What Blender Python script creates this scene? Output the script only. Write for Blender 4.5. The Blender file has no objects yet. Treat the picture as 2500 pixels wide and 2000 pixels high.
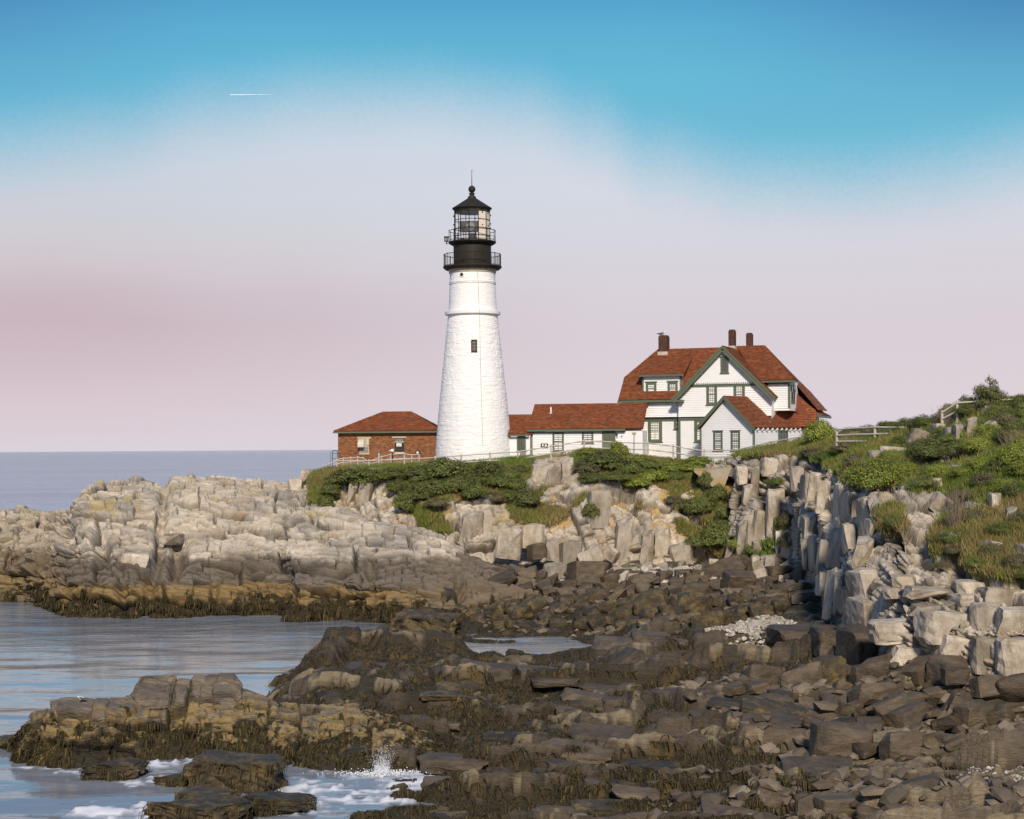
import bpy, bmesh, math, random
import numpy as np
from mathutils import Vector, Matrix

C = bpy.context.scene.collection
SC = bpy.context.scene
R = math.radians
# ------------------------------------------------------------------ camera
CAM_H, FPX, PX0, PY0, ROLL = 11.5, 4000.0, 1250.0, 1094.0, R(0.4)
cr_, sr_ = math.cos(ROLL), math.sin(ROLL)
cam = bpy.data.cameras.new('camera'); camo = bpy.data.objects.new('camera', cam); C.objects.link(camo)
cam.sensor_fit = 'HORIZONTAL'; cam.sensor_width = 36.0; cam.lens = FPX / 2500 * 36.0
cam.shift_y = (PY0 - 1000.0) / 2500.0
cam.clip_start = 0.5; cam.clip_end = 60000
camo.matrix_world = Matrix(((cr_, sr_, 0, 0), (0, 0, -1, 0), (-sr_, cr_, 0, CAM_H), (0, 0, 0, 1)))
SC.camera = camo
# ------------------------------------------------------------------ sun
SUN = Vector((0.07, -0.83, 0.55)).normalized()
sl = bpy.data.lights.new('sun', 'SUN'); sl.energy = 4.2; sl.angle = R(7.0); sl.color = (1.0, 0.89, 0.74)
so = bpy.data.objects.new('sun', sl); C.objects.link(so)
so.rotation_euler = (-SUN).to_track_quat('-Z', 'Y').to_euler()
# ------------------------------------------------------------------ sky
SC.view_settings.view_transform = 'Standard'; SC.view_settings.look = 'None'
SC.view_settings.exposure = 0.0; SC.view_settings.gamma = 1.0; SC.view_settings.use_curve_mapping = False
W = bpy.data.worlds.new('World'); SC.world = W; W.use_nodes = True
nt = W.node_tree; nt.nodes.clear()
def wn(t, **k):
    n = nt.nodes.new(t)
    for a, b in k.items(): setattr(n, a, b)
    return n
def srgb(r, g, b):
    f = lambda c: c / 12.92 if c <= 0.04045 else ((c + 0.055) / 1.055) ** 2.4
    return (f(r / 255), f(g / 255), f(b / 255), 1.0)
def wmath(op, a, b=None, c=None):
    n = wn('ShaderNodeMath', operation=op)
    for i, v in enumerate((a, b, c)):
        if v is None: continue
        if isinstance(v, (int, float)): n.inputs[i].default_value = v
        else: nt.links.new(v, n.inputs[i])
    return n.outputs[0]
def wramp(fac, stops):
    n = wn('ShaderNodeValToRGB'); el = n.color_ramp.elements
    while len(el) > 1: el.remove(el[-1])
    el[0].position, el[0].color = stops[0]
    for p, c in stops[1:]:
        e = el.new(p); e.color = c
    nt.links.new(fac, n.inputs[0]); return n.outputs[0]
def wmix(f, a, b):
    n = wn('ShaderNodeMix', data_type='RGBA')
    for s, v in ((n.inputs[0], f), (n.inputs[6], a), (n.inputs[7], b)):
        if isinstance(v, (int, float, tuple)): s.default_value = v
        else: nt.links.new(v, s)
    return n.outputs[2]
tc = wn('ShaderNodeTexCoord'); sx = wn('ShaderNodeSeparateXYZ'); nt.links.new(tc.outputs['Generated'], sx.inputs[0])
X_, Y_, Z_ = sx.outputs
hor = wmath('SQRT', wmath('ADD', wmath('MULTIPLY', X_, X_), wmath('MULTIPLY', Y_, Y_)))
tel = wmath('DIVIDE', Z_, wmath('MAXIMUM', hor, 0.001))              # tangent of elevation
az = wmath('ARCTAN2', X_, Y_)
nz = wn('ShaderNodeTexNoise'); nz.inputs['Scale'].default_value = 9.0; nz.inputs['Detail'].default_value = 3.0
nt.links.new(tc.outputs['Generated'], nz.inputs['Vector'])
nzb = wn('ShaderNodeTexNoise'); nzb.inputs['Scale'].default_value = 420.0; nzb.inputs['Detail'].default_value = 1.0
nt.links.new(tc.outputs['Generated'], nzb.inputs['Vector'])
n1 = wmath('SUBTRACT', nz.outputs[0], 0.5)
n2 = wmath('SUBTRACT', nzb.outputs[0], 0.5)
def gv(v): return ((v - 0.15) / 0.1,) * 3 + (1,)
brp = wramp(wmath('MULTIPLY_ADD', az, 1 / 0.8, 0.5), [((u + 0.4) / 0.8, gv(v)) for u, v in ((-0.40, .184), (-0.3125, .188), (-0.24, .200), (-0.18, .2155), (-0.11, .225), (-0.05, .229), (0.01, .221), (0.05, .204), (0.085, .184), (0.15, .170), (0.20, .168), (0.25, .171), (0.31, .178), (0.40, .184))])
for nd in nt.nodes:
    if nd.type == 'VALTORGB' and len(nd.color_ramp.elements) == 14: nd.color_ramp.interpolation = 'EASE'
bound = wmath('MULTIPLY_ADD', brp, 0.1, 0.15)
bound = wmath('ADD', bound, wmath('MULTIPLY', n1, 0.012))
edge = wmath('ADD', wmath('SUBTRACT', tel, bound), wmath('MULTIPLY', n2, 0.011))
mr = wn('ShaderNodeMapRange', interpolation_type='SMOOTHSTEP'); nt.links.new(edge, mr.inputs[0])
mr.inputs[1].default_value = -0.052; mr.inputs[2].default_value = 0.026
tel2 = wmath('ADD', tel, wmath('MULTIPLY', n1, 0.012))
pale = wramp(wmath('DIVIDE', tel2, 0.30), [(0.0, srgb(222, 214, 223)), (0.10, srgb(222, 210, 218)), (0.22, srgb(219, 207, 215)), (0.36, srgb(218, 212, 220)),
                                          (0.52, srgb(216, 219, 228)), (0.70, srgb(209, 219, 231)), (0.85, srgb(186, 212, 228)), (1.0, srgb(170, 206, 226))])
pink = wramp(wmath('DIVIDE', tel2, 0.30), [(0.0, srgb(222, 214, 223)), (0.08, srgb(220, 203, 212)), (0.17, srgb(210, 190, 199)), (0.25, srgb(203, 181, 191)), (0.31, srgb(205, 186, 195)), (0.36, srgb(210, 198, 204)),
                                          (0.42, srgb(210, 206, 210)), (0.52, srgb(206, 211, 221)), (0.70, srgb(203, 215, 228)), (0.85, srgb(186, 212, 228)), (1.0, srgb(170, 206, 226))])
mp = wn('ShaderNodeMapRange', interpolation_type='SMOOTHSTEP'); nt.links.new(wmath('ADD', az, wmath('MULTIPLY', n1, 0.1)), mp.inputs[0])
mp.inputs[1].default_value = 0.10; mp.inputs[2].default_value = -0.30
palem = wmix(mp.outputs[0], pale, pink)
blue = wramp(wmath('DIVIDE', tel, 1.0), [(0.0, srgb(112, 190, 216)), (0.19, srgb(108, 188, 216)), (0.225, srgb(102, 186, 217)), (0.255, srgb(92, 176, 213)), (0.285, srgb(74, 155, 204)), (0.42, srgb(78, 126, 168)), (1.0, srgb(92, 122, 150))])
mc = wn('ShaderNodeMapRange', interpolation_type='SMOOTHSTEP'); nt.links.new(wmath('ABSOLUTE', wmath('ADD', az, 0.03)), mc.inputs[0]); mc.inputs[1].default_value = 0.10; mc.inputs[2].default_value = 0.38
mt = wn('ShaderNodeMapRange', interpolation_type='SMOOTHSTEP'); nt.links.new(tel, mt.inputs[0]); mt.inputs[1].default_value = 0.17; mt.inputs[2].default_value = 0.30
blue = wmix(wmath('MULTIPLY', wmath('MULTIPLY', mc.outputs[0], mt.outputs[0]), 0.85), blue, srgb(62, 112, 176))
grad = wmix(mr.outputs[0], palem, blue)
sky = wn('ShaderNodeTexSky', sky_type='NISHITA'); sky.sun_disc = False
sky.sun_elevation = math.asin(SUN.z); sky.sun_rotation = math.atan2(SUN.x, SUN.y)
b1 = wn('ShaderNodeBackground'); nt.links.new(sky.outputs[0], b1.inputs[0]); b1.inputs[1].default_value = 0.08
b2 = wn('ShaderNodeBackground'); nt.links.new(grad, b2.inputs[0]); b2.inputs[1].default_value = 1.0
ms = wn('ShaderNodeMixShader'); ms.inputs[0].default_value = 0.94
nt.links.new(b1.outputs[0], ms.inputs[1]); nt.links.new(b2.outputs[0], ms.inputs[2])
wo = wn('ShaderNodeOutputWorld'); nt.links.new(ms.outputs[0], wo.inputs[0])
SC.cycles.max_bounces = 5; SC.cycles.diffuse_bounces = 3; SC.cycles.glossy_bounces = 2; SC.cycles.transparent_max_bounces = 8

# ------------------------------------------------------------------ helpers
rnd = random.Random(11)
def ray(px, py):
    a, b = px - PX0, -(py - PY0)
    return ((a * cr_ + b * sr_) / FPX, (-a * sr_ + b * cr_) / FPX)
def at(px, py, Y):
    """world point seen at photo pixel (2500 wide) at distance Y"""
    u, v = ray(px, py)
    return Vector((u * Y, Y, CAM_H + v * Y))
def proj(P):
    """numpy (N,3) -> photo pixels"""
    u = P[:, 0] / P[:, 1] * FPX; v = (P[:, 2] - CAM_H) / P[:, 1] * FPX
    a = u * cr_ - v * sr_; b = u * sr_ + v * cr_
    return PX0 + a, PY0 - b

def tag(o, label=None, cat=None, group=None, kind=None):
    if label: o['label'] = label
    if cat: o['category'] = cat
    if group: o['group'] = group
    if kind: o['kind'] = kind
    return o
def empty(name, loc, label, cat, group=None):
    o = bpy.data.objects.new(name, None); o.location = loc; o.empty_display_size = 0.3
    C.objects.link(o); tag(o, label, cat, group); return o
WLOC = {}
def link(name, me, parent=None, local=False):
    o = bpy.data.objects.new(name, me); C.objects.link(o); WLOC[o.name] = Vector((0, 0, 0))
    if parent is not None:
        o.parent = parent; pl = WLOC.get(parent.name, Vector(parent.location))
        if local: WLOC[o.name] = pl
        else: o.matrix_parent_inverse = Matrix.Translation(-pl)
    return o
def npmesh(name, V, F, mat, smooth=False, cols=None, tri=False):
    V = np.asarray(V, np.float32); F = np.asarray(F, np.int32)
    me = bpy.data.meshes.new(name); n, k = F.shape
    me.vertices.add(len(V)); me.vertices.foreach_set('co', V.ravel())
    me.loops.add(n * k); me.loops.foreach_set('vertex_index', F.ravel())
    me.polygons.add(n); me.polygons.foreach_set('loop_start', np.arange(0, n * k, k, dtype=np.int32))
    me.polygons.foreach_set('loop_total', np.full(n, k, np.int32))
    me.update(calc_edges=True)
    me.polygons.foreach_set('use_smooth', np.full(n, smooth, bool))
    if cols is not None:
        a = me.color_attributes.new('Col', 'FLOAT_COLOR', 'POINT')
        c = np.ones((len(V), 4), np.float32); c[:, :3] = cols
        a.data.foreach_set('color', c.ravel())
    me.materials.append(mat); return me

class MB:
    def __init__(s): s.v = []; s.f = []
    def add(s, vs, fs):
        b = len(s.v); s.v += [tuple(v) for v in vs]; s.f += [tuple(b + i for i in f) for f in fs]; return s
    def hexa(s, p):
        """8 points: bottom 4 ccw, top 4 ccw"""
        return s.add(p, [(3, 2, 1, 0), (4, 5, 6, 7), (0, 1, 5, 4), (1, 2, 6, 5), (2, 3, 7, 6), (3, 0, 4, 7)])
    def box(s, x0, x1, y0, y1, z0, z1):
        return s.hexa([(x0, y0, z0), (x1, y0, z0), (x1, y1, z0), (x0, y1, z0), (x0, y0, z1), (x1, y0, z1), (x1, y1, z1), (x0, y1, z1)])
    def fbox(s, fr, s0, s1, t0, t1, z0, z1):
        return s.hexa([fr.pt(a, b, z) for z in (z0, z1) for a, b in ((s0, t0), (s1, t0), (s1, t1), (s0, t1))])
    def beam(s, a, b, w, h, up=(0, 0, 1)):
        a, b = Vector(a), Vector(b); d = (b - a).normalized(); r = d.cross(Vector(up))
        if r.length < 1e-4: r = Vector((1, 0, 0))
        r.normalize(); u = r.cross(d).normalized()
        q = [a + r * i * w / 2 + u * j * h / 2 for i, j in ((-1, -1), (1, -1), (1, 1), (-1, 1))]
        q2 = [p + (b - a) for p in q]
        return s.add(q + q2, [(3, 2, 1, 0), (4, 5, 6, 7), (0, 1, 5, 4), (1, 2, 6, 5), (2, 3, 7, 6), (3, 0, 4, 7)])
    def tube(s, a, b, r0, r1=None, n=8):
        r1 = r0 if r1 is None else r1
        a, b = Vector(a), Vector(b); d = (b - a).normalized()
        x = d.cross(Vector((0.3, 0.2, 1) if abs(d.z) < 0.95 else (1, 0, 0))).normalized(); y = d.cross(x)
        vs = []
        for c, r in ((a, r0), (b, r1)):
            for i in range(n):
                t = 2 * math.pi * i / n
                vs.append(c + x * math.cos(t) * r + y * math.sin(t) * r)
        return s.add(vs, [(i, (i + 1) % n, n + (i + 1) % n, n + i) for i in range(n)] + [tuple(range(n))[::-1], tuple(range(n, 2 * n))])
    def lathe(s, cx, cy, prof, n=32, a0=0.0, cap=True):
        vs = []; fs = []; m = len(prof)
        for r, z in prof:
            for i in range(n):
                t = a0 + 2 * math.pi * i / n
                vs.append((cx + r * math.sin(t), cy - r * math.cos(t), z))
        for j in range(m - 1):
            for i in range(n):
                fs.append((j * n + i, j * n + (i + 1) % n, (j + 1) * n + (i + 1) % n, (j + 1) * n + i))
        if cap:
            fs.append(tuple(range(n))[::-1]); fs.append(tuple((m - 1) * n + i for i in range(n)))
        return s.add(vs, fs)
    def prism(s, poly, ext):
        """3D polygon (front) extruded by vector ext"""
        n = len(poly); e = Vector(ext)
        vs = [Vector(p) for p in poly] + [Vector(p) + e for p in poly]
        return s.add(vs, [tuple(range(n)), tuple(range(2 * n - 1, n - 1, -1))] + [(i, n + i, n + (i + 1) % n, (i + 1) % n) for i in range(n)])
    def build(s, name, mat, parent=None, smooth=False, local=False, cols=None):
        me = bpy.data.meshes.new(name); me.from_pydata(s.v, [], s.f); me.materials.append(mat)
        if cols is not None:
            a = me.color_attributes.new('Col', 'FLOAT_COLOR', 'POINT')
            for i, c in enumerate(cols): a.data[i].color = (*c[:3], 1)
        bm = bmesh.new(); bm.from_mesh(me); bmesh.ops.recalc_face_normals(bm, faces=bm.faces); bm.to_mesh(me); bm.free()
        if smooth: me.polygons.foreach_set('use_smooth', [True] * len(me.polygons))
        return link(name, me, parent, local)

# ------------------------------------------------------------------ noise
def hsh(*idx, seed=0):
    h = np.full(np.broadcast(*idx).shape, (seed * 2654435761 + 374761393) & 0xFFFFFFFF, np.uint32)
    for k, i in enumerate(idx):
        h ^= (np.asarray(i).astype(np.int64) & 0xFFFFFFFF).astype(np.uint32) * np.uint32((0x85EBCA6B, 0xC2B2AE35, 0x27D4EB2F, 0x165667B1)[k])
        h = (h ^ (h >> np.uint32(15))) * np.uint32(0x2C1B3C6D)
        h ^= h >> np.uint32(12)
    h *= np.uint32(0x297A2D39); h ^= h >> np.uint32(15)
    return h.astype(np.float64) / 4294967295.0
def vnoise(P, scale=1.0, seed=0):
    Q = P * scale; I = np.floor(Q); f = Q - I; f = f * f * (3 - 2 * f); I = I.astype(np.int64); o = 0
    for a in (0, 1):
        for b in (0, 1):
            for c in (0, 1):
                w = (f[:, 0] if a else 1 - f[:, 0]) * (f[:, 1] if b else 1 - f[:, 1]) * (f[:, 2] if c else 1 - f[:, 2])
                o = o + w * hsh(I[:, 0] + a, I[:, 1] + b, I[:, 2] + c, seed=seed)
    return o * 2 - 1
def fbm(P, scale=1.0, oct=4, seed=0, gain=0.5):
    o = 0; a = 1; t = 0
    for k in range(oct):
        o = o + a * vnoise(P, scale * 2.03 ** k, seed + k); t += a; a *= gain
    return o / t
def part1d(x, mean, seed, spread=0.45):
    g = np.random.default_rng(seed); n = int(900 / mean) + 4
    br = np.cumsum(mean * g.lognormal(0, spread, n)); br -= br[n // 2]
    i = np.clip(np.searchsorted(br, x), 1, n - 1)
    lo, hi = br[i - 1], br[i]
    return i, (x - lo) / (hi - lo) - 0.5, np.minimum(x - lo, hi - x)
def joints(P, ax, size, seed, warp=0.25, wscale=0.15):
    """jointed rock: block random numbers (N,4), local coordinates and distance to the nearest joint"""
    ax = [np.asarray(a, float) / np.linalg.norm(a) for a in ax]
    Wp = P + warp * np.stack([vnoise(P, wscale, seed + 50 + k) for k in range(3)], 1) + 0.25 * warp * np.stack([vnoise(P, wscale * 4, seed + 60 + k) for k in range(3)], 1)
    u, v, w = (Wp @ a for a in ax)
    iw, fw, ew = part1d(w, size[2], seed + 1)
    iu, fu, eu = part1d(u + hsh(iw, seed=seed + 2) * size[0] * 5, size[0], seed + 3)
    iv, fv, ev = part1d(v + hsh(iw, iu, seed=seed + 4) * size[1] * 5, size[1], seed + 5)
    r = np.stack([hsh(iu, iv, iw, seed=seed + 10 + k) for k in range(4)], 1)
    return r, np.stack([fu, fv, fw], 1), np.minimum(np.minimum(eu, ev), ew), np.stack([eu, ev, ew], 1)
def smooth(x, a, b):
    t = np.clip((x - a) / (b - a), 0, 1); return t * t * (3 - 2 * t)
def inpoly(px, py, poly):
    c = np.zeros(px.shape, bool); n = len(poly)
    for i in range(n):
        (x1, y1), (x2, y2) = poly[i], poly[(i + 1) % n]
        m = (y1 > py) != (y2 > py)
        c ^= m & (px < (x2 - x1) * (py - y1) / ((y2 - y1) or 1e-9) + x1)
    return c

# ------------------------------------------------------------------ materials
MATS = {}
def nmat(name, base=(0.5, 0.5, 0.5), rough=0.7, metal=0.0, noise=0.0, nscale=3.0, bump=0.0, bscale=12.0, attr=False, objrand=0.0, stretch=(1, 1, 1), spec=0.4, dist=0.05, coat=0.0, alt=None, altscale=1.0):
    m = bpy.data.materials.new(name); m.use_nodes = True; t = m.node_tree; N = t.nodes; L = t.links
    b = N['Principled BSDF']; b.inputs['Roughness'].default_value = rough; b.inputs['Metallic'].default_value = metal
    b.inputs['Specular IOR Level'].default_value = spec; b.inputs['Coat Weight'].default_value = coat
    geo = N.new('ShaderNodeNewGeometry')
    mp = N.new('ShaderNodeMapping'); mp.inputs['Scale'].default_value = stretch; L.new(geo.outputs['Position'], mp.inputs[0])
    if attr:
        a = N.new('ShaderNodeVertexColor'); a.layer_name = 'Col'; col = a.outputs[0]
    else:
        r = N.new('ShaderNodeRGB'); r.outputs[0].default_value = (*base, 1); col = r.outputs[0]
    def tex(sc, det=5.0, rg=0.6):
        n = N.new('ShaderNodeTexNoise'); n.inputs['Scale'].default_value = sc; n.inputs['Detail'].default_value = det; n.inputs['Roughness'].default_value = rg
        L.new(mp.outputs[0], n.inputs['Vector']); return n.outputs[0]
    if alt is not None:
        q = N.new('ShaderNodeMapRange'); q.inputs[1].default_value = 0.45; q.inputs[2].default_value = 0.62; L.new(tex(altscale), q.inputs[0])
        x = N.new('ShaderNodeMix'); x.data_type = 'RGBA'; L.new(q.outputs[0], x.inputs[0]); L.new(col, x.inputs[6]); x.inputs[7].default_value = (*alt, 1); col = x.outputs[2]
    fac = None
    if noise > 0:
        q = N.new('ShaderNodeMapRange'); L.new(tex(nscale), q.inputs[0]); q.inputs[1].default_value = 0.25; q.inputs[2].default_value = 0.75
        q.inputs[3].default_value = 1 - noise; q.inputs[4].default_value = 1 + noise; fac = q.outputs[0]
    if objrand > 0:
        oi = N.new('ShaderNodeObjectInfo'); q = N.new('ShaderNodeMapRange'); L.new(oi.outputs['Random'], q.inputs[0])
        q.inputs[3].default_value = 1 - objrand; q.inputs[4].default_value = 1 + objrand
        if fac is None: fac = q.outputs[0]
        else:
            mm = N.new('ShaderNodeMath'); mm.operation = 'MULTIPLY'; L.new(fac, mm.inputs[0]); L.new(q.outputs[0], mm.inputs[1]); fac = mm.outputs[0]
    if fac is not None:
        vm = N.new('ShaderNodeVectorMath'); vm.operation = 'SCALE'; L.new(col, vm.inputs[0]); L.new(fac, vm.inputs['Scale']); col = vm.outputs[0]
    L.new(col, b.inputs['Base Color'])
    if bump > 0:
        bn = N.new('ShaderNodeBump'); bn.inputs['Strength'].default_value = bump; bn.inputs['Distance'].default_value = dist
        L.new(tex(bscale, 6.0, 0.65), bn.inputs['Height']); L.new(bn.outputs[0], b.inputs['Normal'])
    MATS[name] = m; return m
M_rock = nmat('weathered_rock', rough=0.85, noise=0.22, nscale=1.6, bump=0.7, bscale=3.5, attr=True, stretch=(0.8, 0.8, 2.6), spec=0.25, dist=0.12)
M_vrock = nmat('cliff_rock', rough=0.85, noise=0.24, nscale=1.6, bump=0.7, bscale=3.0, attr=True, stretch=(2.2, 1.5, 0.8), spec=0.25, dist=0.12)
M_shore = nmat('shore_rock', rough=0.5, noise=0.35, nscale=3.0, bump=0.9, bscale=6.0, attr=True, stretch=(0.6, 2.0, 2.4), spec=0.35, dist=0.14)
M_bpale = nmat('pale_boulder', (0.44, 0.375, 0.295), 0.85, noise=0.32, nscale=1.8, bump=0.9, bscale=4.0, objrand=0.30, spec=0.25, dist=0.14, stretch=(1.3, 1.3, 0.6), alt=(0.29, 0.235, 0.165), altscale=0.55)
M_bbrown = nmat('brown_boulder', (0.105, 0.076, 0.048), 0.6, noise=0.4, nscale=2.0, bump=0.8, bscale=5.0, objrand=0.3, alt=(0.070, 0.052, 0.030), altscale=0.9, dist=0.08, stretch=(1, 1, 2))
M_bdark = nmat('weedy_boulder', (0.050, 0.038, 0.020), 0.5, noise=0.45, nscale=5.0, bump=1.0, bscale=9.0, objrand=0.3, alt=(0.13, 0.088, 0.034), altscale=1.5, dist=0.1)
M_white = nmat('white_paint', (0.80, 0.79, 0.78), 0.55, noise=0.04, nscale=0.8, bump=0.05, bscale=20)
M_lime = nmat('whitewashed_stone', (0.82, 0.80, 0.78), 0.8, noise=0.05, nscale=1.0, bump=0.25, bscale=9, dist=0.04)
M_green = nmat('sage_green_trim', (0.105, 0.125, 0.080), 0.5, noise=0.08, nscale=1.5)
M_black = nmat('black_ironwork', (0.026, 0.021, 0.014), 0.6, noise=0.2, nscale=2, spec=0.25)
M_cream = nmat('cream_panel', (0.70, 0.62, 0.50), 0.5)
M_dark = nmat('dark_machinery', (0.03, 0.025, 0.02), 0.4)
M_shin = nmat('red_shingle', attr=True, rough=0.85, noise=0.12, nscale=6, bump=0.2, bscale=25, dist=0.02)
M_roofb = nmat('roof_boards', (0.16, 0.045, 0.022), 0.9)
M_brick = nmat('brick', attr=True, rough=0.85, noise=0.10, nscale=9, bump=0.2, bscale=30, dist=0.02)
M_mortar = nmat('mortar', (0.36, 0.25, 0.16), 0.9, noise=0.1)
M_glass = nmat('dark_window_glass', (0.07, 0.07, 0.075), 0.08, spec=0.8, noise=0.5, nscale=1.5)
M_curt = nmat('curtained_window_glass', (0.50, 0.43, 0.36), 0.25, noise=0.25, nscale=2.5, coat=0.5)
M_gblock = nmat('glass_block', (0.22, 0.22, 0.20), 0.15, noise=0.4, nscale=6)
M_wood = nmat('weathered_fence_wood', (0.50, 0.44, 0.37), 0.85, noise=0.15, nscale=2)
M_wire = nmat('galvanised_wire', (0.42, 0.38, 0.32), 0.6, metal=0.2)
M_conc = nmat('stained_concrete', (0.36, 0.30, 0.22), 0.9, noise=0.2, nscale=0.9, bump=0.3, alt=(0.42, 0.27, 0.10), altscale=0.5)
M_found = nmat('grey_foundation', (0.30, 0.29, 0.27), 0.9, noise=0.15)
M_stone = nmat('cut_stone', (0.45, 0.38, 0.28), 0.8, noise=0.1)
M_flash = nmat('pale_flashing', (0.48, 0.42, 0.36), 0.7, noise=0.3, nscale=5)
M_steel = nmat('steel', (0.35, 0.35, 0.34), 0.4, metal=0.7)
M_beige = nmat('beige_metal', (0.55, 0.50, 0.40), 0.4)
M_rust = nmat('rust', (0.16, 0.055, 0.025), 0.9, noise=0.3)
M_paper = nmat('notice_paper', (0.75, 0.72, 0.68), 0.7)
M_drift = nmat('driftwood', (0.46, 0.38, 0.28), 0.9, noise=0.2)
M_leaf = nmat('shrub_leaves', attr=True, rough=0.55, noise=0.25, nscale=1.2, objrand=0.16, spec=0.3)
M_grass = nmat('dry_grass', attr=True, rough=0.8, noise=0.2, nscale=0.6, spec=0.2)
M_weed = nmat('rockweed', attr=True, rough=0.7, noise=0.3, nscale=2.0, spec=0.15)
M_twig = nmat('bare_twigs', (0.24, 0.18, 0.12), 0.9)
M_bark = nmat('bark', (0.10, 0.075, 0.05), 0.9)
M_feather = nmat('white_feathers', (0.75, 0.73, 0.70), 0.8)
M_wing = nmat('dark_feathers', (0.06, 0.055, 0.05), 0.8)
M_orange = nmat('yellow_bill', (0.55, 0.33, 0.05), 0.6)
M_pebble = nmat('pale_pebbles', attr=True, rough=0.75, noise=0.12, nscale=9)
M_foam = nmat('sea_foam', (0.82, 0.83, 0.84), 0.6)
M_cloth = nmat('dark_clothing', (0.035, 0.035, 0.04), 0.9)
m = bpy.data.materials.new('lantern_glass'); m.use_nodes = True; t = m.node_tree; t.nodes.clear()
o_ = t.nodes.new('ShaderNodeOutputMaterial'); x_ = t.nodes.new('ShaderNodeMixShader'); x_.inputs[0].default_value = 0.10
tr = t.nodes.new('ShaderNodeBsdfTransparent'); gl = t.nodes.new('ShaderNodeBsdfGlossy'); gl.inputs['Roughness'].default_value = 0.03
t.links.new(tr.outputs[0], x_.inputs[1]); t.links.new(gl.outputs[0], x_.inputs[2]); t.links.new(x_.outputs[0], o_.inputs[0]); M_lglass = m
# ================================================================== TERRAIN
def at_np(px, py, Y):
    a = px - PX0; b = -(py - PY0)
    u = (a * cr_ + b * sr_) / FPX; v = (-a * sr_ + b * cr_) / FPX
    return np.stack([u * Y, Y, CAM_H + v * Y], -1)
def py_of_z(px, Y, z):
    v = (z - CAM_H) / Y; a = px - PX0
    b = (v * FPX + a * sr_) / cr_
    return PY0 - b
def loft(cols, nu, seg):
    """cols: [(px, [(py,Y) or (None,Y,z) ...])]; seg: rows per segment -> (rows, cols, 3) grid and pixel grids"""
    pxs = np.array([c[0] for c in cols], float); nr = len(cols[0][1])
    PY = np.zeros((len(cols), nr)); YY = np.zeros((len(cols), nr))
    for i, (px, rows) in enumerate(cols):
        for j, r in enumerate(rows):
            YY[i, j] = r[1]; PY[i, j] = r[0] if r[0] is not None else py_of_z(px, r[1], r[2])
    mY = YY[:, nr // 2 - 1 if nr > 8 else 3]; mx = (pxs - PX0) / FPX * mY
    wgt = np.maximum(np.diff(pxs) / FPX * 95, 0.8 * np.hypot(np.diff(mx), np.diff(mY))); mid_ = (pxs[1:] + pxs[:-1]) / 2; wgt = np.where((mid_ > 2610) | (mid_ < -90), wgt * 0.12, wgt); s = np.concatenate([[0], np.cumsum(wgt)])
    gx = np.interp(np.linspace(0, s[-1], nu), s, pxs)
    rp, ry, rid = [], [], []
    for j in range(nr):
        rp.append(np.interp(gx, pxs, PY[:, j])); ry.append(np.interp(gx, pxs, YY[:, j]))
    rp, ry = np.array(rp), np.array(ry)
    out_p, out_y, out_t = [], [], []
    for j in range(nr - 1):
        n = seg[j]
        for k in range(n + (1 if j == nr - 2 else 0)):
            t = k / n
            out_p.append(rp[j] * (1 - t) + rp[j + 1] * t); out_y.append(ry[j] * (1 - t) + ry[j + 1] * t); out_t.append(np.full(nu, j + t))
    A, B, T = np.array(out_p), np.array(out_y), np.array(out_t)
    G = at_np(np.broadcast_to(gx, A.shape), A, B)
    return G, T
def blur(G, n):
    for _ in range(n):
        G = np.concatenate([G[:1], (G[:-2] + 2 * G[1:-1] + G[2:]) / 4, G[-1:]], 0)
        G = np.concatenate([G[:, :1], (G[:, :-2] + 2 * G[:, 1:-1] + G[:, 2:]) / 4, G[:, -1:]], 1)
    return G
def blur1(d, shape, n, m=1):
    G = d.reshape(*shape, 1)
    G = blur(G, n)
    return G.reshape(-1)
def normals(G):
    N = np.cross(np.gradient(G, axis=1), np.gradient(G, axis=0)); N /= np.linalg.norm(N, axis=-1, keepdims=True) + 1e-9
    s = np.sign(-N[..., 1:2] * 1.0 + N[..., 2:3] * 0.7); return N * np.where(s == 0, 1, s)
def grid_faces(nr, nc):
    i = np.arange(nr * nc).reshape(nr, nc)
    return np.stack([i[:-1, :-1], i[:-1, 1:], i[1:, 1:], i[1:, :-1]], -1).reshape(-1, 4)
def lerp(a, b, t): return np.asarray(a) * (1 - t[:, None]) + np.asarray(b) * t[:, None]

PALE, GREY, WARM = np.array((0.51, 0.435, 0.34)), np.array((0.31, 0.275, 0.23)), np.array((0.40, 0.30, 0.19))
GOLD, WEEDC, DKROCK, MUD = np.array((0.235, 0.155, 0.058)), np.array((0.040, 0.030, 0.015)), np.array((0.17, 0.135, 0.10)), np.array((0.20, 0.15, 0.10))
LICH, SOIL = np.array((0.42, 0.27, 0.075)), np.array((0.16, 0.125, 0.06))

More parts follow.
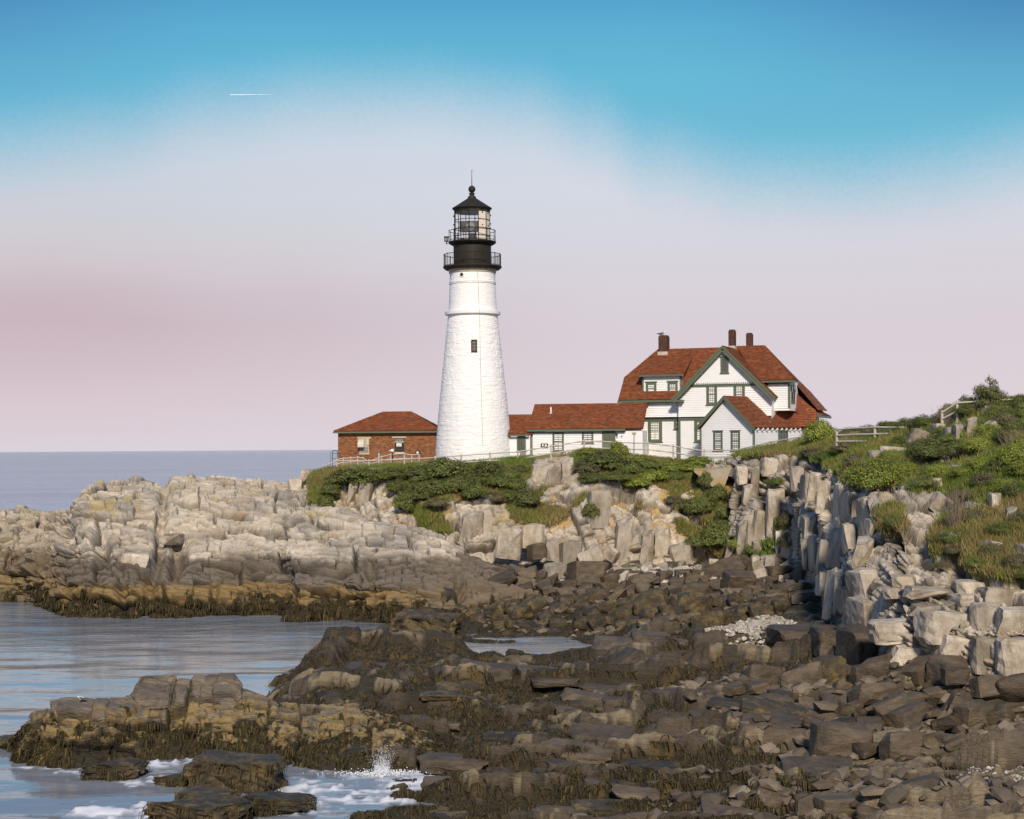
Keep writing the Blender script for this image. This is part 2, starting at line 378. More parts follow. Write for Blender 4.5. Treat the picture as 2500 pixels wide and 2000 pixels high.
def tide_colour(P, r, e, jit, golden=2.2, weed=0.9, dark=3.2):
    n = fbm(P, 0.25, 4, 3); n2 = fbm(P, 0.9, 4, 7); n3 = fbm(P * (1, 1, 0.35), 2.2, 3, 9)
    c = lerp(PALE, GREY, smooth(n + 0.5 * (r[:, 0] - 0.5), 0.02, 0.45)); c = lerp(c, WARM, smooth(n2 + 0.6 * (r[:, 1] - 0.5), 0.15, 0.6) * 0.75)
    c = c * (0.80 + 0.36 * r[:, 2:3])
    z = P[:, 2] + 0.35 * n2 + 0.25 * n3
    d = smooth(z, dark + 0.35, dark - 0.25); c = lerp(c, DKROCK * 0.72, d * 0.9)
    g = smooth(z, golden + 0.2, golden - 0.15); c = lerp(c, GOLD * 1.0, g * 0.85)
    w = smooth(z + 0.75 * n3 + 0.6 * n2, weed + 0.55, weed - 0.25); c = lerp(c, WEEDC, w)
    return c, w

# ---------------------------------------------------------------- headland
hc = [(-460, 1440, 136, 1438, 137, 1436, 138, 1434, 139, 1432, 140), (-330, 1458, 129, 1430, 131, 1395, 133, 1352, 136, 1318, 141), (-200, 1460, 127, 1410, 128.5, 1350, 131, 1300, 135, 1270, 140), (-80, 1462, 125.5, 1395, 127, 1330, 130, 1272, 134, 1238, 140), (40, 1460, 126, 1400, 127.5, 1335, 130, 1270, 134, 1239, 140),
      (112, 1485, 118, 1420, 121, 1350, 126, 1290, 133, 1254, 140), (150, 1497, 114.5, 1425, 117, 1350, 123, 1290, 130, 1247, 139),
      (185, 1501, 113.3, 1420, 116, 1340, 121, 1270, 127, 1226, 136), (205, 1502, 113.2, 1418, 116, 1335, 121, 1258, 127, 1200, 137), (245, 1503, 113, 1415, 115.5, 1330, 120, 1245, 127, 1182, 137),
      (330, 1508, 111.6, 1415, 114.5, 1325, 120, 1240, 127, 1169, 139), (390, 1509, 111.4, 1415, 114.5, 1325, 120, 1245, 127.5, 1181, 138),
      (430, 1509, 111.4, 1415, 114.5, 1325, 120, 1240, 128, 1165, 140), (540, 1506, 112.2, 1420, 115, 1325, 120.5, 1235, 129, 1156, 142),
      (640, 1501, 113.6, 1425, 116.5, 1325, 121.5, 1240, 130, 1164, 143), (690, 1502, 113.2, 1425, 116, 1330, 121, 1245, 130, 1168, 144),
      (706, 1516, 109.5, 1415, 112, 1330, 120, 1245, 130, 1168, 144), (745, 1518, 109, 1410, 112, 1330, 119.5, 1250, 129, 1172, 142), (800, 1516, 109.2, 1412, 112, 1332, 119, 1262, 126, 1212, 133),
      (850, 1512, 110, 1420, 112.5, 1340, 118, 1285, 124, 1248, 130), (950, 1525, 107, 1440, 109.5, 1360, 116, 1305, 122, 1282, 127),
      (1050, 1530, 106, 1455, 108.5, 1380, 114, 1325, 120, 1292, 126), (1140, 1530, 106, 1460, 110, 1400, 114, 1365, 118, 1347, 123),
      (1250, 1535, 105.5, 1478, 110, 1425, 114, 1392, 118, 1372, 123), (1330, 1560, 104, 1520, 108, 1470, 112, 1430, 117, 1400, 122)]
cols = []
for c in hc:
    px = c[0]; rows = [(None, c[2] - 0.5, -1.6)] + [(c[1 + 2 * k], c[2 + 2 * k]) for k in range(5)]
    zc = CAM_H - (c[9] - PY0) * c[10] / FPX
    rows += [(None, c[10] + 7, zc - (1.0 if px < 760 else 0.3)), (None, c[10] + 16, -2.0 if px < 760 else zc - 1)]
    cols.append((px, rows))
G, T = loft(cols, 760, [12, 88, 88, 70, 62, 14, 8]); nr, nc = T.shape
G = blur(G, 6); N = blur(normals(G), 10); N /= np.linalg.norm(N, axis=-1, keepdims=True)
P = G.reshape(-1, 3); Nf = N.reshape(-1, 3)
dip = R(11)
axw = (math.sin(dip), 0.38, math.cos(dip)); axu = (math.cos(dip), 0.22, -math.sin(dip)); axv = np.cross(axw, axu)
r1, f1, e1, _ = joints(P, (axu, axv, axw), (4.2, 4.0, 1.5), 100, 0.8, 0.10)
r2, f2, e2, _ = joints(P, (axu, axv, axw), (1.6, 1.5, 0.5), 130, 0.35, 0.25)
r3, f3, e3, _ = joints(P, (axu, axv, axw), (0.6, 0.9, 0.16), 160, 0.15, 0.6)
d = 0.9 * (r1[:, 0] - 0.5) + 0.7 * (r1[:, 1] - 0.5) * f1[:, 0] + 0.7 * (r1[:, 2] - 0.5) * f1[:, 2]
d += 0.55 * (r2[:, 0] - 0.5) + 0.35 * (r2[:, 1] - 0.5) * f2[:, 0] + 0.30 * (r2[:, 2] - 0.5) * f2[:, 2]
d += 0.13 * (r3[:, 0] - 0.5) - 0.45 * np.exp(-(e1 / 0.10) ** 2) - 0.16 * np.exp(-(e2 / 0.07) ** 2) * (r2[:, 3] > 0.3)
d += 0.9 * fbm(P, 0.10, 3, 21) + 0.10 * fbm(P, 1.3, 3, 25)
gr = part1d((P + 0.5 * np.stack([vnoise(P, 0.09, 31 + k) for k in range(3)], 1)) @ (np.array(axu) / np.linalg.norm(axu)), 17.0, 77)[2]
d -= 0.8 * np.exp(-(gr / 0.35) ** 2)
Tf = T.reshape(-1)
d *= 1 - 0.75 * smooth(Tf, 5.2, 5.9)
d *= np.where(Tf > 4.6, 0.72, 1.0)
hx, hy = proj(P)
for cx, cy, rx, ry, dp in ((432, 1348, 22, 46, 1.7), (350, 1402, 70, 9, 1.1), (246, 1330, 20, 46, 1.2), (610, 1392, 70, 9, 0.9), (700, 1440, 12, 70, 1.2), (330, 1300, 60, 8, 0.7), (168, 1300, 22, 60, 0.9), (540, 1290, 50, 7, 0.6), (290, 1440, 10, 50, 0.8), (520, 1455, 10, 40, 0.7), (905, 1380, 14, 40, 0.8), (1120, 1440, 12, 50, 1.2)):
    d -= dp * np.exp(-(((hx + 8 * vnoise(P, 0.5, 2) - cx) / rx) ** 2 + ((hy - cy) / ry) ** 2) ** 1.5)
d = 0.35 * d + 0.65 * blur1(d, T.shape, 2)
d += (-0.24 * np.exp(-(e1 / 0.07) ** 2) - 0.13 * np.exp(-(e2 / 0.045) ** 2) + 0.10 * (r3[:, 0] - 0.5) + 0.07 * fbm(P * (0.5, 0.7, 2.2), 1.6, 4, 311)) * np.where(Tf > 5, 0.3, 1)
P = P + Nf * d[:, None]
px_, py_ = proj(P)
rr = np.stack([0.5 * r1[:, 0] + 0.5 * r2[:, 0], r2[:, 1], 0.45 * r1[:, 3] + 0.55 * r2[:, 2]], 1)
col, w = tide_colour(P, rr, e2, None, 2.05, 1.0, 3.7)
col *= (1 - 0.55 * np.exp(-(e1 / 0.08) ** 2) - 0.4 * np.exp(-(e2 / 0.05) ** 2) * (r2[:, 3] > 0.25))[:, None]  # crevice shade put into the rock colour: darker along the joint cracks
lm = smooth(fbm(P, 0.5, 4, 41) - 0.16, 0.08, 0.3) * smooth(P[:, 2], 5.5, 6.5); col = lerp(col, (0.42, 0.33, 0.14), 0.6 * lm)
ml = smooth(px_, 175, 120) * smooth(py_, 1150, 1400); col = lerp(col, (0.22, 0.16, 0.09), 0.55 * ml)
rm = smooth(px_, 930, 1120) * smooth(py_, 1385, 1440); col = lerp(col, (0.17, 0.13, 0.09), rm * (1 - w) * 0.9)
tag(link('headland', npmesh('headland', P, grid_faces(nr, nc), M_rock, cols=col)), 'pale jointed rock headland reaching out left of the lighthouse into the sea', kind='structure')
HEAD = (P.copy(), Nf.copy(), w.copy())

# ---------------------------------------------------------------- cliff, plateau and hillside
cc = [(760, [(1240, 131), (1225, 133), (1205, 135), (1188, 137), (1174, 139), (1166, 142)]),
      (800, [(1252, 130), (1235, 131.5), (1210, 133.5), (1185, 136), (1168, 138.5), (1156, 142)]),
      (850, [(1264, 129), (1245, 130.5), (1215, 132.5), (1182, 135), (1162, 138), (1148, 143)]),
      (950, [(1287, 128), (1262, 129), (1235, 130.5), (1190, 134), (1160, 138), (1143, 143)]),
      (1100, [(1305, 126.5), (1278, 127.5), (1240, 130), (1200, 133.5), (1160, 138), (1140, 143)]),
      (1140, [(1355, 124.5), (1305, 126), (1258, 129), (1205, 133.5), (1160, 138), (1137, 143)]),
      (1300, [(1376, 124.5), (1325, 126), (1258, 129.5), (1190, 134), (1135, 139.5), (1124, 144)]),
      (1450, [(1386, 124.5), (1305, 126), (1218, 129), (1165, 135), (1122, 140), (1108, 145)]),
      (1550, [(1388, 125), (1315, 126), (1235, 129), (1178, 134), (1135, 139), (1122, 144)]),
      (1650, [(1388, 125), (1325, 126.2), (1262, 129), (1192, 133.5), (1145, 138.5), (1133, 143)]),
      (1720, [(1388, 125), (1342, 126.5), (1282, 129), (1217, 132), (1152, 137), (1138, 143)]),
      (1775, [(1390, 124.5), (1340, 126), (1275, 128.5), (1205, 130.5), (1140, 134), (1130, 141)]),
      (1800, [(1392, 123), (1330, 124), (1250, 125.5), (1170, 127), (1120, 129.5), (1116, 139)]),
      (1850, [(1396, 121), (1320, 122), (1230, 123.5), (1150, 125.5), (1114, 127.5), (1104, 137)]),
      (1950, [(1402, 117), (1330, 118), (1240, 119.5), (1160, 122), (1124, 124), (1086, 133)]),
      (2000, [(1452, 104), (1380, 106), (1300, 108), (1215, 111), (1150, 115), (1075, 128)]),
      (2050, [(1572, 80), (1450, 86), (1330, 93), (1220, 100), (1160, 108), (1069, 125)]),
      (2130, [(1608, 71), (1490, 72.5), (1370, 75), (1220, 79), (1182, 84), (1062, 118)]),
      (2200, [(1628, 66), (1520, 66.5), (1412, 69), (1300, 73), (1200, 80), (1055, 112)]),
      (2300, [(1636, 64), (1530, 64.5), (1418, 67.5), (1330, 72), (1180, 82), (1022, 103)]),
      (2400, [(1636, 62.5), (1530, 63), (1428, 66), (1320, 70.5), (1150, 80), (996, 98)]),
      (2600, [(1644, 60), (1540, 60.5), (1432, 63.5), (1300, 69), (1120, 78), (978, 95)]),
      (3100, [(1660, 57), (1556, 57.5), (1446, 60.5), (1310, 66), (1115, 75), (958, 92)]), (4300, [(1700, 51), (1590, 51.5), (1480, 54.5), (1330, 60), (1120, 69), (940, 86)])]
# the cove wall steps towards the viewer in buttresses whose broad faces look seaward
ppx = np.array([c[0] for c in cc], float)
def cc_at(px, Yshift=None):
    py = [np.interp(px, ppx, [c[1][i][0] for c in cc]) for i in range(6)]; Y = [np.interp(px, ppx, [c[1][i][1] for c in cc]) for i in range(6)]
    z0_ = CAM_H - (py[0] - PY0) * Y[0] / FPX
    if Yshift is not None:
        Yq = [np.interp(Yshift, ppx, [c[1][i][1] for c in cc]) for i in range(6)]
        k = [0, 0, 0, .25, .6, 1]; Y = [Yq[i] * (1 - k[i]) + Y[i] * k[i] for i in range(6)]; py[0] = PY0 + (CAM_H - z0_) * FPX / Y[0]
    return (px, list(zip(py, Y)))
br_ = [1958, 1996, 2022, 2058, 2084, 2128]
cc = [c for c in cc if c[0] <= 1950] + [s for a_, b_ in zip(br_[:-1], br_[1:]) for s in (cc_at(a_ + 1, a_ + 0.55 * (b_ - a_)), cc_at(b_ - 3, a_ + 0.75 * (b_ - a_)))] + [c for c in cc if c[0] >= 2130]
cols = []
for px, rows in cc:
    b = rows[0]; zb = CAM_H - (b[0] - PY0) * b[1] / FPX
    zp = CAM_H - (rows[-1][0] - PY0) * rows[-1][1] / FPX
    back = 176 if px < 1200 else 200
    cols.append((px, [(None, b[1] - 0.4, zb - 1.6)] + rows + [(None, rows[-1][1] + 9, zp - (0.0 if px < 1980 else 0.6)), (None, back, 9.8), (None, back + 12, -2)]))
first = [(None, r[1], -2.0) for r in cols[0][1]]
cols.insert(0, (735, first))
G, T = loft(cols, 960, [10, 90, 80, 72, 60, 26, 12, 6, 4]); nr, nc = T.shape
G = blur(G, 5); N = blur(normals(G), 8); N /= np.linalg.norm(N, axis=-1, keepdims=True)
P = G.reshape(-1, 3); Nf = N.reshape(-1, 3); Tf = T.reshape(-1); sx0, sy0 = proj(P)
GP = [([(745, 1150), (1290, 1090), (1300, 1130), (1278, 1222), (1130, 1236), (1000, 1236), (1004, 1195), (957, 1172), (830, 1176), (795, 1250), (750, 1240)], 1.0),
      ([(1400, 1060), (1720, 1100), (1727, 1150), (1690, 1150), (1560, 1205), (1520, 1172), (1410, 1186), (1400, 1130)], 1.0),
      ([(1560, 1195), (1690, 1150), (1740, 1165), (1795, 1330), (1760, 1372), (1690, 1345), (1640, 1275), (1560, 1240)], 0.75),
      ([(1285, 1205), (1420, 1182), (1432, 1240), (1330, 1283), (1280, 1290), (1240, 1250)], 0.62),
      ([(790, 1250), (1120, 1300), (1110, 1262), (1000, 1235), (800, 1235)], 0.45),
      ([(1790, 1118), (1900, 1070), (2000, 1000), (4500, 700), (4500, 1520), (2700, 1460), (2520, 1440), (2400, 1412), (2285, 1390), (2268, 1330), (2305, 1280), (2290, 1235), (2200, 1186), (2120, 1192), (2060, 1168), (2010, 1142), (1960, 1126)], 1.0),
      ([(2150, 1250), (2200, 1235), (2215, 1300), (2170, 1330)], 0.7), ([(1890, 1230), (1945, 1240), (1950, 1330), (1905, 1300)], 0.6), ([(1800, 1300), (1900, 1330), (1880, 1385), (1790, 1370)], 0.6)]
wpx = sx0 + 14 * vnoise(P, 0.35, 5) + 7 * vnoise(P, 1.2, 6); wpy = sy0 + 12 * vnoise(P, 0.35, 8) + 6 * vnoise(P, 1.2, 9)
grass = np.zeros(len(P))
for poly, k in GP: grass = np.maximum(grass, inpoly(wpx, wpy, poly) * k)
grass[Tf > 6.0] = 1.0
patch = fbm(P, 0.45, 4, 17)
grass = np.where((grass < 0.95) & (grass > 0), grass * smooth(patch, 0.15 - grass * 0.35, 0.3 - grass * 0.35) * 1.3, grass)
grass = np.where((grass > 0.95) & (sx0 > 2050) & (sy0 > 1040) & (patch > 0.17), 0.0, grass)
grass = np.clip(grass, 0, 1)
wob = 0.12 * np.sin(P[:, 0] * 0.11)
ax_u, ax_v, ax_w = (1, 0.25, 0.10), (-0.25, 1, 0.12), (-0.12, -0.10, 1)
r1, f1, e1, E1 = joints(P, (ax_u, ax_v, ax_w), (2.0, 2.2, 5.0), 200, 0.6, 0.12)
r2, f2, e2, E2 = joints(P, (ax_u, ax_v, ax_w), (0.85, 1.1, 1.6), 230, 0.3, 0.3)
r3, f3, e3, _ = joints(P, (ax_u, ax_v, ax_w), (0.24, 0.4, 0.8), 260, 0.2, 0.5)
right = smooth(sx0, 2120, 2210)
bw = (0.10, -0.2, 1.0); bu = (1, 0.25, -0.10); bv = np.cross(bw, bu)
low = smooth(sy0, 1470, 1510)
qa, ga, ha, _ = joints(P, (bu, bv, bw), (2.2, 1.7, 0.55), 300, 0.4, 0.2)
qb, gb, hb, _ = joints(P, ((1, .2, .12), (-.2, 1, .1), (-.12, -.1, 1)), (2.4, 2.0, 2.4), 310, 0.3, 0.2)
q1 = np.where(low[:, None] > 0.5, qb, qa); g1 = np.where(low[:, None] > 0.5, gb, ga); h1 = np.where(low > 0.5, hb, ha)
q2, g2, h2, _ = joints(P, (bu, bv, bw), (0.8, 0.7, 0.28), 330, 0.2, 0.4)
def disp(r1, f1, e1, r2, f2, e2, r3, a, b):
    d = a * (r1[:, 0] - 0.5) + 0.6 * a * (r1[:, 1] - 0.5) * f1[:, 0] + 0.6 * a * (r1[:, 2] - 0.5) * f1[:, 2]
    d += b * (r2[:, 0] - 0.5) + 0.6 * b * (r2[:, 1] - 0.5) * f2[:, 0] + 0.7 * b * (r2[:, 2] - 0.5) * f2[:, 2]
    return d + 0.03 * (r3[:, 0] - 0.5) - 0.40 * np.exp(-(e1 / 0.09) ** 2) - 0.16 * np.exp(-(e2 / 0.06) ** 2)
dV = disp(r1, f1, e1, r2, f2, e2, r3, 1.5, 0.45); dH = disp(q1, g1, h1, q2, g2, h2, r3, 0.55, 0.16)
rock = dV * (1 - right) + dH * right
rf2, _f, ef2, _E = joints(P, (ax_u, ax_v, ax_w), (0.5, 0.6, 0.9), 380, 0.35, 0.5)
rock += 0.5 * fbm(P, 0.16, 3, 61) + 0.10 * fbm(P * (1, 1, 0.5), 1.6, 3, 66)
soft = 0.45 * fbm(P, 0.25, 4, 71) + 0.12 * fbm(P, 1.4, 3, 75)
fade = smooth(Tf, 6.6, 5.4)
hill = ((sx0 > 1990) & (Tf > 4)).astype(float)
d = rock * (1 - grass) + (soft + 0.35) * grass
d *= np.maximum(fade, 0.12) * (1 - 0.35 * hill * smooth(Tf, 5.2, 6))
wl_ = smooth(sx0, 1770, 1800) * smooth(sx0, 2180, 2120); d *= 1 - 0.25 * wl_
db = blur1(d, T.shape, 2); d = np.where(wl_ > 0.3, 0.2 * d + 0.8 * blur1(d, T.shape, 3), np.where(right > 0.5, 0.65 * d + 0.35 * db, 0.35 * d + 0.65 * db))
d += (0.16 * fbm(P * (1.3, 0.7, 0.35), 1.5, 4, 166) - 0.10 * np.exp(-(ef2 / 0.05) ** 2) + 0.10 * (rf2[:, 0] - 0.5)) * (1 - grass) * fade
gq = G.reshape(nr, nc, 3); st_ = np.linalg.norm(np.gradient(gq, axis=1), axis=-1); st_ = blur(st_[..., None], 3)[..., 0].reshape(-1)
d *= 0.12 + 0.88 * smooth(st_, 0.42, 0.16)
P = P + Nf * d[:, None]
sx0, sy0 = proj(P)
rr = np.stack([r1[:, 0] * (1 - right) + q1[:, 0] * right, r2[:, 1] * (1 - right) + q2[:, 1] * right, 0.5 * r1[:, 3] + 0.5 * r2[:, 2]], 1)
ee = np.where(right > 0.5, h1, e1); ee2 = np.where(right > 0.5, h2, e2)
zt = P[:, 2] - 2.6 - 0.0
n2 = fbm(P, 0.9, 4, 87); n = fbm(P, 0.22, 4, 83)
col = lerp(PALE, GREY, smooth(n + 0.6 * (rr[:, 0] - 0.5), 0.0, 0.4)); col = lerp(col, WARM, smooth(n2 + 0.7 * (rr[:, 1] - 0.5), 0.12, 0.6) * 0.8)
wall = smooth(sx0, 1930, 2010) * smooth(sx0, 2150, 2100) * smooth(sy0, 1180, 1260); col = lerp(col, (0.56, 0.47, 0.365), 0.8 * wall)  # cove wall facing away from the sun painted lighter to offset its shade
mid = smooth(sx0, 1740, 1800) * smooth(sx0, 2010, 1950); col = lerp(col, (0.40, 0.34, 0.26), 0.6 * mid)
col = col * (0.78 + 0.40 * rr[:, 2:3])
st = smooth(fbm(P * (1.6, 1.6, 0.25), 1.2, 4, 91), 0.12, 0.4); col = lerp(col, (0.60, 0.54, 0.46), 0.45 * st * (wall + mid))
st = smooth(fbm(P * (2.2, 2.0, 0.2), 0.9, 4, 95), 0.10, 0.4); col = lerp(col, (0.17, 0.13, 0.09), 0.6 * st)
col *= (1 - 0.5 * np.exp(-(ee / 0.08) ** 2) - 0.3 * np.exp(-(ee2 / 0.05) ** 2))[:, None]  # cliff joints darkened in the colour, standing in for shade inside the cracks
for cx, cy, rx, ry, k in ((1050, 1255, 60, 28, 1.0), (840, 1205, 40, 38, 0.6), (980, 1210, 28, 42, 1.0), (1255, 1232, 55, 24, 0.7), (1400, 1250, 90, 60, 0.25), (1610, 1270, 75, 60, 0.7), (1640, 1205, 60, 22, 0.8), (1500, 1245, 40, 60, 0.4), (1770, 1190, 26, 55, 0.6), (1905, 1190, 20, 40, 0.5), (1560, 1300, 60, 40, 0.5)):
    mk = np.exp(-(((sx0 - cx) / rx) ** 2 + ((sy0 - cy) / ry) ** 2)); ln = smooth(fbm(P, 0.9, 4, 101) + mk * 0.55 * k, 0.30, 0.48)
    col = lerp(col, LICH, 0.68 * ln * np.clip(mk * 1.6, 0, 1))
sand = np.exp(-(((sx0 - 1250) / 75) ** 2 + ((sy0 - 1258) / 26) ** 2)) * (vnoise(P, 3.0, 4) > -0.4); col = lerp(col, (0.44, 0.34, 0.19), 0.9 * sand)
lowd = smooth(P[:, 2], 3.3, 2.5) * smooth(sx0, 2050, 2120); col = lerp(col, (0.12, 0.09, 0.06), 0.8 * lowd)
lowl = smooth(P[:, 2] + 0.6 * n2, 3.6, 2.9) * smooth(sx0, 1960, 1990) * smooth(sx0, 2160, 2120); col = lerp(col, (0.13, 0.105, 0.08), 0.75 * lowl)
gcol = lerp((0.16, 0.135, 0.05), (0.10, 0.115, 0.035), smooth(fbm(P, 0.3, 4, 111), -0.2, 0.3)); gcol = lerp(gcol, SOIL, smooth(fbm(P, 0.7, 4, 115), 0.05, 0.35) * 0.8)
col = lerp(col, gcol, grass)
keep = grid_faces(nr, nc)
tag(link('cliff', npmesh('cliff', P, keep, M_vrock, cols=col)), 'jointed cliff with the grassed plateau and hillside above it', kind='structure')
cliff_obj = bpy.data.objects['cliff']
CLIFF = dict(P=P, N=Nf, T=Tf, grass=grass, px=sx0, py=sy0)

# height look-up: plateau and hill seen from above
def ground_z(x, y, tol=0.6):
    m = (np.abs(P_c[:, 0] - x) < tol) & (np.abs(P_c[:, 1] - y) < tol)
    return float(np.median(P_c[m, 2])) if m.any() else 10.3
P_c = P
# ---------------------------------------------------------------- shore
tx = np.array([-80, 300, 600, 700, 800, 900, 1000, 1150, 1300, 1450, 1650, 1850, 2050, 2250, 2600.])
tab = [(10, [-1, -1, -1, -.5, 0, .4, .7, .9, 1, 1.1, 1.2, 1.3, 1.5, 1.8, 2.0]),
       (42, [-1.5, -1.4, -1.3, -1, -.4, .2, .5, .6, .6, .7, .8, .9, 1.1, 1.4, 1.7]),
       (48, [-1.6, -1.0, -1.0, -.8, .05, .3, .5, .5, .5, .6, .7, .8, 1.0, 1.3, 1.6]),
       (51, [-1.6, -1.0, -.9, -.7, 0, .25, .4, .5, .5, .6, .7, .8, 1.0, 1.2, 1.5]),
       (54, [-1.6, -1.5, -1.2, -1.0, -.9, -.6, -.15, .35, .4, .5, .6, .7, .9, 1.1, 1.4]),
       (57, [-1.6, -1.5, -1.2, -1.1, -1.0, -.8, -.3, .35, .4, .5, .6, .7, .9, 1.1, 1.4]),
       (60, [-1.6, -1.5, -1.0, -.6, -.2, .1, .3, .4, .5, .5, .6, .7, .9, 1.3, 1.7]),
       (64, [-1.6, -1.2, -.2, .3, .5, .5, .5, .5, .6, .6, .7, .9, 1.3, 2.1, 2.9]),
       (68, [-1.6, -1.5, -.6, .3, .7, .7, .6, .6, .6, .7, .8, 1.1, 1.7, 2.8, 3.3]),
       (72, [-1.6, -1.6, -.9, .2, .6, .5, .5, .5, .6, .7, 1.0, 1.4, 2.2, 3.2, 3.5]),
       (75, [-1.6, -1.6, -1, .3, 1.0, 1.1, 1.1, 1.1, 1.0, 1.1, 1.3, 1.5, 2.3, 3.2, 3.5]),
       (80, [-1.6, -1.6, -1.2, 0.2, 1.3, 1.4, 1.3, 1.05, 0.75, 1.05, 1.5, 1.6, 2.2, 3, 3]),
       (85, [-1.6, -1.6, -1.6, -0.4, 1.5, 1.6, 1.5, 0.95, 0.5, 0.8, 1.5, 1.5, 2, 3, 3]),
       (90, [-1.6, -1.6, -1.6, -1.5, 0.2, 0.4, 0.1, -0.3, -0.45, 0.2, 1.4, 1.7, 2.1, 3, 3]),
       (94, [-1.6, -1.6, -1.6, -1.6, -1, -0.9, -0.7, -0.6, -0.6, -0.2, 1.4, 1.9, 2.2, 3, 3]),
       (100, [-1.6, -1.6, -1.6, -1.6, -1, -0.8, -0.3, -0.1, 0.1, 0.5, 1.5, 2.1, 2.3, 3, 3]),
       (108, [-1.6, -1.6, -1.6, -1.2, -.7, .2, .5, .7, .8, 1, 1.7, 2.3, 2.4, 3, 3]),
       (116, [-1.6, -1.6, -1.6, -1.2, 0, .8, 1.1, 1.4, 1.5, 1.7, 2.1, 2.5, 2.6, 3, 3]),
       (126, [-1.6, -1.6, -1.6, -1, 1, 2, 2.2, 2.4, 2.5, 2.6, 2.7, 2.8, 3, 3, 3]),
       (136, [-1.6, -1.6, -1.6, -1, 1, 2.2, 2.4, 2.8, 3, 3, 3, 3, 3, 3, 3])]
tY = np.array([t[0] for t in tab], float); tZ = np.array([t[1] for t in tab], float)
def shore_base(X, Y):
    px = PX0 + X / Y * FPX
    iy = np.clip(np.searchsorted(tY, Y) - 1, 0, len(tY) - 2); fy = np.clip((Y - tY[iy]) / (tY[iy + 1] - tY[iy]), 0, 1)
    ix = np.clip(np.searchsorted(tx, px) - 1, 0, len(tx) - 2); fx = np.clip((px - tx[ix]) / (tx[ix + 1] - tx[ix]), 0, 1)
    fx = fx * fx * (3 - 2 * fx)
    a = tZ[iy, ix] * (1 - fx) + tZ[iy, ix + 1] * fx; b = tZ[iy + 1, ix] * (1 - fx) + tZ[iy + 1, ix + 1] * fx
    return a * (1 - fy) + b * fy
Yr = np.concatenate([[10, 25, 38], 1 / np.linspace(1 / 41.5, 1 / 134, 520)]); gx = np.concatenate([np.linspace(-100, 2640, 800), np.linspace(2665, 4400, 70)])
Yg, Xg = np.meshgrid(Yr, gx, indexing='ij'); Xg = (Xg - PX0) / FPX * Yg
Zb = shore_base(Xg.ravel(), Yg.ravel()); P = np.stack([Xg.ravel(), Yg.ravel(), Zb], 1)
P0 = P * (1, 1, 0)
su, sv = (1, -0.16, 0), (0.16, 1, 0)
r1, f1, e1, _ = joints(P0, (su, sv, (0, 0, 1)), (7.5, 1.7, 500), 400, 1.1, 0.16)
r2, f2, e2, _ = joints(P0, (su, sv, (0, 0, 1)), (2.2, 0.8, 500), 430, 0.7, 0.3)
r4, f4, e4, _ = joints(P0, (su, sv, (0, 0, 1)), (0.9, 0.5, 500), 460, 0.4, 0.6)
far = smooth(P[:, 1], 92, 100)
def ledge(r, f, E, up, tl, A, S, T_, su_, sv_):
    """tilted beds: sharp riser on the seaward (near) edge, back falling gently away"""
    return (A * (r[:, 0] ** 1.4 - 0.4) - S * f[:, 1] + T_ * (r[:, 1] - 0.5) * f[:, 0]) * (0.25 + 0.75 * smooth(E[:, 0], 0, su_)) * (0.35 + 0.65 * smooth(E[:, 1], 0, sv_))
r1, f1, e1, E1 = joints(P0, (su, sv, (0, 0, 1)), (8.0, 2.1, 500), 400, 1.0, 0.16)
r2, f2, e2, E2 = joints(P0, (su, sv, (0, 0, 1)), (2.6, 0.8, 500), 430, 0.6, 0.3)
r4, f4, e4, E4 = joints(P0, (su, sv, (0, 0, 1)), (1.1, 0.36, 500), 460, 0.35, 0.6)
d = ledge(r1, f1, E1, 0, 0, 0.9, 0.75, 0.5, 0.5, 0.10) * (1 - 0.6 * far)
d += ledge(r2, f2, E2, 0, 0, 0.40, 0.34, 0.2, 0.2, 0.05)
d += 0.45 * fbm(P0 * (0.55, 1, 1), 0.25, 3, 41) + 0.16 * fbm(P0 * (0.6, 1, 1), 1.1, 4, 45) + 0.05 * fbm(P0, 4, 2, 49)
flat = np.exp(-(((PX0 + P[:, 0] / P[:, 1] * FPX - 2080) / 190) ** 2 + ((P[:, 1] - 56.5) / 2.6) ** 2))
flat2 = np.exp(-(((PX0 + P[:, 0] / P[:, 1] * FPX - 1830) / 120) ** 2 + ((P[:, 1] - 89.5) / 5) ** 2))
d = 0.12 * d + 0.88 * blur1(d, Xg.shape, 2)
d += blur1(ledge(r4, f4, E4, 0, 0, 0.20, 0.13, 0.10, 0.08, 0.03), Xg.shape, 1) + 0.09 * fbm(P0 * (0.6, 1, 1), 2.4, 4, 149) - 0.10 * np.exp(-(E1[:, 1] / 0.07) ** 2) - 0.08 * np.exp(-(E2[:, 0] / 0.05) ** 2)
d *= (1 - 0.7 * flat) * (1 - 0.85 * flat2) * np.where(Zb < -0.7, 0.5, 1.0)
pool = np.exp(-(((PX0 + P[:, 0] / P[:, 1] * FPX - 1290) / 170) ** 2 + ((P[:, 1] - 93) / 5.0) ** 2))
d = d * (1 - 0.8 * pool) - 0.25 * pool
P[:, 2] += d
G = P.reshape(len(Yr), -1, 3); pxs, pys = proj(P)
nb = fbm(P0, 0.5, 4, 51); nf = fbm(P0, 2.0, 3, 55)
col = lerp((0.098, 0.073, 0.047), (0.048, 0.037, 0.023), smooth(nb + 0.5 * (r1[:, 2] - 0.5), -0.15, 0.3)) * (0.75 + 0.5 * r2[:, 2:3])
col = lerp(col, (0.27, 0.21, 0.13), smooth(nf + 1.0 * (r2[:, 3] - 0.62), 0.08, 0.35) * 0.85)
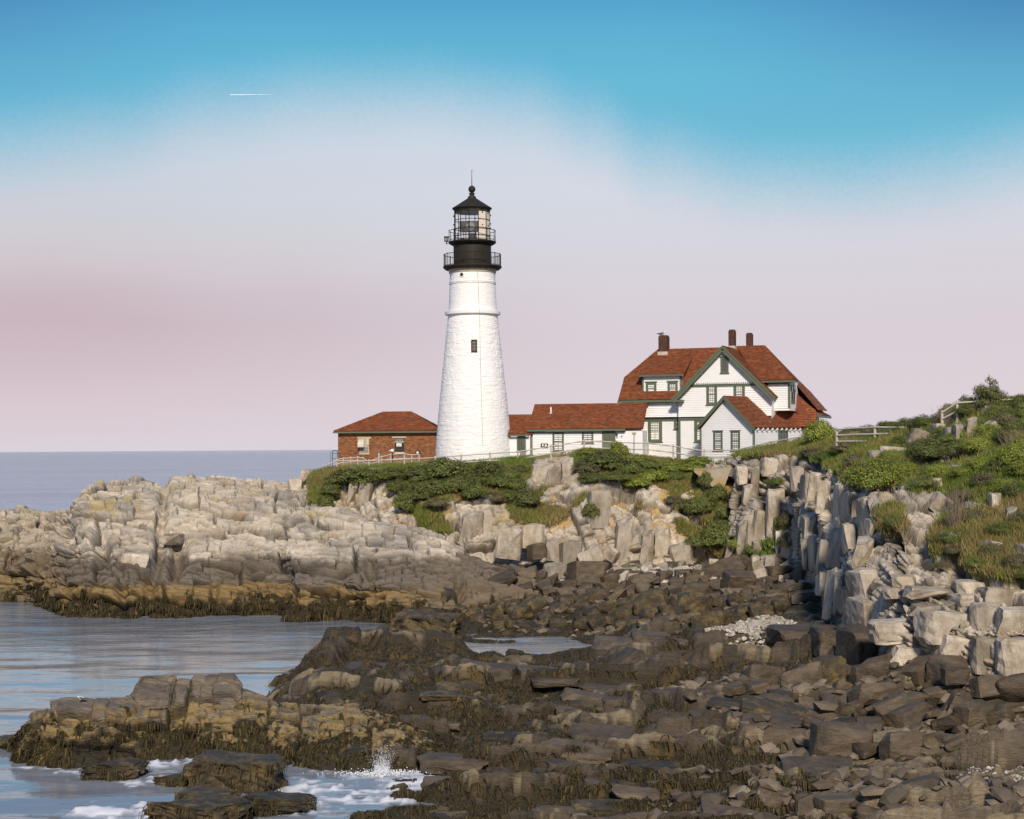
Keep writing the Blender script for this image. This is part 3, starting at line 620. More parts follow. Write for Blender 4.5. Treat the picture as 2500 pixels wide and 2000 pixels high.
brt = smooth(pxs, 1550, 2000) * smooth(P[:, 1], 60, 56); col = lerp(col, np.array((0.31, 0.24, 0.16)), 0.6 * np.clip(brt * (0.5 + 0.8 * nb) + 0.9 * flat, 0, 1))
wd = smooth(-(d - 0.42) * 1.3 + 0.9 * nb + 0.7 * nf + 0.55 * smooth(P[:, 2], 1.5, 0.5) - 0.25, -0.12, 0.30)
wd *= 1 - 0.75 * smooth(pxs, 1750, 2100) * smooth(P[:, 2], 0.9, 1.4); wd *= 1 - 0.95 * flat
wd = np.maximum(wd, smooth(P[:, 2], 0.25, 0.05)); wd[P[:, 1] > 118] *= 0.2
col = lerp(col, WEEDC * 1.1, wd)
col = lerp(col, (0.15, 0.095, 0.03), smooth(nf, 0.2, 0.5) * wd * 0.5)
F = grid_faces(len(Yr), len(gx)); F = F[(P[F, 2] > -0.75).any(1)]
used = np.unique(F); remap = np.full(len(P), -1); remap[used] = np.arange(len(used))
tag(link('shore', npmesh('shore', P[used], remap[F], M_shore, cols=col[used])), 'dark tidal ledges of rock along the shore', kind='structure')
shore_obj = bpy.data.objects['shore']
SHORE = dict(P=P, w=wd, px=pxs, py=pys, d=d)
SG = G
def shore_z(x, y):
    px = PX0 + x / y * FPX
    j = int(np.searchsorted(gx, px)); i = int(np.argmin(np.abs(Yr - y)))
    return float(SG[i, min(max(j, 0), len(gx) - 1), 2])
def shore_hit(px, py):
    """where the sight line through a photo pixel meets the shore"""
    u, v = ray(px, py); Ys = np.arange(42, 133, 0.1)
    z = shore_base(u * Ys, Ys) ; h = CAM_H + v * Ys
    k = np.where(h <= z)[0]
    Y = Ys[k[0]] if len(k) else -CAM_H / v
    return Vector((u * Y, Y, CAM_H + v * Y))

# ---------------------------------------------------------------- islet
ic = [(28, 1850, 61.5, 1838, 62, 1826, 63.5), (45, 1856, 60.5, 1825, 61.2, 1790, 63), (70, 1866, 59.8, 1808, 60.7, 1752, 63), (100, 1868, 59.6, 1795, 60.6, 1745, 63), (138, 1870, 59.5, 1772, 60.8, 1714, 63),
      (160, 1871, 59.4, 1765, 60.8, 1704, 63.2), (222, 1868, 59.6, 1760, 61, 1706, 63.6), (300, 1856, 60.5, 1765, 61.8, 1698, 64), (330, 1851, 60.8, 1765, 62, 1688, 64.5),
      (345, 1850, 61, 1760, 62.2, 1650, 64.5), (460, 1850, 61, 1756, 62.4, 1649, 65), (572, 1852, 60.9, 1756, 62.4, 1645, 65.5), (582, 1852, 60.9, 1758, 62.4, 1682, 65.5),
      (640, 1856, 60.6, 1768, 62.2, 1706, 65.5), (700, 1868, 59.8, 1780, 61.5, 1730, 66), (800, 1882, 58.7, 1782, 61, 1728, 66.5), (870, 1888, 58.3, 1778, 61, 1726, 66.5),
      (960, 1892, 58, 1795, 61, 1750, 66), (1080, 1892, 58, 1840, 60.5, 1800, 66)]
cols = []
for c in ic:
    zc = CAM_H - (c[5] - PY0) * c[6] / FPX
    m2 = (c[3] * 0.55 + c[5] * 0.45, c[4] * 0.5 + c[6] * 0.5 - 0.4)
    cols.append((c[0], [(None, c[2] - 0.3, -1.2), (c[1], c[2]), (c[3], c[4]), m2, (c[5], c[6]), (None, c[6] + 1.6, zc - 0.5), (None, c[6] + 4, -1.2)]))
G, T = loft(cols, 480, [8, 60, 42, 50, 12, 8]); nr, nc = T.shape
G = blur(G, 3); N = blur(normals(G), 6); N /= np.linalg.norm(N, axis=-1, keepdims=True)
P = G.reshape(-1, 3); Nf = N.reshape(-1, 3)
iu, iv, iw = (1, 0.15, -0.14), (-0.15, 1, 0), (0.14, -0.1, 1)
r1, f1, e1, _ = joints(P, (iu, iv, iw), (2.0, 1.6, 0.85), 500, 0.35, 0.25)
r2, f2, e2, _ = joints(P, (iu, iv, iw), (0.7, 0.8, 0.3), 530, 0.2, 0.5)
r3, f3, e3, _ = joints(P, (iu, iv, iw), (0.5, 0.5, 0.08), 560, 0.08, 0.8)
d = 0.75 * (r1[:, 0] - 0.5) + 0.4 * (r1[:, 1] - 0.5) * f1[:, 0] + 0.3 * (r1[:, 2] - 0.5) * f1[:, 2] + 0.26 * (r2[:, 0] - 0.5) + 0.15 * (r2[:, 1] - 0.5) * f2[:, 0]
d += 0.05 * (r3[:, 0] - 0.5) - 0.22 * np.exp(-(e1 / 0.05) ** 2) - 0.07 * np.exp(-(e2 / 0.03) ** 2) + 0.18 * fbm(P, 0.4, 3, 71) + 0.06 * fbm(P, 2.2, 3, 75)
d *= np.where(T.reshape(-1) > 3.7, 0.4, 1.0)
P = P + Nf * d[:, None]
n2 = fbm(P, 0.9, 4, 7); n3 = fbm(P, 2.6, 4, 12)
col = lerp((0.215, 0.165, 0.11), (0.15, 0.12, 0.09), smooth(n2 + 0.6 * (r1[:, 0] - 0.5), -0.1, 0.3)) * (0.8 + 0.4 * r2[:, 2:3])
z = P[:, 2] + 0.25 * n2
col = lerp(col, (0.29, 0.20, 0.075), smooth(z, 1.9, 1.5) * smooth(n3 + 0.3, 0.0, 0.4) * 0.9)
w = smooth(z + 0.9 * n3 + 0.5 * (r1[:, 2] - 0.5), 1.15, 0.55); w = np.maximum(w, smooth(n3, 0.26, 0.42) * smooth(z, 2.1, 1.6)); col = lerp(col, WEEDC, w)
col *= (1 - 0.5 * np.exp(-(e1 / 0.04) ** 2))[:, None]  # shade of the islet's cracks painted into its colour
tag(link('islet', npmesh('islet', P, grid_faces(nr, nc), M_shore, cols=col)), 'golden brown rock islet standing in the water in front', kind='structure')
ISLET = (P.copy(), Nf.copy(), w.copy())

# ---------------------------------------------------------------- sea
us = np.concatenate([np.linspace(-1.6, -0.36, 16)[:-1], np.linspace(-0.36, 0.08, 430), np.linspace(0.08, 1.6, 30)[1:]])
Yr2 = np.concatenate([1 / np.linspace(1 / 38, 1 / 260, 330), np.geomspace(265, 40000, 60)])
Yg, Ug = np.meshgrid(Yr2, us, indexing='ij'); Xg = Ug * Yg
P = np.stack([Xg.ravel(), Yg.ravel(), np.zeros(Xg.size)], 1)
sw = P * (0.35, 1, 1)
amp = smooth(P[:, 1], 300, 60)
P[:, 2] += amp * (0.07 * vnoise(sw, 0.35, 1) + 0.035 * vnoise(sw, 0.9, 2) + 0.010 * vnoise(sw, 2.0, 3))
pxw, pyw = proj(P)
def seg_d(ax, ay, bx, by):
    t = np.clip(((pxw - ax) * (bx - ax) + (pyw - ay) * (by - ay) * 9) / ((bx - ax) ** 2 + 9 * (by - ay) ** 2), 0, 1)
    return np.hypot(pxw - ax - t * (bx - ax), 3 * (pyw - ay - t * (by - ay)))
foam = np.zeros(len(P))
fn = fbm(P * (0.5, 1, 1), 1.0, 4, 77); fn2 = fbm(P * (0.45, 1, 1), 2.6, 3, 80)
for ax, ay, bx, by, wd_, k in ((80, 1875, 190, 1890, 45, .75), (200, 1870, 260, 1850, 30, .8), (330, 1910, 400, 1895, 35, .6), (390, 1865, 470, 1858, 30, .45), (230, 1985, 330, 1990, 60, 1.0), (330, 1965, 380, 1985, 40, 1.0),
                               (700, 1925, 880, 1900, 80, .62), (850, 1895, 1010, 1915, 60, .95), (960, 1925, 1025, 1910, 45, 1.15), (690, 1975, 800, 1965, 45, .9), (560, 1960, 620, 1975, 40, .6), (800, 1955, 960, 1945, 60, .8), (1010, 1575, 1180, 1590, 30, .25)):
    foam = np.maximum(foam, k * np.exp(-(seg_d(ax, ay, bx, by) / wd_) ** 2))
rg1 = 1 - np.abs(fbm(P * (0.55, 1, 1), 0.9, 3, 171)) * 4; rg2 = 1 - np.abs(fbm(P * (0.6, 1, 1), 2.6, 3, 175)) * 4
foam = np.clip(smooth(foam * 0.75 + 0.45 * fn + 0.28 * rg1 + 0.25 * rg2 + 0.4 * fbm(P * (0.5, 1, 1), 6.0, 2, 90), 0.42, 0.95) * smooth(foam, 0.04, 0.25), 0, 1)
cw = np.zeros((len(P), 3)); cw[:, 0] = foam
P[:, 2] += 0.05 * foam * np.maximum(0, 1 + 4 * fn2)
msea = bpy.data.materials.new('sea_water'); msea.use_nodes = True; t = msea.node_tree; N_ = t.nodes; L_ = t.links
b = N_['Principled BSDF']; geo = N_.new('ShaderNodeNewGeometry')
vc = N_.new('ShaderNodeVertexColor'); vc.layer_name = 'Col'; sp = N_.new('ShaderNodeSeparateColor'); L_.new(vc.outputs[0], sp.inputs[0])
mx = N_.new('ShaderNodeMix'); mx.data_type = 'RGBA'; dpt = N_.new('ShaderNodeMix'); dpt.data_type = 'RGBA'; dpt.inputs[6].default_value = (0.27, 0.29, 0.32, 1); dpt.inputs[7].default_value = (0.10, 0.21, 0.32, 1); L_.new(dpt.outputs[2], mx.inputs[6]); mx.inputs[7].default_value = (0.80, 0.80, 0.82, 1); L_.new(sp.outputs[0], mx.inputs[0]); L_.new(mx.outputs[2], b.inputs['Base Color'])
rgm = N_.new('ShaderNodeMapRange'); L_.new(sp.outputs[0], rgm.inputs[0]); rgm.inputs[3].default_value = 0.07; rgm.inputs[4].default_value = 0.8; L_.new(rgm.outputs[0], b.inputs['Roughness'])
b.inputs['IOR'].default_value = 1.42
def wtex(sx_, sy_, sc, det, rg=0.55):
    mp = N_.new('ShaderNodeMapping'); mp.inputs['Scale'].default_value = (sx_, sy_, 1); L_.new(geo.outputs['Position'], mp.inputs[0])
    n = N_.new('ShaderNodeTexNoise'); n.inputs['Scale'].default_value = sc; n.inputs['Detail'].default_value = det; n.inputs['Roughness'].default_value = rg; L_.new(mp.outputs[0], n.inputs['Vector']); return n.outputs[0]
bp1 = N_.new('ShaderNodeBump'); bp1.inputs['Strength'].default_value = 0.28; bp1.inputs['Distance'].default_value = 0.045; L_.new(wtex(0.45, 1, 1.5, 5), bp1.inputs['Height'])
bp2 = N_.new('ShaderNodeBump'); bp2.inputs['Distance'].default_value = 4.0; sxy = N_.new('ShaderNodeSeparateXYZ'); L_.new(geo.outputs['Position'], sxy.inputs[0]); mrr = N_.new('ShaderNodeMapRange'); L_.new(sxy.outputs[1], mrr.inputs[0]); mrr.inputs[1].default_value = 90; mrr.inputs[2].default_value = 260; mrr.inputs[3].default_value = 0.035; mrr.inputs[4].default_value = 1.0; L_.new(mrr.outputs[0], bp2.inputs['Strength']); mrd = N_.new('ShaderNodeMapRange'); L_.new(sxy.outputs[1], mrd.inputs[0]); mrd.inputs[1].default_value = 110; mrd.inputs[2].default_value = 300; L_.new(mrd.outputs[0], dpt.inputs[0]); L_.new(wtex(0.4, 1, 0.16, 6, 0.65), bp2.inputs['Height']); L_.new(bp1.outputs[0], bp2.inputs['Normal'])
L_.new(bp2.outputs[0], b.inputs['Normal'])
stk = N_.new('ShaderNodeMapRange'); L_.new(wtex(0.12, 1, 0.02, 5, 0.6), stk.inputs[0]); stk.inputs[1].default_value = 0.35; stk.inputs[2].default_value = 0.65; stk.inputs[3].default_value = 0.7; stk.inputs[4].default_value = 1.25
vms = N_.new('ShaderNodeVectorMath'); vms.operation = 'SCALE'; L_.new(mx.outputs[2], vms.inputs[0]); L_.new(stk.outputs[0], vms.inputs['Scale']); L_.new(vms.outputs[0], b.inputs['Base Color'])
nW = len(P)
F = grid_faces(len(Yr2), len(us))
P = np.concatenate([P, [(-60.8, 38, 0), (60.8, 38, 0), (-4000, -4000, 0), (4000, -4000, 0), (-64000, 40000, 0), (64000, 40000, 0)]]); cw = np.concatenate([cw, np.zeros((6, 3))])
F = np.concatenate([F, [(nW + 2, nW + 3, nW + 1, nW), (nW + 4, nW + 2, nW, nW + 4 - 4), (nW + 3, nW + 5, nW + 1, nW + 1)]]) if False else np.concatenate([F, [(nW + 2, nW + 3, nW + 1, nW)]])
tag(link('sea', npmesh('sea', P, F, msea, smooth=True, cols=cw)), 'grey blue sea reaching to the horizon', kind='structure')
# ================================================================== BUILDINGS
class Frame:
    """upright facade frame: s to the right along the front, t into the building, z up"""
    def __init__(s, O, deg):
        s.O = Vector((O[0], O[1], 0)); a = R(deg)
        s.e1 = Vector((math.cos(a), -math.sin(a), 0)); s.e2 = Vector((math.sin(a), math.cos(a), 0))
    def pt(s, a, b, z): 
        p = s.O + s.e1 * a + s.e2 * b; return Vector((p.x, p.y, z))
    def front(s, px, py, t=0.0):
        u, v = ray(px, py); d = Vector((u, 1, v)); lam = (t + s.O.dot(s.e2)) / d.dot(s.e2)
        p = d * lam; return ((p - s.O).dot(s.e1), CAM_H + v * lam)
    def side(s, px, py, a):
        u, v = ray(px, py); d = Vector((u, 1, v)); lam = (a + s.O.dot(s.e1)) / d.dot(s.e1)
        p = d * lam; return ((p - s.O).dot(s.e2), CAM_H + v * lam)
def clip(poly, ax, val, keep_ge):
    out = []; n = len(poly)
    for i in range(n):
        a, b = poly[i], poly[(i + 1) % n]; da, db = a[ax] - val, b[ax] - val
        if not keep_ge: da, db = -da, -db
        if da >= 0: out.append(a)
        if (da >= 0) != (db >= 0):
            k = da / (da - db); out.append((a[0] + (b[0] - a[0]) * k, a[1] + (b[1] - a[1]) * k))
    return out
def courses(name, poly, udir, mat, parent, exposure, width=None, lift=0.03, base=0.0, tint=None, jitter=0.0, gap=0.0, flat=False, seed=1):
    """cover a flat 3D polygon with overlapping boards or shingles (or raised bricks), each its own little face with a lower lip"""
    g = random.Random(seed)
    O = Vector(poly[0]); u = Vector(udir).normalized(); nrm = Vector((0, 0, 0))
    for i in range(len(poly)):
        nrm += (Vector(poly[i]) - O).cross(Vector(poly[(i + 1) % len(poly)]) - O)
    nrm.normalize()
    if nrm.y > 0.02 or (abs(nrm.y) <= 0.02 and nrm.z < 0): nrm = -nrm
    if nrm.z < -0.01: nrm = -nrm
    v = nrm.cross(u).normalized()
    if v.z < 0: v = -v
    q = [((Vector(p) - O).dot(u), (Vector(p) - O).dot(v)) for p in poly]
    mb = MB(); cols = []
    vmin, vmax = min(p[1] for p in q), max(p[1] for p in q); k = 0; y = vmin
    def P3(p, h): return O + u * p[0] + v * p[1] + nrm * h
    while y < vmax - 1e-4:
        band = clip(clip(q, 1, y + gap, True), 1, y + exposure, False)
        if len(band) >= 3:
            x0, x1 = min(p[0] for p in band), max(p[0] for p in band)
            xs = [x0, x1]
            if width:
                x = math.floor(x0 / width) * width + (k % 2) * width / 2 - width; xs = []
                while x < x1 + width: xs.append(x + g.uniform(-jitter, jitter)); x += width
            for a, b in zip(xs[:-1], xs[1:]):
                c = clip(clip(band, 0, a + gap, True), 0, b, False) if width else band
                if len(c) < 3: continue
                hj = lift * (1 + g.uniform(-0.25, 0.25)) if width else lift
                n = len(c)
                if flat:
                    top = [P3(p, base + hj) for p in c]
                else:
                    top = [P3(p, base + hj * (1 - (p[1] - y) / exposure) + 0.004) for p in c]
                bot = [P3(p, base) for p in c]
                mb.add(top + bot, [tuple(range(n))] + [(i, n + i, n + (i + 1) % n, (i + 1) % n) for i in range(n)])
                if tint: cc = tint(g); cols += [cc] * (2 * n)
        y += exposure; k += 1
    o = mb.build(name, mat, parent, cols=cols if tint else None)
    return tag(o, kind='stuff')
def shingle_tint(g):
    k = g.uniform(0.72, 1.28); w = g.random()
    c = (0.255, 0.078, 0.027) if w < 0.72 else ((0.205, 0.075, 0.034) if w < 0.9 else (0.27, 0.105, 0.047))
    return tuple(x * k for x in c)
def brick_tint(g):
    k = g.uniform(0.65, 1.3); w = g.random(); c = (0.255, 0.095, 0.036) if w < 0.7 else ((0.30, 0.125, 0.05) if w < 0.9 else (0.15, 0.055, 0.03))
    return tuple(x * k for x in c)
def chimbrick_tint(g):
    k = g.uniform(0.7, 1.3); return tuple(x * k for x in (0.085, 0.035, 0.022))
def roof(parent, poly, udir, thick=0.14, seed=1, name='roof', exposure=0.17, width=0.30):
    """roof plane: a board slab with shingles on it"""
    P = [Vector(p) for p in poly]; n = Vector((0, 0, 0))
    for i in range(len(P)): n += (P[i] - P[0]).cross(P[(i + 1) % len(P)] - P[0])
    n.normalize()
    if n.z < 0: n = -n
    b = MB(); b.prism([p - n * 0.004 for p in P], -n * thick); r = b.build(name, M_roofb, parent)
    courses('shingles', poly, udir, M_shin, r, exposure, width, lift=0.05, tint=shingle_tint, jitter=0.03, gap=0.008, seed=seed)
    return r
def siding(parent, poly, udir, seed=1):
    return courses('clapboards', poly, udir, M_white, parent, 0.16, None, lift=0.05, base=0.003, seed=seed)
def trim(name, parent, fr, pts, w, d, mat=None):
    """flat boards along a polyline of (s,t,z) points"""
    mb = MB()
    for a, b in zip(pts[:-1], pts[1:]): mb.beam(fr.pt(*a), fr.pt(*b), d, w)
    return mb.build(name, mat or M_green, parent)
def window(parent, fr, px0, py0, px1, py1, t=0.0, cols=2, rows=2, pane=None, case=0.16, split=True, low_cols=None, low_rows=None, cap=True, trimmat=None, face=None):
    """sash window: casing, sill, frame bars and glass, standing on the plane t of frame fr"""
    s0, z1 = fr.front(px0, py0, t); s1, z0 = fr.front(px1, py1, t); tm = trimmat or M_green
    w = MB()
    w.fbox(fr, s0, s0 + case, t - 0.075, t + 0.05, z0, z1); w.fbox(fr, s1 - case, s1, t - 0.075, t + 0.05, z0, z1)
    w.fbox(fr, s0 + case, s1 - case, t - 0.073, t + 0.05, z1 - case, z1); w.fbox(fr, s0 + case, s1 - case, t - 0.073, t + 0.05, z0, z0 + case * 0.8)
    root = w.build('window', tm, parent)
    b = MB(); b.fbox(fr, s0 - 0.07, s1 + 0.07, t - 0.13, t + 0.02, z0 - 0.07, z0); b.build('sill', tm, root)
    if cap:
        b = MB(); b.fbox(fr, s0 - 0.07, s1 + 0.07, t - 0.12, t + 0.02, z1, z1 + 0.08); b.build('head_trim', tm, root)
    g0, g1, h0, h1 = s0 + case, s1 - case, z0 + case * 0.8, z1 - case
    b = MB(); b.fbox(fr, g0 + 0.002, g1 - 0.002, t - 0.028, t + 0.03, h0 + 0.002, h1 - 0.002); b.build('glass', pane or M_glass, root)
    hm = (h0 + h1) / 2
    b = MB(); r_ = 0.022
    b.fbox(fr, g0, g1, t - 0.06, t - 0.03, hm - 0.03, hm + 0.03)
    for lo, hi, nc, nr in (((hm, h1, cols, rows), (h0, hm, low_cols if low_cols is not None else cols, low_rows if low_rows is not None else rows)) if split else ((h0, h1, cols, rows),)):
        for i in range(1, nc): 
            x = g0 + (g1 - g0) * i / nc; b.fbox(fr, x - r_, x + r_, t - 0.052, t - 0.03, lo, hi)
        for i in range(1, nr):
            z = lo + (hi - lo) * i / nr; b.fbox(fr, g0, g1, t - 0.050, t - 0.03, z - r_, z + r_)
    b.fbox(fr, g0, g0 + 0.035, t - 0.058, t - 0.03, h0, h1); b.fbox(fr, g1 - 0.035, g1, t - 0.058, t - 0.03, h0, h1)
    b.build('glazing_bars', tm if pane is not M_glass else M_green, root)
    return root

# ---------------------------------------------------------------- lighthouse
TD = 150.0; mpp = TD / FPX
tcx = at(1156.5, 1100, TD).x; tcy = TD
def tz(py): return at(1156.5, py, TD).z
zb = 9.4
LH = empty('lighthouse', (tcx, tcy, zb), 'tall white stone lighthouse tower with black lantern room on the plateau', 'lighthouse')
def ring(r_px, py): return (r_px * mpp, tz(py))
nu, nv = 300, 330
zlo, zhi = zb - 0.6, tz(771)
aa = np.linspace(0, 2 * np.pi, nu, endpoint=False); zz = np.linspace(zlo, zhi, nv)
A, Z = np.meshgrid(aa, zz); r0 = np.interp(Z, [zlo, tz(1104), tz(1011), tz(771)], [97 * mpp, 93.5 * mpp, 85.5 * mpp, 60.3 * mpp])
Pn = np.stack([(A * 3.0).ravel(), np.zeros(A.size), Z.ravel()], 1); PnW = Pn + 0.10 * np.stack([vnoise(Pn, 1.3, k) for k in range(3)], 1)
iw, fw, ew = part1d(PnW[:, 2], 0.34, 7, 0.3); iu, fu, eu = part1d(PnW[:, 0] + hsh(iw, seed=3) * 8, 0.62, 8, 0.4)
e = np.minimum(ew, eu); rs = hsh(iw, iu, seed=5)
dd = 0.026 * (rs - 0.5) * smooth(e, 0, 0.05) + 0.012 * smooth(e, 0, 0.07) + 0.022 * fbm(Pn, 3.0, 3, 5) + 0.02 * fbm(Pn * (0.3, 1, 1), 6.0, 2, 15)
dd = dd.reshape(A.shape) * np.interp(Z, [zlo, zhi - 0.5, zhi], [0.8, 1.0, 0.3]); rr_ = r0 + dd
V = np.stack([tcx + rr_ * np.sin(A), tcy - rr_ * np.cos(A), Z], -1).reshape(-1, 3)
i = np.arange(nu * nv).reshape(nv, nu); F = np.stack([i[:-1], np.roll(i[:-1], -1, 1), np.roll(i[1:], -1, 1), i[1:]], -1).reshape(-1, 4)
link('tower', npmesh('tower', V, F, M_lime), LH)
b = MB(); b.lathe(tcx, tcy, [ring(60.0, 772), ring(67.5, 769), ring(67.8, 762.5), ring(59.6, 760)], 64, cap=False); b.build('stone_ring', M_lime, LH, smooth=False)
# smoother brick upper tower
nv2 = 110; zz = np.linspace(tz(764), tz(664), nv2); A, Z = np.meshgrid(aa, zz)
r0 = np.interp(Z, [tz(764), tz(730), tz(694), tz(664)], [59.3 * mpp, 57.3 * mpp, 55.8 * mpp, 55.4 * mpp])
Pn = np.stack([(A * 2.2).ravel(), np.zeros(A.size), Z.ravel()], 1)
rr_ = r0 + (0.014 * fbm(Pn * (0.35, 1, 1), 5.0, 3, 25) + 0.012 * (hsh(np.floor(Pn[:, 2] / 0.085).astype(int), np.floor(Pn[:, 0] / 0.24 + (np.floor(Pn[:, 2] / 0.085) % 2) * 0.5).astype(int), seed=9) - 0.5)).reshape(A.shape)
V = np.stack([tcx + rr_ * np.sin(A), tcy - rr_ * np.cos(A), Z], -1).reshape(-1, 3)
i = np.arange(nu * nv2).reshape(nv2, nu); F = np.stack([i[:-1], np.roll(i[:-1], -1, 1), np.roll(i[1:], -1, 1), i[1:]], -1).reshape(-1, 4)
link('upper_tower', npmesh('upper_tower', V, F, M_lime), LH)
for py in (690.5, 693.8):
    b = MB(); b.lathe(tcx, tcy, [ring(55.6, py + 1.1), ring(57.3, py + 0.9), ring(57.3, py - 0.9), ring(55.6, py - 1.1)], 64, cap=False); b.build('string_course', M_lime, LH)
b = MB(); b.lathe(tcx, tcy, [ring(55.5, 668), ring(57.6, 667.5), ring(57.8, 664.8), ring(56.6, 664.2), ring(58.8, 661.8), ring(58.8, 659)], 64, cap=False); b.build('cornice', M_stone, LH, smooth=False)
# lower gallery
b = MB(); b.lathe(tcx, tcy, [ring(58, 660.2), ring(66, 659.2), ring(70.5, 655.5), ring(71.8, 653.6), ring(71.8, 651.2), ring(45, 651)], 64); b.build('gallery_deck', M_black, LH)
def railing(name, r_px, py0, py1, nposts, nbars, rails, rp, rb):
    z0, z1 = tz(py0), tz(py1); r = r_px * mpp; n = 48
    def circ(z, rad):
        mb = MB(); p = [Vector((tcx + r * math.sin(2 * math.pi * k / n), tcy - r * math.cos(2 * math.pi * k / n), z)) for k in range(n)]
        for k in range(n): mb.tube(p[k], p[(k + 1) % n], rad, n=5)
        return mb
    root = circ(z1, rails[-1][1]).build(name, M_black, LH)
    for f, rad in rails[:-1]: circ(z0 + (z1 - z0) * f, rad).build('rail', M_black, root)
    for k in range(nposts):
        a = 2 * math.pi * (k + 0.35) / nposts; x, y = tcx + r * math.sin(a), tcy - r * math.cos(a); b = MB(); b.tube((x, y, z0), (x, y, z1 + 0.08), rp, n=6); b.build('post', M_black, root)
    for k in range(nbars):
        a = 2 * math.pi * k / nbars; x, y = tcx + r * math.sin(a), tcy - r * math.cos(a); b = MB(); b.tube((x, y, z0), (x, y, z1), rb, n=4); b.build('bar', M_black, root)
railing('gallery_railing', 69.6, 651.4, 622.5, 16, 84, ((0.06, 0.022), (1.0, 0.032)), 0.032, 0.013)
b = MB(); b.lathe(tcx, tcy, [ring(46, 651), ring(46.2, 640), ring(46, 601), ring(47.5, 599)], 48, cap=False); b.build('watch_room', M_black, LH, smooth=False)
b = MB(); b.lathe(tcx, tcy, [ring(47, 600.5), ring(54, 597), ring(58.3, 593.5), ring(58.3, 590.8), ring(42, 590.5)], 48); b.build('lantern_deck', M_black, LH)
railing('lantern_railing', 57, 591, 564.5, 12, 0, ((0.12, 0.024), (0.42, 0.022), (1.0, 0.030)), 0.030, 0.012)
# lantern room with twelve sides
NS = 12; A0 = R(-8); rl = 43.6 * mpp; zl0, zl1 = tz(591), tz(513.5)
def lcorner(k, r=rl): a = A0 + 2 * math.pi * k / NS; return tcx + r * math.sin(a), tcy - r * math.cos(a)
b = MB()
for k in range(NS):
    x, y = lcorner(k); b.tube((x, y, zl0), (x, y, zl1), 0.040, n=6)
fr_ = b.build('lantern_frame', M_black, LH)
for py in (589.5, 578, 559.5, 539, 519, 514.5):
    b = MB()
    for k in range(NS):
        x, y = lcorner(k); x2, y2 = lcorner(k + 1); b.beam((x, y, tz(py)), (x2, y2, tz(py)), 0.05, 0.055 if 515 < py < 580 else 0.16)
    b.build('glazing_bar', M_black, fr_)
for k in range(NS):
    x, y = lcorner(k, rl * 0.985); x2, y2 = lcorner(k + 1, rl * 0.985)
    if k in (1, 2, 3):
        b = MB(); b.beam((x, y, (zl0 + zl1) / 2), (x2, y2, (zl0 + zl1) / 2), 0.03, (zl1 - zl0)); p = b.build('blank_panel', M_cream, LH)
        mx_, my_ = (x + x2) / 2, (y + y2) / 2; rvt = MB()
        nx, ny = (mx_ - tcx) / rl, (my_ - tcy) / rl
        for py in (523, 553): rvt = MB(); rvt.tube((mx_, my_, tz(py)), (mx_ + nx * 0.09, my_ + ny * 0.09, tz(py)), 0.055, n=6); rvt.build('vent', M_black, p)
    else:
        b = MB(); b.add([(x, y, zl0), (x2, y2, zl0), (x2, y2, zl1), (x, y, zl1)], [(0, 1, 2, 3)]); b.build('lantern_pane', M_lglass, LH)
for k in (0, 6, 9, 3):
    x, y = lcorner(k, rl * 1.03)
    for py in (527, 548, 559):
        b = MB(); b.lathe(x, y, [(0.0, tz(py) - 0.09), (0.08, tz(py) - 0.04), (0.08, tz(py) + 0.04), (0.0, tz(py) + 0.09)], 8, cap=False); b.build('handhold', M_black, LH)
# beacon inside
b = MB(); b.lathe(tcx, tcy, [(0.35, zl0), (0.28, tz(570))], 12); b.tube((tcx - 0.35, tcy, zl0), (tcx - 0.25, tcy, tz(566)), 0.05); b.tube((tcx + 0.45, tcy, zl0), (tcx + 0.3, tcy, tz(566)), 0.05); ped = b.build('beacon_pedestal', M_dark, LH)
b = MB(); b.box(tcx - 1.15, tcx + 0.75, tcy - 0.45, tcy + 0.45, tz(566), tz(541)); beacon = b.build('beacon', M_dark, LH)
b = MB(); b.tube((tcx - 0.15, tcy - 0.45, tz(554)), (tcx - 0.15, tcy - 0.52, tz(554)), 0.40, n=20); b.build('lens', M_gblock, beacon)
b = MB(); b.lathe(tcx, tcy, [ring(43, 520), ring(43, 513)], 36, cap=False); b.build('vent_band', M_black, LH)
# cupola
b = MB(); b.lathe(tcx, tcy, [ring(44, 515), ring(46, 512.5), ring(48.6, 510.5), ring(48.8, 508.6), ring(45.5, 507), ring(10.6, 484.6), ring(10.2, 482.6), ring(9.2, 480), ring(6.4, 478.6), ring(5.4, 475.6), ring(7.4, 474), ring(7.4, 472.6), ring(4.6, 470.8)], 24, a0=A0); b.build('lantern_roof', M_black, LH)
b = MB()
b.lathe(tcx, tcy, [(8.8 * mpp * math.sin(math.pi * k / 12) + 0.001, tz(462.3) - 8.8 * mpp * math.cos(math.pi * k / 12)) for k in range(13)], 20, cap=False); b.build('ventilator_ball', M_black, LH, smooth=True)
b = MB(); b.tube((tcx, tcy, tz(454)), (tcx, tcy, tz(417)), 0.045, 0.02, 6); b.tube((tcx, tcy, tz(419)), (tcx - 0.09, tcy, tz(415.5)), 0.015, n=5); b.tube((tcx, tcy, tz(419)), (tcx + 0.07, tcy, tz(415.5)), 0.015, n=5); b.build('lightning_rod', M_black, LH)
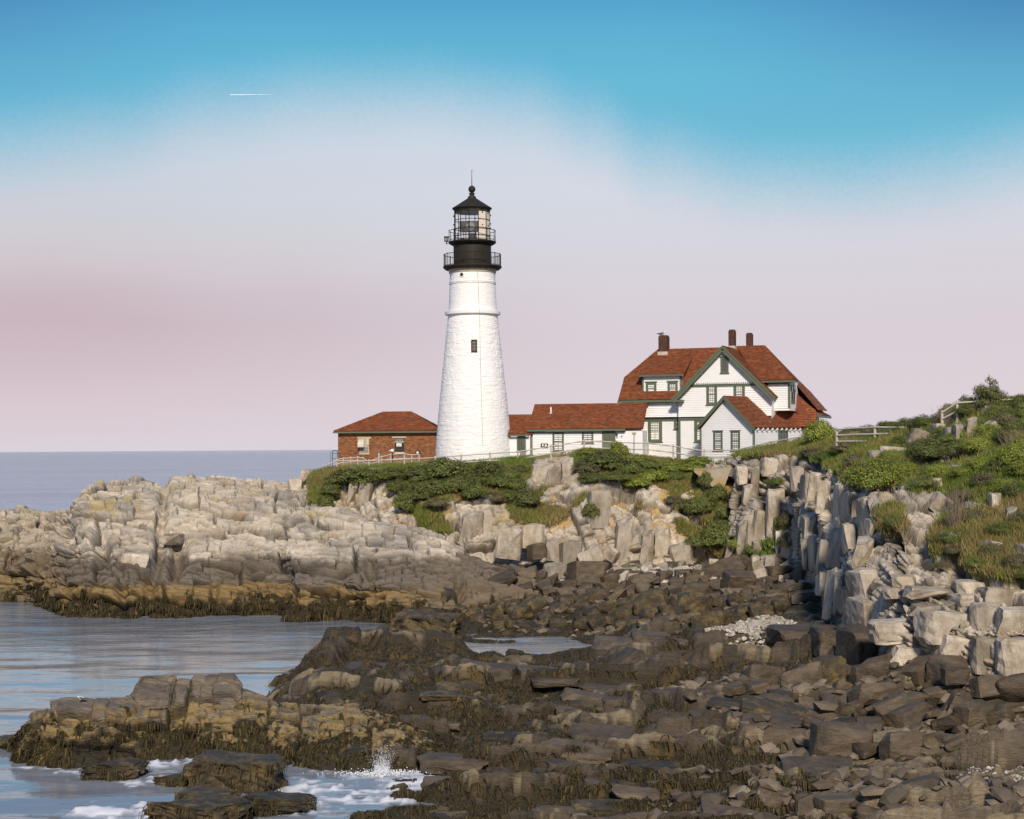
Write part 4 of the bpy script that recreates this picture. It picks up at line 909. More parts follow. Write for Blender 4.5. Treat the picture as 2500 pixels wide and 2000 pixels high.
# porthole, slit window, conductor wire, fog-signal lamp on the lantern deck
def on_tower(px, r):
    x = (px - 1156.5) * mpp; return tcx + x, tcy - math.sqrt(max(r * r - x * x, 0))
x, y = on_tower(1132, 55.6 * mpp); z = tz(675.5); nrm = Vector((x - tcx, y - tcy, 0)).normalized()
b = MB(); c_ = Vector((x, y, z)); b.tube(c_ - nrm * 0.1, c_ + nrm * 0.05, 0.235, n=24); ph = b.build('porthole', M_lime, LH)
b = MB(); b.tube(c_, c_ + nrm * 0.06, 0.165, n=20); b.build('dark_opening', M_dark, ph)
x, y = on_tower(1161, 70 * mpp); z0, z1 = tz(864), tz(834)
r_at = float(np.interp((z0 + z1) / 2, [tz(1011), tz(771)], [85.5 * mpp, 60.3 * mpp])); x, y = on_tower(1161, r_at)
b = MB(); b.box(x - 0.27, x - 0.20, y - 0.16, y + 0.2, z0, z1); b.box(x + 0.20, x + 0.27, y - 0.16, y + 0.2, z0, z1); b.box(x - 0.2, x + 0.2, y - 0.159, y + 0.2, z1 - 0.08, z1); b.box(x - 0.2, x + 0.2, y - 0.159, y + 0.2, z0, z0 + 0.08)
sw_ = b.build('slit_window', M_black, LH)
b = MB(); b.box(x - 0.199, x + 0.199, y - 0.10, y + 0.1, z0 + 0.081, z1 - 0.081); b.build('glass', M_glass, sw_)
b = MB(); b.box(x - 0.198, x + 0.198, y - 0.13, y - 0.101, (z0 + z1) / 2 - 0.02, (z0 + z1) / 2 + 0.02); b.box(x - 0.015, x + 0.015, y - 0.135, y - 0.101, z0 + 0.09, z1 - 0.09)
for f in (0.25, 0.75): b.box(x - 0.197, x + 0.197, y - 0.125, y - 0.101, z0 + (z1 - z0) * f - 0.015, z0 + (z1 - z0) * f + 0.015)
b.build('glazing_bars', M_mortar, sw_)
b = MB(); prev = None
for py, px, rr0 in ((652, 1173, 59.5), (668, 1170.5, 57.8), (694, 1171.5, 57.6), (760, 1173.5, 60.5), (765, 1174, 68.4), (772, 1174.5, 62), (860, 1175.5, 71.5), (960, 1177.5, 82), (1090, 1181, 94.5)):
    x, y = on_tower(px, rr0 * mpp + 0.08); p = Vector((x, y, tz(py)))
    if prev is not None: b.tube(prev, p, 0.014, n=5)
    prev = p
b.build('lightning_conductor', M_stone, LH)
x = tcx - 63 * mpp; b = MB(); b.box(x - 0.18, x + 0.18, tcy - 0.35, tcy + 0.05, tz(590), tz(580)); b.box(x - 0.22, x + 0.22, tcy - 0.4, tcy + 0.1, tz(580), tz(578)); b.tube((x, tcy - 0.15, tz(597)), (x + 0.05, tcy - 0.15, tz(590)), 0.05); b.beam((x, tcy - 0.15, tz(594.5)), (x + 0.55, tcy - 0.15, tz(593.5)), 0.05, 0.05)
dl = b.build('gallery_lamp', M_black, LH); b = MB(); b.box(x - 0.11, x + 0.11, tcy - 0.365, tcy - 0.351, tz(588.5), tz(581.5)); b.build('lamp_glass', M_gblock, dl)

# ---------------------------------------------------------------- brick building left of the tower
O = at(826, 1124, 153.0); fb = Frame((O.x, O.y), 3)
BB = empty('brick_building', (O.x, O.y, 9.6), 'small red brick building with hipped red roof left of the lighthouse', 'building')
s1, ze = fb.front(1066, 1052); z0 = 9.2; dep = 7.2
b = MB(); b.fbox(fb, 0, s1, 0, dep, z0, ze + 0.05); wl = b.build('wall', M_mortar, BB)
courses('bricks', [fb.pt(0, 0, z0), fb.pt(s1, 0, z0), fb.pt(s1, 0, ze - 0.05), fb.pt(0, 0, ze - 0.05)], fb.e1, M_brick, wl, 0.085, 0.25, lift=0.022, base=0.001, tint=brick_tint, gap=0.013, flat=True)
courses('bricks', [fb.pt(0, 0, z0), fb.pt(0, dep, z0), fb.pt(0, dep, ze - 0.05), fb.pt(0, 0, ze - 0.05)], fb.e2, M_brick, wl, 0.085, 0.25, lift=-0.022, base=-0.001, tint=brick_tint, gap=0.013, flat=True, seed=2)
ov = 0.38; zr = fb.front(968, 1005, dep / 2)[1]; ra, rb_ = fb.front(936, 1005, dep / 2)[0], fb.front(1003, 1005, dep / 2)[0]
e_ = [(-ov, -ov), (s1 + ov, -ov), (s1 + ov, dep + ov), (-ov, dep + ov)]; zE = ze + 0.06
c_ = [fb.pt(*q, zE) for q in e_]; r_ = [fb.pt(ra, dep / 2, zr), fb.pt(rb_, dep / 2, zr)]
roof(BB, [c_[0], c_[1], r_[1], r_[0]], fb.e1, seed=3); roof(BB, [c_[1], c_[2], r_[1]], fb.e2, seed=4); roof(BB, [c_[3], c_[0], r_[0]], fb.e2, seed=5); roof(BB, [c_[2], c_[3], r_[0], r_[1]], fb.e1, seed=6)
b = MB(); b.fbox(fb, -ov - 0.05, s1 + ov + 0.05, -ov - 0.11, -ov + 0.03, zE - 0.23, zE - 0.09); b.build('gutter', M_green, BB)
b = MB(); b.fbox(fb, -ov + 0.03, s1 + ov, -ov + 0.031, -0.03, zE - 0.20, zE - 0.16); b.build('soffit', M_white, BB)
b = MB(); b.fbox(fb, s1 - 0.02, s1 + 0.09, -0.10, 0.02, z0, ze - 0.1); b.build('downpipe', M_dark, BB)
# window with half raised shutter hood
def pxrect(fr, px0, py0, px1, py1, t=0): s0, z1 = fr.front(px0, py0, t); s1_, z0_ = fr.front(px1, py1, t); return s0, s1_, z0_, z1
a = pxrect(fb, 872, 1067, 906, 1071); b = MB(); b.fbox(fb, a[0], a[1], -0.06, 0.05, a[2], a[3]); b.build('lintel', M_stone, BB)
a = pxrect(fb, 878, 1071, 901, 1110); b = MB(); b.fbox(fb, a[0], a[1], -0.035, 0.03, a[2], a[3]); wn_ = b.build('window', M_stone, BB)
g = pxrect(fb, 880, 1091, 899, 1105); b = MB()
for i_ in range(5):
    for j_ in range(3):
        u0 = g[0] + (g[1] - g[0]) * i_ / 5; u1 = g[0] + (g[1] - g[0]) * (i_ + 0.86) / 5; v0 = g[2] + (g[3] - g[2]) * j_ / 3; v1 = g[2] + (g[3] - g[2]) * (j_ + 0.88) / 3
        b = MB(); b.fbox(fb, u0, u1, -0.055, -0.03, v0, v1); b.build('glass_block', M_gblock, wn_)
a = pxrect(fb, 877, 1105.5, 902, 1110); b = MB(); b.fbox(fb, a[0], a[1], -0.09, -0.036, a[2], a[3]); b.build('sill', M_stone, wn_)
a = pxrect(fb, 896, 1071, 901, 1087); b = MB(); b.fbox(fb, a[0], a[1], -0.12, -0.036, a[2], a[3]); b.build('shutter_guide', M_beige, wn_)
a = pxrect(fb, 875, 1072, 890, 1092); b = MB(); pr = []
for k in range(9):
    f = k / 8; pr.append((-(0.03 + 0.55 * math.sin(f * math.pi / 2) ** 0.7), a[3] - (a[3] - a[2]) * (f ** 1.6)))
for s_ in range(len(pr) - 1):
    (t0, zA), (t1, zB) = pr[s_], pr[s_ + 1]; b.add([fb.pt(a[0], t0, zA), fb.pt(a[1], t0, zA), fb.pt(a[1], t1, zB), fb.pt(a[0], t1, zB)], [(0, 1, 2, 3)])
for sx_ in (a[0], a[1]):
    b.add([fb.pt(sx_, p[0], p[1]) for p in pr] + [fb.pt(sx_, 0, pr[-1][1])], [tuple(range(len(pr) + 1))])
b.build('hood', M_beige, wn_)
# door
a = pxrect(fb, 957, 1066, 992, 1069.6); b = MB(); b.fbox(fb, a[0], a[1], -0.06, 0.05, a[2], a[3]); b.build('lintel', M_stone, BB)
a = pxrect(fb, 964, 1070, 987, 1111); b = MB(); b.fbox(fb, a[0], a[1], -0.035, 0.02, a[2], a[3]); dr = b.build('door', M_dark, BB)
g = pxrect(fb, 965.5, 1071.5, 985.5, 1078.5)
for i_ in range(5):
    u0 = g[0] + (g[1] - g[0]) * i_ / 5; u1 = g[0] + (g[1] - g[0]) * (i_ + 0.84) / 5; b = MB(); b.fbox(fb, u0, u1, -0.055, -0.03, g[2], g[3]); b.build('glass_block', M_gblock, dr)
for q in ((964, 1078.6, 987, 1080.2), (964, 1104, 987, 1107.5)):
    g = pxrect(fb, *q); b = MB(); b.fbox(fb, g[0], g[1], -0.07, -0.036, g[2], g[3]); b.build('rail', M_beige, dr)
g = pxrect(fb, 968, 1082, 980.5, 1090); b = MB(); b.fbox(fb, g[0], g[1], -0.05, -0.036, g[2], g[3]); nt_ = b.build('notice', M_paper, dr)
b = MB(); b.fbox(fb, g[0] + 0.08, g[1] - 0.1, -0.053, -0.0505, g[2] + 0.10, g[2] + 0.135); b.fbox(fb, g[1] - 0.16, g[1] - 0.1, -0.053, -0.0505, g[3] - 0.1, g[3] - 0.05); b.build('printing', M_dark, nt_)
g = pxrect(fb, 1015, 1100, 1024.5, 1110); b = MB(); b.fbox(fb, g[0], g[1], -0.16, 0.0, g[2], g[3]); o = b.build('wall_lamp', M_dark, BB)
c_ = fb.pt((g[0] + g[1]) / 2, -0.16, (g[2] + g[3]) / 2); b = MB(); b.tube(c_, c_ - fb.e2 * 0.03, 0.11, n=16); b.build('lamp_glass', M_paper, o)
g = pxrect(fb, 921, 1079.5, 825, 1087); b = MB(); b.fbox(fb, -0.20, 0.0 - 0.03, 1.2, 1.6, fb.front(820, 1088)[1], fb.front(820, 1079)[1]); b.build('meter_box', M_steel, BB)
# steel frame by the brick wall
O2 = at(812, 1120, 152); tR = empty('steel_frame', (O2.x, O2.y, 9.5), 'dark steel tube frame standing against the left wall of the brick building', 'frame')
b = MB(); x0, x1 = at(811.5, 1100, 152).x, at(825, 1100, 152).x; zt_ = at(811, 1100.5, 152).z
for xx in (x0, x1 - 0.05): b.tube((xx, 152, 9.2), (xx, 152, zt_), 0.03)
b.tube((x0, 152, zt_), (x1, 152, zt_), 0.03); b.tube((x0, 152, zt_ - 0.75), (x1, 152, zt_ - 0.75), 0.02); b.tube((x0, 152, zt_ - 0.25), (x1, 152, zt_ - 0.25), 0.02); b.build('tubes', M_dark, tR)
b = MB(); xx = at(807.5, 1105, 152).x; b.tube((xx, 151.8, 9.0), (xx, 151.8, at(807, 1104, 152).z), 0.03); b.build('upright', M_steel, tR)

# ---------------------------------------------------------------- link wing: low shed against the tower, long ell towards the house
O = at(1203, 1125, 149.3); fs = Frame((O.x, O.y), 12)
SH = empty('white_shed', (O.x, O.y, 9.6), 'low white shed with small red roof built against the lighthouse foot', 'shed')
s1, ze = fs.front(1294, 1066); z0 = 9.3
b = MB(); b.fbox(fs, -1.2, s1, 0, 4.6, z0, ze); b.build('wall', M_white, SH)
zr = fs.front(1260, 1012.5, 2.3)[1]; sl_ = fs.front(1238, 1012.5, 2.3)[0]; ea = fs.front(1200, 1060, -0.3)
midp = fs.front(1222, 1042, 1.0)
roof(SH, [fs.pt(ea[0], -0.3, ea[1]), fs.pt(s1 + 0.3, -0.3, ea[1]), fs.pt(s1 + 0.3, 1.0, ea[1] + (zr - ea[1]) * 0.42), fs.pt(midp[0], 1.0, ea[1] + (zr - ea[1]) * 0.42)], fs.e1, seed=7)
roof(SH, [fs.pt(midp[0], 1.0, ea[1] + (zr - ea[1]) * 0.42 + 0.012), fs.pt(s1 + 0.3, 1.0, ea[1] + (zr - ea[1]) * 0.42 + 0.012), fs.pt(s1 + 0.3, 2.3, zr), fs.pt(sl_, 2.3, zr)], fs.e1, seed=8)
roof(SH, [fs.pt(sl_, 2.3, zr), fs.pt(s1 + 0.3, 2.3, zr), fs.pt(s1 + 0.3, 4.9, ea[1]), fs.pt(sl_, 4.9, ea[1])], fs.e1, seed=9)
b = MB(); b.fbox(fs, ea[0] - 0.05, s1, -0.42, -0.28, ea[1] - 0.20, ea[1] - 0.06); b.build('gutter', M_green, SH)
window(SH, fs, 1262, 1066, 1284, 1101, 0.0, 3, 2, M_glass, case=0.13, cap=False)
b = MB(); g = pxrect(fs, 1262, 1066, 1284, 1068); n = 10
arc = [fs.pt(g[0] + (g[1] - g[0]) * k / n, -0.09, g[3] - 0.02 + 0.16 * math.sin(math.pi * k / n)) for k in range(n + 1)]
b.prism(arc, fs.e2 * 0.12); b.build('arched_head', M_green, SH)
g = pxrect(fs, 1229, 1081, 1241.5, 1090); b = MB(); b.fbox(fs, g[0], g[1], -0.045, 0.0, g[2], g[3]); pq = b.build('plaque', M_black, SH)
b = MB(); c_ = fs.pt((g[0] + g[1]) / 2, -0.046, (g[2] + g[3]) / 2 + 0.02); b.tube(c_, c_ - fs.e2 * 0.015, 0.06, n=8); b.build('emblem', M_rust, pq)
g = pxrect(fs, 1270, 1103, 1284, 1128); b = MB(); b.fbox(fs, g[0], g[1], -0.07, 0.0, g[2], g[3]); b.build('cellar_door', M_steel, SH)

O = at(1298, 1125, 148.6); fe = Frame((O.x, O.y), 12)
EL = empty('ell_wing', (O.x, O.y, 9.8), 'long white clapboard ell with red shingle roof between tower and keepers house', 'building')
s1, ze = fe.front(1528, 1052); z0 = 9.4
b = MB(); b.fbox(fe, 0, s1 + 1.5, 0, 5.6, z0, ze); b.build('wall', M_white, EL)
siding(EL, [fe.pt(0, 0, z0), fe.pt(s1, 0, z0), fe.pt(s1, 0, ze), fe.pt(0, 0, ze)], fe.e1)
zr = fe.front(1400, 986, 2.8)[1]; sr = fe.front(1312, 985, 2.8)[0]; ea = fe.front(1288, 1047, -0.3); zE = fe.front(1288, 1047.5, -0.3)[1]
roof(EL, [fe.pt(ea[0], -0.3, zE), fe.pt(s1 + 1.6, -0.3, zE), fe.pt(s1 + 1.6, 2.8, zr), fe.pt(sr - 0.25, 2.8, zr)], fe.e1, seed=10)
roof(EL, [fe.pt(sr - 0.25, 2.8, zr), fe.pt(s1 + 1.6, 2.8, zr), fe.pt(s1 + 1.6, 5.9, zE), fe.pt(ea[0], 5.9, zE)], fe.e1, seed=11)
b = MB(); b.prism([fe.pt(-0.01, 0.0, ze), fe.pt(-0.01, 2.8, zr - 0.2), fe.pt(-0.01, 5.6, ze)], fe.e1 * 0.3); b.build('gable_wall', M_white, EL)
b = MB(); b.fbox(fe, ea[0], s1, -0.44, -0.29, zE - 0.24, zE - 0.05); b.build('gutter', M_green, EL)
b = MB(); b.fbox(fe, -0.06, 0.12, -0.05, 0.03, z0, ze - 0.02); b.build('corner_board', M_green, EL)
b = MB(); b.fbox(fe, 0.13, s1, -0.05, 0.0, ze - 0.12, ze); b.build('frieze_board', M_green, EL)
M_screen = nmat('screen_door_grey', (0.15, 0.125, 0.10), 0.5, noise=0.1)
for q, mt in (((1349, 1055, 1377, 1102), M_screen), ((1421, 1053, 1449, 1082), M_screen)):
    window(EL, fe, *q, 0.0, 2, 2, mt, case=0.14, cap=False)
g = pxrect(fe, 1470, 1051, 1503, 1100); b = MB(); b.fbox(fe, g[0], g[1], -0.06, 0.0, g[2], g[3]); dr = b.build('door', M_green, EL)
for i_ in range(2):
    for j_ in range(2):
        u0 = g[0] + (g[1] - g[0]) * (0.16 + 0.38 * i_); v1 = g[3] - 0.22 - 0.75 * j_; b = MB()
        b.fbox(fe, u0, u0 + 0.34, -0.085, -0.061, v1 - 0.6, v1); b.build('door_panel', M_green, dr)
g = pxrect(fe, 1321, 1083, 1338.5, 1092.5); b = MB(); b.fbox(fe, g[0], g[1], -0.16, -0.03, g[2], g[3]); o = b.build('floodlight_box', M_dark, EL)
for f in (0.3, 0.72):
    c_ = fe.pt(g[0] + (g[1] - g[0]) * f, -0.16, (g[2] + g[3]) / 2 + 0.02); b = MB(); b.tube(c_, c_ - fe.e2 * 0.04, 0.10, n=14); b.build('lamp', M_paper, o)
for q in ((1506, 1061, 3.0), (1507, 1067, 1.6), (1518, 1065, 1.3)):
    a = fe.front(q[0], q[1]); c_ = fe.pt(a[0], -0.03, a[1]); b = MB(); b.tube(c_, c_ - fe.e2 * 0.12, q[2] * 0.035, n=10); b.build('wall_fitting', M_dark, EL)
a = fe.front(1345, 1010, 1.7); c_ = fe.pt(a[0], 1.7, a[1]); zs = zE + (zr - zE) * (2.0 / 3.1)
b = MB(); b.tube((c_.x, c_.y, zs - 0.1), (c_.x, c_.y, fe.front(1345, 994, 1.7)[1]), 0.07, n=10); o = b.build('vent_pipe', M_white, EL)
b = MB(); b.lathe(c_.x, c_.y, [(0.24, zs - 0.3), (0.2, zs - 0.05), (0.09, zs + 0.02)], 10); b.build('flashing', M_flash, o)

# ---------------------------------------------------------------- keepers house
O = at(1522, 1122, 150.5); fh = Frame((O.x, O.y), 20)
KH = empty('keepers_house', (O.x, O.y, 9.8), 'large white clapboard house with red roofs, dormers, green trim and three brick chimneys', 'house')
z0 = 9.5
gA = -0.9                                        # plane of the gable front
sA, zbelt = fh.front(1656, 1021); _, zeave = fh.front(1560, 984)
# left block: ground storey, flared upper band
b = MB(); b.fbox(fh, 0, sA + 0.6, 0, 9.0, z0, zeave + 0.1); wl = b.build('wall', M_white, KH)
siding(KH, [fh.pt(0, 0, z0), fh.pt(sA, 0, z0), fh.pt(sA, 0, zbelt - 0.05), fh.pt(0, 0, zbelt - 0.05)], fh.e1, 1)
zfl = zbelt + 0.1
siding(KH, [fh.pt(-0.22, -0.30, zfl), fh.pt(sA, -0.30, zfl), fh.pt(sA, -0.10, zfl + 0.5), fh.pt(-0.08, -0.10, zfl + 0.5)], fh.e1, 2)
siding(KH, [fh.pt(-0.08, -0.10, zfl + 0.5), fh.pt(sA, -0.10, zfl + 0.5), fh.pt(sA, -0.03, zeave), fh.pt(-0.03, -0.03, zeave)], fh.e1, 3)
b = MB(); b.prism([fh.pt(-0.2, -0.28, zfl), fh.pt(-0.06, -0.08, zfl + 0.5), fh.pt(-0.02, -0.02, zeave), fh.pt(-0.02, 0.0, zeave), fh.pt(-0.02, 0.0, zfl)], fh.e1 * (sA)); b.build('flared_wall', M_white, KH)
b = MB(); b.fbox(fh, -0.06, sA, -0.07, 0.0, zbelt - 0.28, zfl - 0.01); b.build('belt_board', M_green, KH)
b = MB(); b.fbox(fh, -0.07, 0.14, -0.06, 0.03, z0, zbelt - 0.3); b.build('corner_board', M_green, KH)
window(KH, fh, 1582, 1025, 1617, 1079, 0.0, 4, 3, M_curt, case=0.26, low_cols=2, low_rows=1)
window(KH, fh, 1645.5, 1025, 1664, 1048, 0.0, 2, 2, M_curt, case=0.18)
# main roof
tr_, ov = 4.3, -0.42
sL, zE = fh.front(1509, 977, ov); zR = fh.front(1700, 850, tr_)[1]; rL = fh.front(1607, 853, tr_)[0]; rR = fh.front(1866, 848, tr_)[0]
def main_t(z): return ov + (z - zE) / (zR - zE) * (tr_ - ov)
zj = fh.front(1520, 922, 1.4)[1]; tj = main_t(zj)
sF = fh.front(1935, 930, ov + 1.0)[0]
sG = fh.front(1850, 930, 0.4)[0]
pl = [fh.pt(sL, ov, zE), fh.pt(sG, ov, zE), fh.pt(rR, tr_, zR), fh.pt(rL, tr_, zR), fh.pt(sL, tj, zj)]
roof(KH, pl, fh.e1, seed=20)
tB = 2 * tr_ - ov
roof(KH, [fh.pt(rL, tr_, zR), fh.pt(sL, tj, zj), fh.pt(sL, 2 * tr_ - tj, zj)], fh.e2, seed=21)
roof(KH, [fh.pt(sL, 2 * tr_ - tj, zj), fh.pt(rL, tr_, zR), fh.pt(rR, tr_, zR), fh.pt(sF, tB, zE), fh.pt(sL, tB, zE)], fh.e1, seed=22)
b = MB(); b.prism([fh.pt(0.0, 0.0, zeave), fh.pt(0.0, tj, zj - 0.2), fh.pt(0.0, 2 * tr_ - tj, zj - 0.2), fh.pt(0.0, 9.0, zeave)], fh.e1 * 0.3); b.build('end_gable', M_white, KH)
b = MB(); b.fbox(fh, sL - 0.04, sA - 0.2, ov - 0.14, ov + 0.02, zE - 0.26, zE - 0.06); b.build('gutter', M_green, KH)
b = MB(); b.fbox(fh, -0.1, sA, -0.16, -0.02, zeave - 0.02, zE - 0.22); b.build('frieze_board', M_green, KH)
# right slope running lower, with flared eave
sE, zlow = fh.front(2008, 1016, 4.6)
roof(KH, [fh.pt(rR, tr_, zR - 0.05), fh.pt(sF - 0.25, 4.1, zE + (zR - zE) * 0.08), fh.pt(sE - 0.5, 4.0, zlow + 0.35), fh.pt(sE - 0.5, 9.2, zlow + 0.35), fh.pt(sF - 0.25, 9.0, zE + (zR - zE) * 0.08)], fh.e2, seed=23)
roof(KH, [fh.pt(sE - 0.5, 4.0, zlow + 0.352), fh.pt(sE, 4.0, zlow + 0.08), fh.pt(sE, 9.2, zlow + 0.08), fh.pt(sE - 0.5, 9.2, zlow + 0.352)], fh.e2, seed=24)
roof(KH, [fh.pt(sE - 5.2, 2.9, zlow - 0.95), fh.pt(sE - 0.3, 2.9, zlow - 0.95), fh.pt(sE - 0.42, 3.97, zlow + 0.33), fh.pt(sF - 0.3, 4.08, zE + (zR - zE) * 0.06), fh.pt(sE - 5.2, 4.08, zE + (zR - zE) * 0.06)], fh.e1, seed=35)
b = MB(); b.beam(fh.pt(sE - 0.55, 3.95, zlow + 0.15), fh.pt(sE, 3.95, zlow - 0.05), 0.1, 0.28); b.beam(fh.pt(sE + 0.03, 3.95, zlow - 0.06), fh.pt(sE + 0.03, 9.2, zlow - 0.06), 0.12, 0.2); b.build('eave_bracket', M_green, KH)
b = MB(); b.fbox(fh, sA + 2, sE - 1.0, 4.7, 9.0, z0, zlow + 0.1); b.prism([fh.pt(sA + 2, 4.71, zlow), fh.pt(sE - 1.0, 4.71, zlow + 0.2), fh.pt(sF - 0.6, 4.71, zE - 0.1), fh.pt(sA + 2, 4.71, zE - 0.1)], fh.e2 * 4.0); b.build('rear_wall', M_white, KH)
# front gable
gp = lambda px, py: fh.front(px, py, gA)
aS, aZ = gp(1767, 845); lS, lZ = gp(1646, 974); rS, rZ = gp(1893, 969); rZ = lZ = (lZ + rZ) / 2
wS0, wS1 = gp(1657, 1000)[0], gp(1884, 1000)[0]
zbg = gp(1700, 1020)[1]
b = MB(); b.prism([fh.pt(wS0, gA, z0), fh.pt(wS1, gA, z0), fh.pt(wS1, gA, lZ - 0.05), fh.pt(aS, gA, aZ - 0.25), fh.pt(wS0, gA, lZ - 0.05)], fh.e2 * 4.0); b.build('gable_wall', M_white, KH)
siding(KH, [fh.pt(wS0, gA, z0), fh.pt(wS1, gA, z0), fh.pt(wS1, gA, zbg - 0.1), fh.pt(wS0, gA, zbg - 0.1)], fh.e1, 5)
siding(KH, [fh.pt(wS0, gA - 0.16, zbg + 0.08), fh.pt(wS1, gA - 0.16, zbg + 0.08), fh.pt(wS1, gA - 0.01, zbg + 0.6), fh.pt(wS0, gA - 0.01, zbg + 0.6)], fh.e1, 6)
zsc = gp(1767, 934)[1]
def rake_s(z, side): return (lS + (aS - lS) * (z - lZ) / (aZ - lZ)) if side < 0 else (rS + (aS - rS) * (z - rZ) / (aZ - rZ))
siding(KH, [fh.pt(wS0, gA - 0.01, zbg + 0.6), fh.pt(wS1, gA - 0.01, zbg + 0.6), fh.pt(wS1, gA - 0.01, lZ), fh.pt(rake_s(zsc, 1), gA - 0.01, zsc), fh.pt(rake_s(zsc, -1), gA - 0.01, zsc), fh.pt(wS0, gA - 0.01, lZ)], fh.e1, 7)
# upper gable field stands proud with a scalloped lower edge
b = MB(); b.prism([fh.pt(rake_s(zsc, -1), gA - 0.22, zsc), fh.pt(rake_s(zsc, 1), gA - 0.22, zsc), fh.pt(aS, gA - 0.22, aZ - 0.2)], fh.e2 * 0.2); ug = b.build('upper_gable', M_white, KH)
s_a, s_b = rake_s(zsc, -1) + 0.2, rake_s(zsc, 1) - 0.2; n = 30
for k in range(n):
    x0 = s_a + (s_b - s_a) * k / n; x1 = s_a + (s_b - s_a) * (k + 0.62) / n
    b = MB(); b.fbox(fh, x0, x1, gA - 0.225, gA - 0.20, zsc - 0.14, zsc + 0.01); b.build('scallop', M_white, ug)
b = MB(); b.fbox(fh, s_a, s_b, gA - 0.14, gA - 0.0, zsc - 0.34, zsc - 0.02); b.build('frieze_board', M_green, KH)
b = MB(); b.fbox(fh, wS0, wS1, gA - 0.07, gA, zbg - 0.26, zbg + 0.07); b.build('belt_board', M_green, KH)
b = MB(); b.fbox(fh, wS0 - 0.05, wS0 + 0.17, gA - 0.06, gA + 0.03, z0, zbg - 0.27); b.build('corner_board', M_green, KH)
window(KH, fh, 1759.5, 872, 1779, 910, gA - 0.22, 1, 1, M_glass, case=0.15)
window(KH, fh, 1724.5, 937, 1751, 988, gA - 0.01, 3, 2, M_curt, case=0.22, cap=False)
window(KH, fh, 1791, 937, 1819, 990, gA - 0.01, 3, 3, M_curt, case=0.22, cap=False)
window(KH, fh, 1695, 1025, 1730, 1079, gA, 3, 2, M_curt, case=0.24)
# gable roof slopes and rakes
tg0 = gA - 0.55; tgr = main_t(min(aZ, zR - 0.02)) + 0.1
def valley(s, z): return fh.pt(s, max(main_t(z), tg0 + 0.4) + 0.15, z)
roof(KH, [fh.pt(rS, tg0, rZ), fh.pt(aS, tg0, aZ), fh.pt(aS, tgr, aZ), fh.pt(rS, 3.0, rZ)], fh.e2, seed=25)
roof(KH, [fh.pt(lS, tg0, lZ), fh.pt(aS, tg0, aZ), fh.pt(aS, tgr, aZ), valley(lS, lZ)], fh.e2, seed=26)
kx = 1.6; kz = kx * (aZ - rZ) / (rS - aS)
roof(KH, [fh.pt(rS + kx, 3.4, rZ - kz), fh.pt(rS, 3.0, rZ), fh.pt(rS, 4.4, rZ), fh.pt(rS + kx, 4.4, rZ - kz)], fh.e2, seed=33)
nrmup = Vector((0, 0, 1))
for sg, (S_, Z_) in ((-1, (lS, lZ)), (1, (rS, rZ))):
    b = MB(); d_ = Vector((0, 0, -0.24)); b.beam(fh.pt(S_, tg0 - 0.05, Z_) + d_, fh.pt(aS, tg0 - 0.05, aZ) + d_, 0.12, 0.42, up=fh.e2.cross(Vector((S_ - aS, 0, 0))) if False else (0, 0, 1)); b.build('bargeboard', M_green, KH)
    b = MB(); d_ = Vector((0, 0, -0.10)); b.beam(fh.pt(S_, tg0 - 0.13, Z_) + d_, fh.pt(aS, tg0 - 0.13, aZ) + d_, 0.05, 0.12); b.build('rake_moulding', M_green, KH)
b = MB(); b.fbox(fh, lS - 0.1, lS + 0.95, tg0 - 0.1, gA + 0.05, lZ - 0.32, lZ - 0.12); b.build('eave_return', M_green, KH)
# left dormer
td = 0.35
dS0, dZ1 = fh.front(1570, 918, td); dS1, dZ0 = fh.front(1662, 967, td)
b = MB(); b.fbox(fh, dS0, dS1, td, td + 3.4, dZ0, dZ1); dm = b.build('dormer', M_white, KH)
siding(dm, [fh.pt(dS0, td, dZ0), fh.pt(dS1, td, dZ0), fh.pt(dS1, td, dZ1), fh.pt(dS0, td, dZ1)], fh.e1, 9)
courses('clapboards', [fh.pt(dS1, td, dZ0), fh.pt(dS1, td + 3.4, dZ0), fh.pt(dS1, td + 3.4, dZ1), fh.pt(dS1, td, dZ1)], fh.e2, M_white, dm, 0.125, None, lift=0.02, base=0.003)
zt2 = fh.front(1640, 868, 3.2)[1]; zt1 = dZ1 + 0.12; tt = main_t(zt2) + 0.05
eS0, eS1 = fh.front(1559, 916, td - 0.35)[0], fh.front(1670, 914, td - 0.35)[0]
roof(dm, [fh.pt(eS0, td - 0.35, zt1), fh.pt(eS1, td - 0.35, zt1), fh.pt(eS1 - 0.05, tt, zt2), fh.pt(eS0 + 0.05, tt, zt2)], fh.e1, seed=27, name='dormer_roof')
b = MB(); b.fbox(fh, eS0, eS1, td - 0.45, td - 0.33, zt1 - 0.22, zt1 - 0.04); b.build('gutter', M_green, dm)
for s_ in (dS0, dS1): 
    b = MB(); b.fbox(fh, s_ - 0.09, s_ + 0.09, td - 0.05, td + 0.08, dZ0, dZ1); b.build('corner_board', M_green, dm)
b = MB(); b.fbox(fh, dS0 - 0.12, dS1 + 0.12, td - 0.12, td + 0.02, dZ0 - 0.05, dZ0 + 0.06); b.build('base_board', M_flash, dm)
window(KH, fh, 1577, 934, 1603, 963, td, 3, 1, M_curt, case=0.2, low_cols=1, low_rows=1)
window(KH, fh, 1630, 932.5, 1655, 962, td, 3, 1, M_glass, case=0.18, low_cols=1, low_rows=1)
